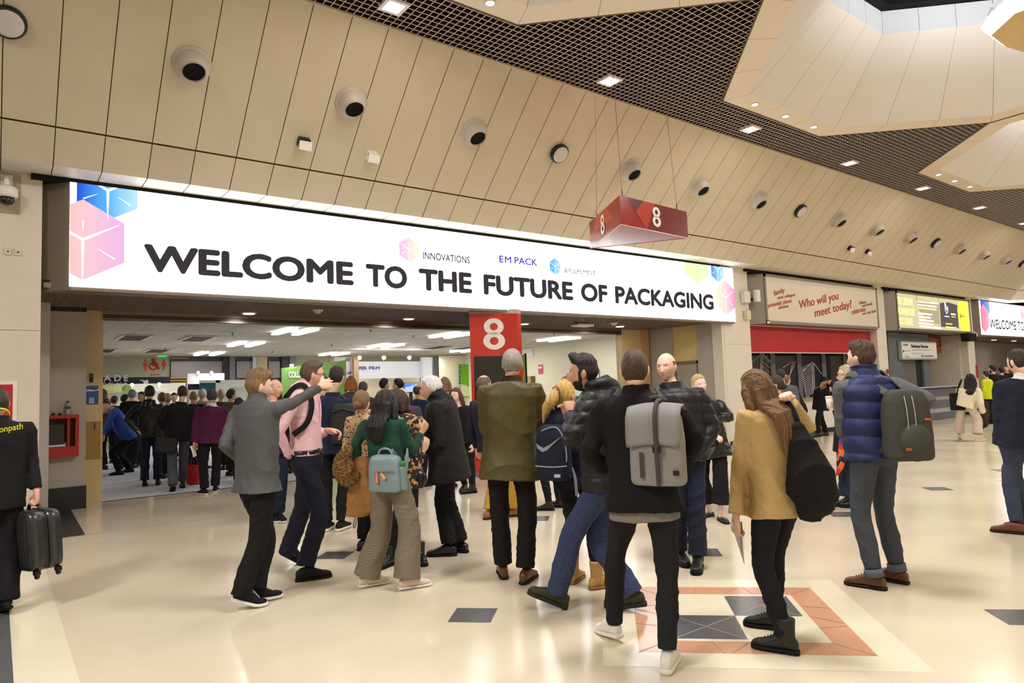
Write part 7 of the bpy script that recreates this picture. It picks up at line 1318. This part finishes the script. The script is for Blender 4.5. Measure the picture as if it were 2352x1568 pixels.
# group beyond the far pillar
def stand(pt, dist_floor=None, z=None): pass
for (px, py, H, yaw, lab, m, hr, kw) in ((2280, 850, 1.78, -75, 'dark haired bearded man in black jacket, at far right beside the green bin', BLK, dict(col=(26, 20, 18), side=.012, top=.025, beard=.008), {}), (2300, 856, 1.72, -40, 'dark haired person in black in the far group at right', BLK2, dict(col=(34, 26, 24), side=.01, top=.016), {}), (2311, 849, 1.8, -165, 'older man with glasses facing camera in the far group at right', BLK, dict(col=(60, 50, 44), side=.004, top=.004), dict(skin='ruddy')), (2266, 872, 1.6, -60, 'person in yellow high visibility vest near the far pillar', mat('hivis_yellow', (200, 214, 40), .7, .2), dict(col=(40, 30, 26), side=.01, top=.014), {})):
    d = ray(px, py - 8); hz = H; tt = None
    k = {2280: 27.0, 2300: 28.6, 2311: 30.2, 2266: 25.2}[px]; b = EYE + d / np.linalg.norm(d[:2]) * k; gp = np.array((b[0], b[1], 0)); w_ = gp - EYE
    def pxof(p):
        c_ = ROT.T @ (p - EYE); return (PX + FPX * c_[0] / -c_[2], PY - FPX * c_[1] / -c_[2])
    a = pxof(gp); person(lab, (a[0] - 4, a[1]), (a[0] + 4, a[1]), H, yaw, near=False, tops=[top(m, hem=.08, thick=.02, waist=.9)], bot=dict(m=BLK2, cut='straight'), hair=hr, **kw)
# ---------------------------------------------------------------- people half hidden in the middle
q = person('person in long black coat walking behind the pink shirt', (722, 1188), (748, 1178), 1.74, 20, head=(742, 886), neck=(738, 915), w=1.0, tops=[top(BLK, name='coat', hem=.26, flare=.05, thick=.018, waist=1)], bot=dict(m=BLK2, cut='slim'), hair=dict(col=(40, 32, 28), side=.008, top=.012), shoes=dict(m=LEATH, high=.06, sole=SHB['sole']))
q = person('man in dark blue trousers behind the grey softshell, face just showing', (640, 1196), (625, 1196), 1.74, 160, head=(632, 893), neck=(628, 920), hyaw=130, tops=[top(NAVY, hem=.07, thick=.014)], bot=dict(m=cloth('denim_ink', (34, 40, 58)), cut='straight'), hair=dict(col=(170, 150, 130), side=.003, top=.002, bald=.5), skin='ruddy', shoes=dict(m=mat('trainer_black', (24, 24, 25), .7, .2), sole=WSOLE, soleh=.025))
q = person('woman with straight auburn hair in black, face towards camera left of the red column', (1086, 1132), (1068, 1126), 1.66, -160, fem=True, w=.93, head=(1048, 908), neck=(1056, 932), hyaw=-150, hpitch=12, tops=[top(BLK, name='blazer', hem=.09, thick=.014)], bot=dict(m=BLK2, cut='slim'), hair=dict(col=(98, 58, 38), side=.01, top=.013, long=.2, wide=.09, rough=.4, line=.05), shoes=dict(m=LEATH, sole=SHB['sole'], high=.05), fyawL=-110, eyes=True, skin='pale')
q = person('woman with brown bob seen from behind, beyond the white haired man', (1022, 1120), (1038, 1120), 1.68, 20, fem=True, w=.92, near=False, head=(1022, 884), neck=(1022, 905), tops=[top(cloth('scarf_white', (206, 200, 194)), name='jumper', hem=.08, thick=.012, collar=.04)], bot=dict(m=BLK2, cut='slim'), hair=dict(col=(112, 84, 58), side=.014, top=.016, long=.03, wide=.085))
q = person('man in dark navy suit with shaved head left of the white haired man', (950, 1118), (968, 1118), 1.7, 60, near=False, head=(962, 898), neck=(966, 915), tops=[top(NAVY, hem=.08, thick=.014)], bot=dict(m=NAVYT, cut='straight'), hair=dict(col=(60, 46, 40), side=.003, top=.002, bald=.6), skin='tan')
q = person('man in plum grey jumper behind the black haired woman', (926, 1186), (948, 1186), 1.7, 10, near=False, head=(922, 912), neck=(922, 930), w=1.05, tops=[top(cloth('jumper_plum', (62, 56, 72)), name='jumper', hem=.06, thick=.014)], bot=dict(m=BLK2, cut='straight'), hair=dict(col=(190, 150, 130), side=.002, top=.001, bald=.2), skin='ruddy')
q = person('dark haired man facing right talking in front of the film stand', (872, 1085), (886, 1085), 1.76, 60, near=False, head=(883, 884), neck=(880, 900), hyaw=60, tops=[top(cloth('shirt_pale', (196, 196, 200)), name='shirt', hem=.05, thick=.008)], bot=dict(m=BLK2, cut='straight'), hair=dict(col=(24, 20, 22), side=.01, top=.018), skin='ruddy')
q = person('dark haired man in black facing left talking in front of the film stand', (912, 1085), (930, 1085), 1.78, -70, near=False, head=(914, 885), neck=(922, 902), hyaw=-70, tops=[top(BLK, hem=.08, thick=.02)], bot=dict(m=BLK2, cut='straight'), hair=dict(col=(20, 17, 18), side=.014, top=.02), skin='ruddy')
q = person('person with orange hair behind the man with slim black backpack', (806, 1110), (818, 1110), 1.68, 10, near=False, fem=True, head=(806, 880), neck=(808, 898), tops=[top(CHAR, hem=.07, thick=.012)], bot=dict(m=BLK2, cut='slim'), hair=dict(col=(158, 88, 42), side=.014, top=.018, long=.05))
q = person('grey haired person in charcoal behind the slim black backpack', (838, 1100), (850, 1100), 1.66, 20, near=False, head=(834, 892), neck=(834, 908), tops=[top(CHAR, hem=.07, thick=.012)], bot=dict(m=BLK2, cut='straight'), hair=dict(col=(90, 86, 84), side=.012, top=.016))
q = person('woman with long silver hair between the olive jacket and the blonde', (1262, 1172), (1286, 1165), 1.6, -60, near=False, fem=True, w=.92, head=(1238, 912), neck=(1246, 935), tops=[top(BLK, hem=.12, thick=.014)], bot=dict(m=BLK2, cut='slim'), hair=dict(col=(196, 192, 190), side=.012, top=.016, long=.12, wide=.09), shoes=dict(m=LEATH, sole=SHB['sole'], high=.04), fyawL=-80, fyawR=-80)
q = person('brown haired person behind the blonde ponytail and the bearded man', (1300, 1150), (1316, 1150), 1.7, 0, near=False, head=(1302, 885), neck=(1304, 905), tops=[top(CHAR, hem=.07, thick=.012)], bot=dict(m=BLK2, cut='straight'), hair=dict(col=(110, 88, 70), side=.012, top=.016))
q = person('person in dark trousers and trainers between the bearded man and grey backpack', (1396, 1224), (1412, 1220), 1.66, -60, near=False, head=(1400, 905), tops=[top(BLK, hem=.07, thick=.012)], bot=dict(m=BLK2, cut='straight'), hair=dict(col=(40, 32, 28), side=.008, top=.012), shoes=dict(m=mat('trainer_black', (24, 24, 25), .7, .2), sole=WSOLE, soleh=.02))
# ---------------------------------------------------------------- queue inside the doors
CRY = cloth('jumper_blue', (50, 84, 158))
q = person('man in royal blue jumper bending forward over the desk', (276, 1090), (300, 1084), 1.76, -88, hip=(298, 1003), neck=(257, 938, 0), head=(244, 938), hyaw=-90, hpitch=45, w=1.05, fixhip=1, tops=[top(CRY, name='jumper', hem=.04, thick=.012, waist=1, belly=1, cuff=.036)], bot=dict(m=BLK2, cut='loose'), hair=dict(col=(186, 176, 160), side=.006, top=.003, bald=.4), armL=dict(h=(238, 1000, -.25), e=(246, 975, -.25)), armR=dict(h=(236, 990, .2)), skin='ruddy', belly=.05)
q = person('man in black hooded leather jacket with hand on hip, seen from behind', (332, 1116), (362, 1113), 1.80, 4, head=(344, 902), neck=(342, 926), tops=[top(LEATH, hem=.05, thick=.024, hood=1.0, waist=1, cuff=.042)], bot=dict(m=cloth('denim_ink', (34, 40, 58)), cut='straight'), hair=dict(col=(56, 42, 32), side=.012, top=.018), armL=dict(h=(318, 990, -.05), e=(290, 962, -.05)), armR=dict(h=(366, 985, .1), e=(376, 965, .0), pocket=1))
q = person('tall man in dark jacket and washed black jeans with a satchel, seen from behind', (398, 1130), (420, 1120), 1.86, -6, head=(419, 902), neck=(416, 928), w=1.1, tops=[top(BLK, hem=.07, thick=.024, waist=1, collar=.03, cuff=.042)], bot=dict(m=cloth('denim_washed', (72, 74, 84), noise=.35, ns=6), cut='straight'), hair=dict(col=(66, 54, 46), side=.005, top=.007), fpL=22, armL=dict(h=(378, 985, .1), e=(368, 965, -.05), pocket=1))
t = empty('satchel', q.at(380, 1040), 'black satchel hanging at the left side of the tall man in dark jacket', 'bag'); p = q.at(382, 1022, -.16); mb = MB(); mb.obox(p, q.rt * .16 - UP * .03, q.away * .05, UP * .13 + q.rt * .02); mb.build('bag_body', mat('satchel_black', (30, 29, 29), .6, .3), t, bevel=.03); MB().add(*tubemesh([p + UP * .12, q.at(400, 975, -.16), q.at(424, 938, -.12)], [.014] * 3, 8, 3)).build('strap', BLK, t, True)
q = person('man in plum purple jumper holding white papers, seen from behind', (470, 1136), (494, 1130), 1.72, 10, head=(487, 910), neck=(486, 930), w=1.12, belly=.05, tops=[top(cloth('shirt_white', (214, 206, 206)), name='shirt', start=.3, thick=.0, collar=.03, cr=.042, sleeves=False), top(cloth('jumper_purple', (82, 30, 62)), name='jumper', hem=.06, thick=.018, waist=1, cuff=.036, neck=.048)], bot=dict(m=BLK2, cut='straight'), hair=dict(col=(70, 54, 46), side=.007, top=.010), armL=dict(h=(446, 1018, -.06), e=(448, 975, -.02), hd=(0, .1, -1), curl=.8), armR=dict(h=(512, 1010, .2), e=(520, 975, .0)), shoes=dict(m=mat('trainer_black', (24, 24, 25), .7, .2), sole=WSOLE, soleh=.025), fyawL=-30, skin='tan')
t = empty('paper_sheet', q.at(446, 1035), 'white papers in the hand of the man in plum purple jumper', 'paper'); mb = MB(); mb.prism([q.at(437, 1024, -.08), q.at(446, 1022, -.06), q.at(452, 1046, -.02), q.at(444, 1050, -.05)], q.away * .004); mb.prism([q.at(436, 1026, -.1), q.at(440, 1024, -.1), q.at(446, 1036, -.1), q.at(443, 1038, -.1)], q.away * .004); mb.build('sheet', mat('paper_white', (226, 226, 228), .5, .3), t)
t = empty('red_carrier_bag', onfloor(446, 1112), 'red carrier bag standing on the grey carpet beside the purple jumper', 'bag'); b = onfloor(446, 1112); aw = norm(b * (1, 1, 0)); rt_ = np.array((aw[1], -aw[0], 0)); me = fuse('bag_body', [ringmesh([sring(b + UP * z + (0, 0, .003), rt_, aw, a_, d_, 24, 3.5) for z, a_, d_ in ((0, .12, .07), (.02, .135, .08), (.2, .145, .075), (.33, .15, .04), (.36, .15, .025))])], .012, 2); me.materials.clear(); folds(me, .004, 4, 1.2); link('bag_body', me, mat('carrier_red', (176, 20, 22), .45, .35), t, True); MB().add(*tubemesh([b + UP * .36 - rt_ * .06, b + UP * .5 - rt_ * .03, b + UP * .5 + rt_ * .03, b + UP * .36 + rt_ * .06], [.008] * 4, 6, 3)).build('handle', mat('carrier_red', (176, 20, 22), .45, .35), t, True)
Q = [(303, 904, 18.5, 1.76, 20, 'grey haired man in dark suit, left of the hooded leather jacket', BLK, dict(col=(128, 124, 124), side=.01, top=.012), {}),
     (326, 908, 19.2, 1.72, -150, 'man with dark cropped fringe looking back over the queue', CHAR, dict(col=(28, 22, 22), side=.008, top=.016, beard=.002), dict(skin='tan', eyes=True)),
     (372, 912, 15.4, 1.70, 10, 'person with cropped greying hair between leather jacket and tall man', CHAR, dict(col=(110, 96, 86), side=.008, top=.01), {}),
     (384, 914, 16.2, 1.66, 20, 'blonde haired person glimpsed left of the tall man', CHAR, dict(col=(176, 148, 108), side=.012, top=.014), {}),
     (444, 909, 15.0, 1.72, 15, 'bald man between the tall man and the purple jumper', BLK, dict(col=(150, 120, 100), side=.002, top=.001, bald=.0), dict(skin='ruddy')),
     (464, 903, 16.6, 1.80, 40, 'white haired man in pale grey jacket behind the purple jumper', cloth('jacket_pale_grey', (142, 144, 150)), dict(col=(196, 190, 186), side=.008, top=.01), dict(skin='ruddy')),
     (286, 915, 19.8, 1.68, 60, 'dark haired person in black between the blue jumper and grey haired man', BLK, dict(col=(28, 22, 22), side=.012, top=.016), {}),
     (262, 918, 20.6, 1.66, 30, 'small dark haired person behind the bending man', BLK, dict(col=(40, 32, 28), side=.012, top=.014), {}),
     (236, 902, 18.8, 1.76, -60, 'brown haired woman in brown behind the door panel edge', cloth('coat_rust', (110, 70, 44)), dict(col=(104, 66, 40), side=.012, top=.014, long=.15), dict(fem=True)),
     (400, 910, 19.5, 1.7, 180, 'person in black jacket beyond the queue, left of the tall man', BLK, dict(col=(26, 22, 22), side=.01, top=.014), {}),
     (530, 905, 14.6, 1.74, 60, 'dark haired man in bright moss green jacket behind the young pointing man', cloth('jacket_moss', (84, 104, 44)), dict(col=(60, 52, 46), side=.01, top=.016), {}),
     (548, 925, 12.8, 1.68, 20, 'woman with long dark hair half hidden by the young pointing man', BLK, dict(col=(30, 22, 22), side=.012, top=.014, long=.28, wide=.09), dict(fem=True)),
     (508, 905, 16.0, 1.72, 10, 'fair haired person between the purple jumper and the moss green jacket', CHAR, dict(col=(196, 178, 140), side=.012, top=.014), {}),
     (640, 910, 15.2, 1.70, 0, 'dark haired person behind the pointing arm of the young man', BLK, dict(col=(28, 24, 24), side=.01, top=.014), {}),
     (660, 915, 14.0, 1.68, 0, 'dark haired person in charcoal left of the pink shirt', CHAR, dict(col=(40, 32, 28), side=.01, top=.014), {})]
def pxof(p):
    c_ = ROT.T @ (p - EYE); return (PX + FPX * c_[0] / -c_[2], PY - FPX * c_[1] / -c_[2])
for px, py, Y, H, yaw, lab, m, hr, kw in Q:
    p = onplane(px, py, 1, Y); a = pxof(np.array((p[0], p[1], 0))); person(lab, (a[0] - 5, a[1]), (a[0] + 5, a[1]), p[2] / .935, yaw, near=False, tops=[top(m, hem=.08, thick=.016, waist=.9)], bot=dict(m=BLK2, cut='straight'), hair=hr, **kw)
# brown boots and skirt of a person in the queue
# ================================================================ world and view
w = bpy.data.worlds.new('world'); S.world = w; w.use_nodes = True; w.node_tree.nodes['Background'].inputs[0].default_value = (.02, .025, .035, 1); w.node_tree.nodes['Background'].inputs[1].default_value = .3
S.view_settings.view_transform = 'Standard'; S.view_settings.look = 'None'; S.view_settings.gamma = 1; S.view_settings.exposure = 0.4; S.view_settings.use_curve_mapping = False
S.cycles.use_denoising = True; S.cycles.max_bounces = 6; S.cycles.diffuse_bounces = 4; S.cycles.glossy_bounces = 3; S.cycles.transparent_max_bounces = 6; S.cycles.caustics_reflective = False; S.cycles.caustics_refractive = False; S.cycles.sample_clamp_indirect = 8
S.cycles.use_light_tree = True
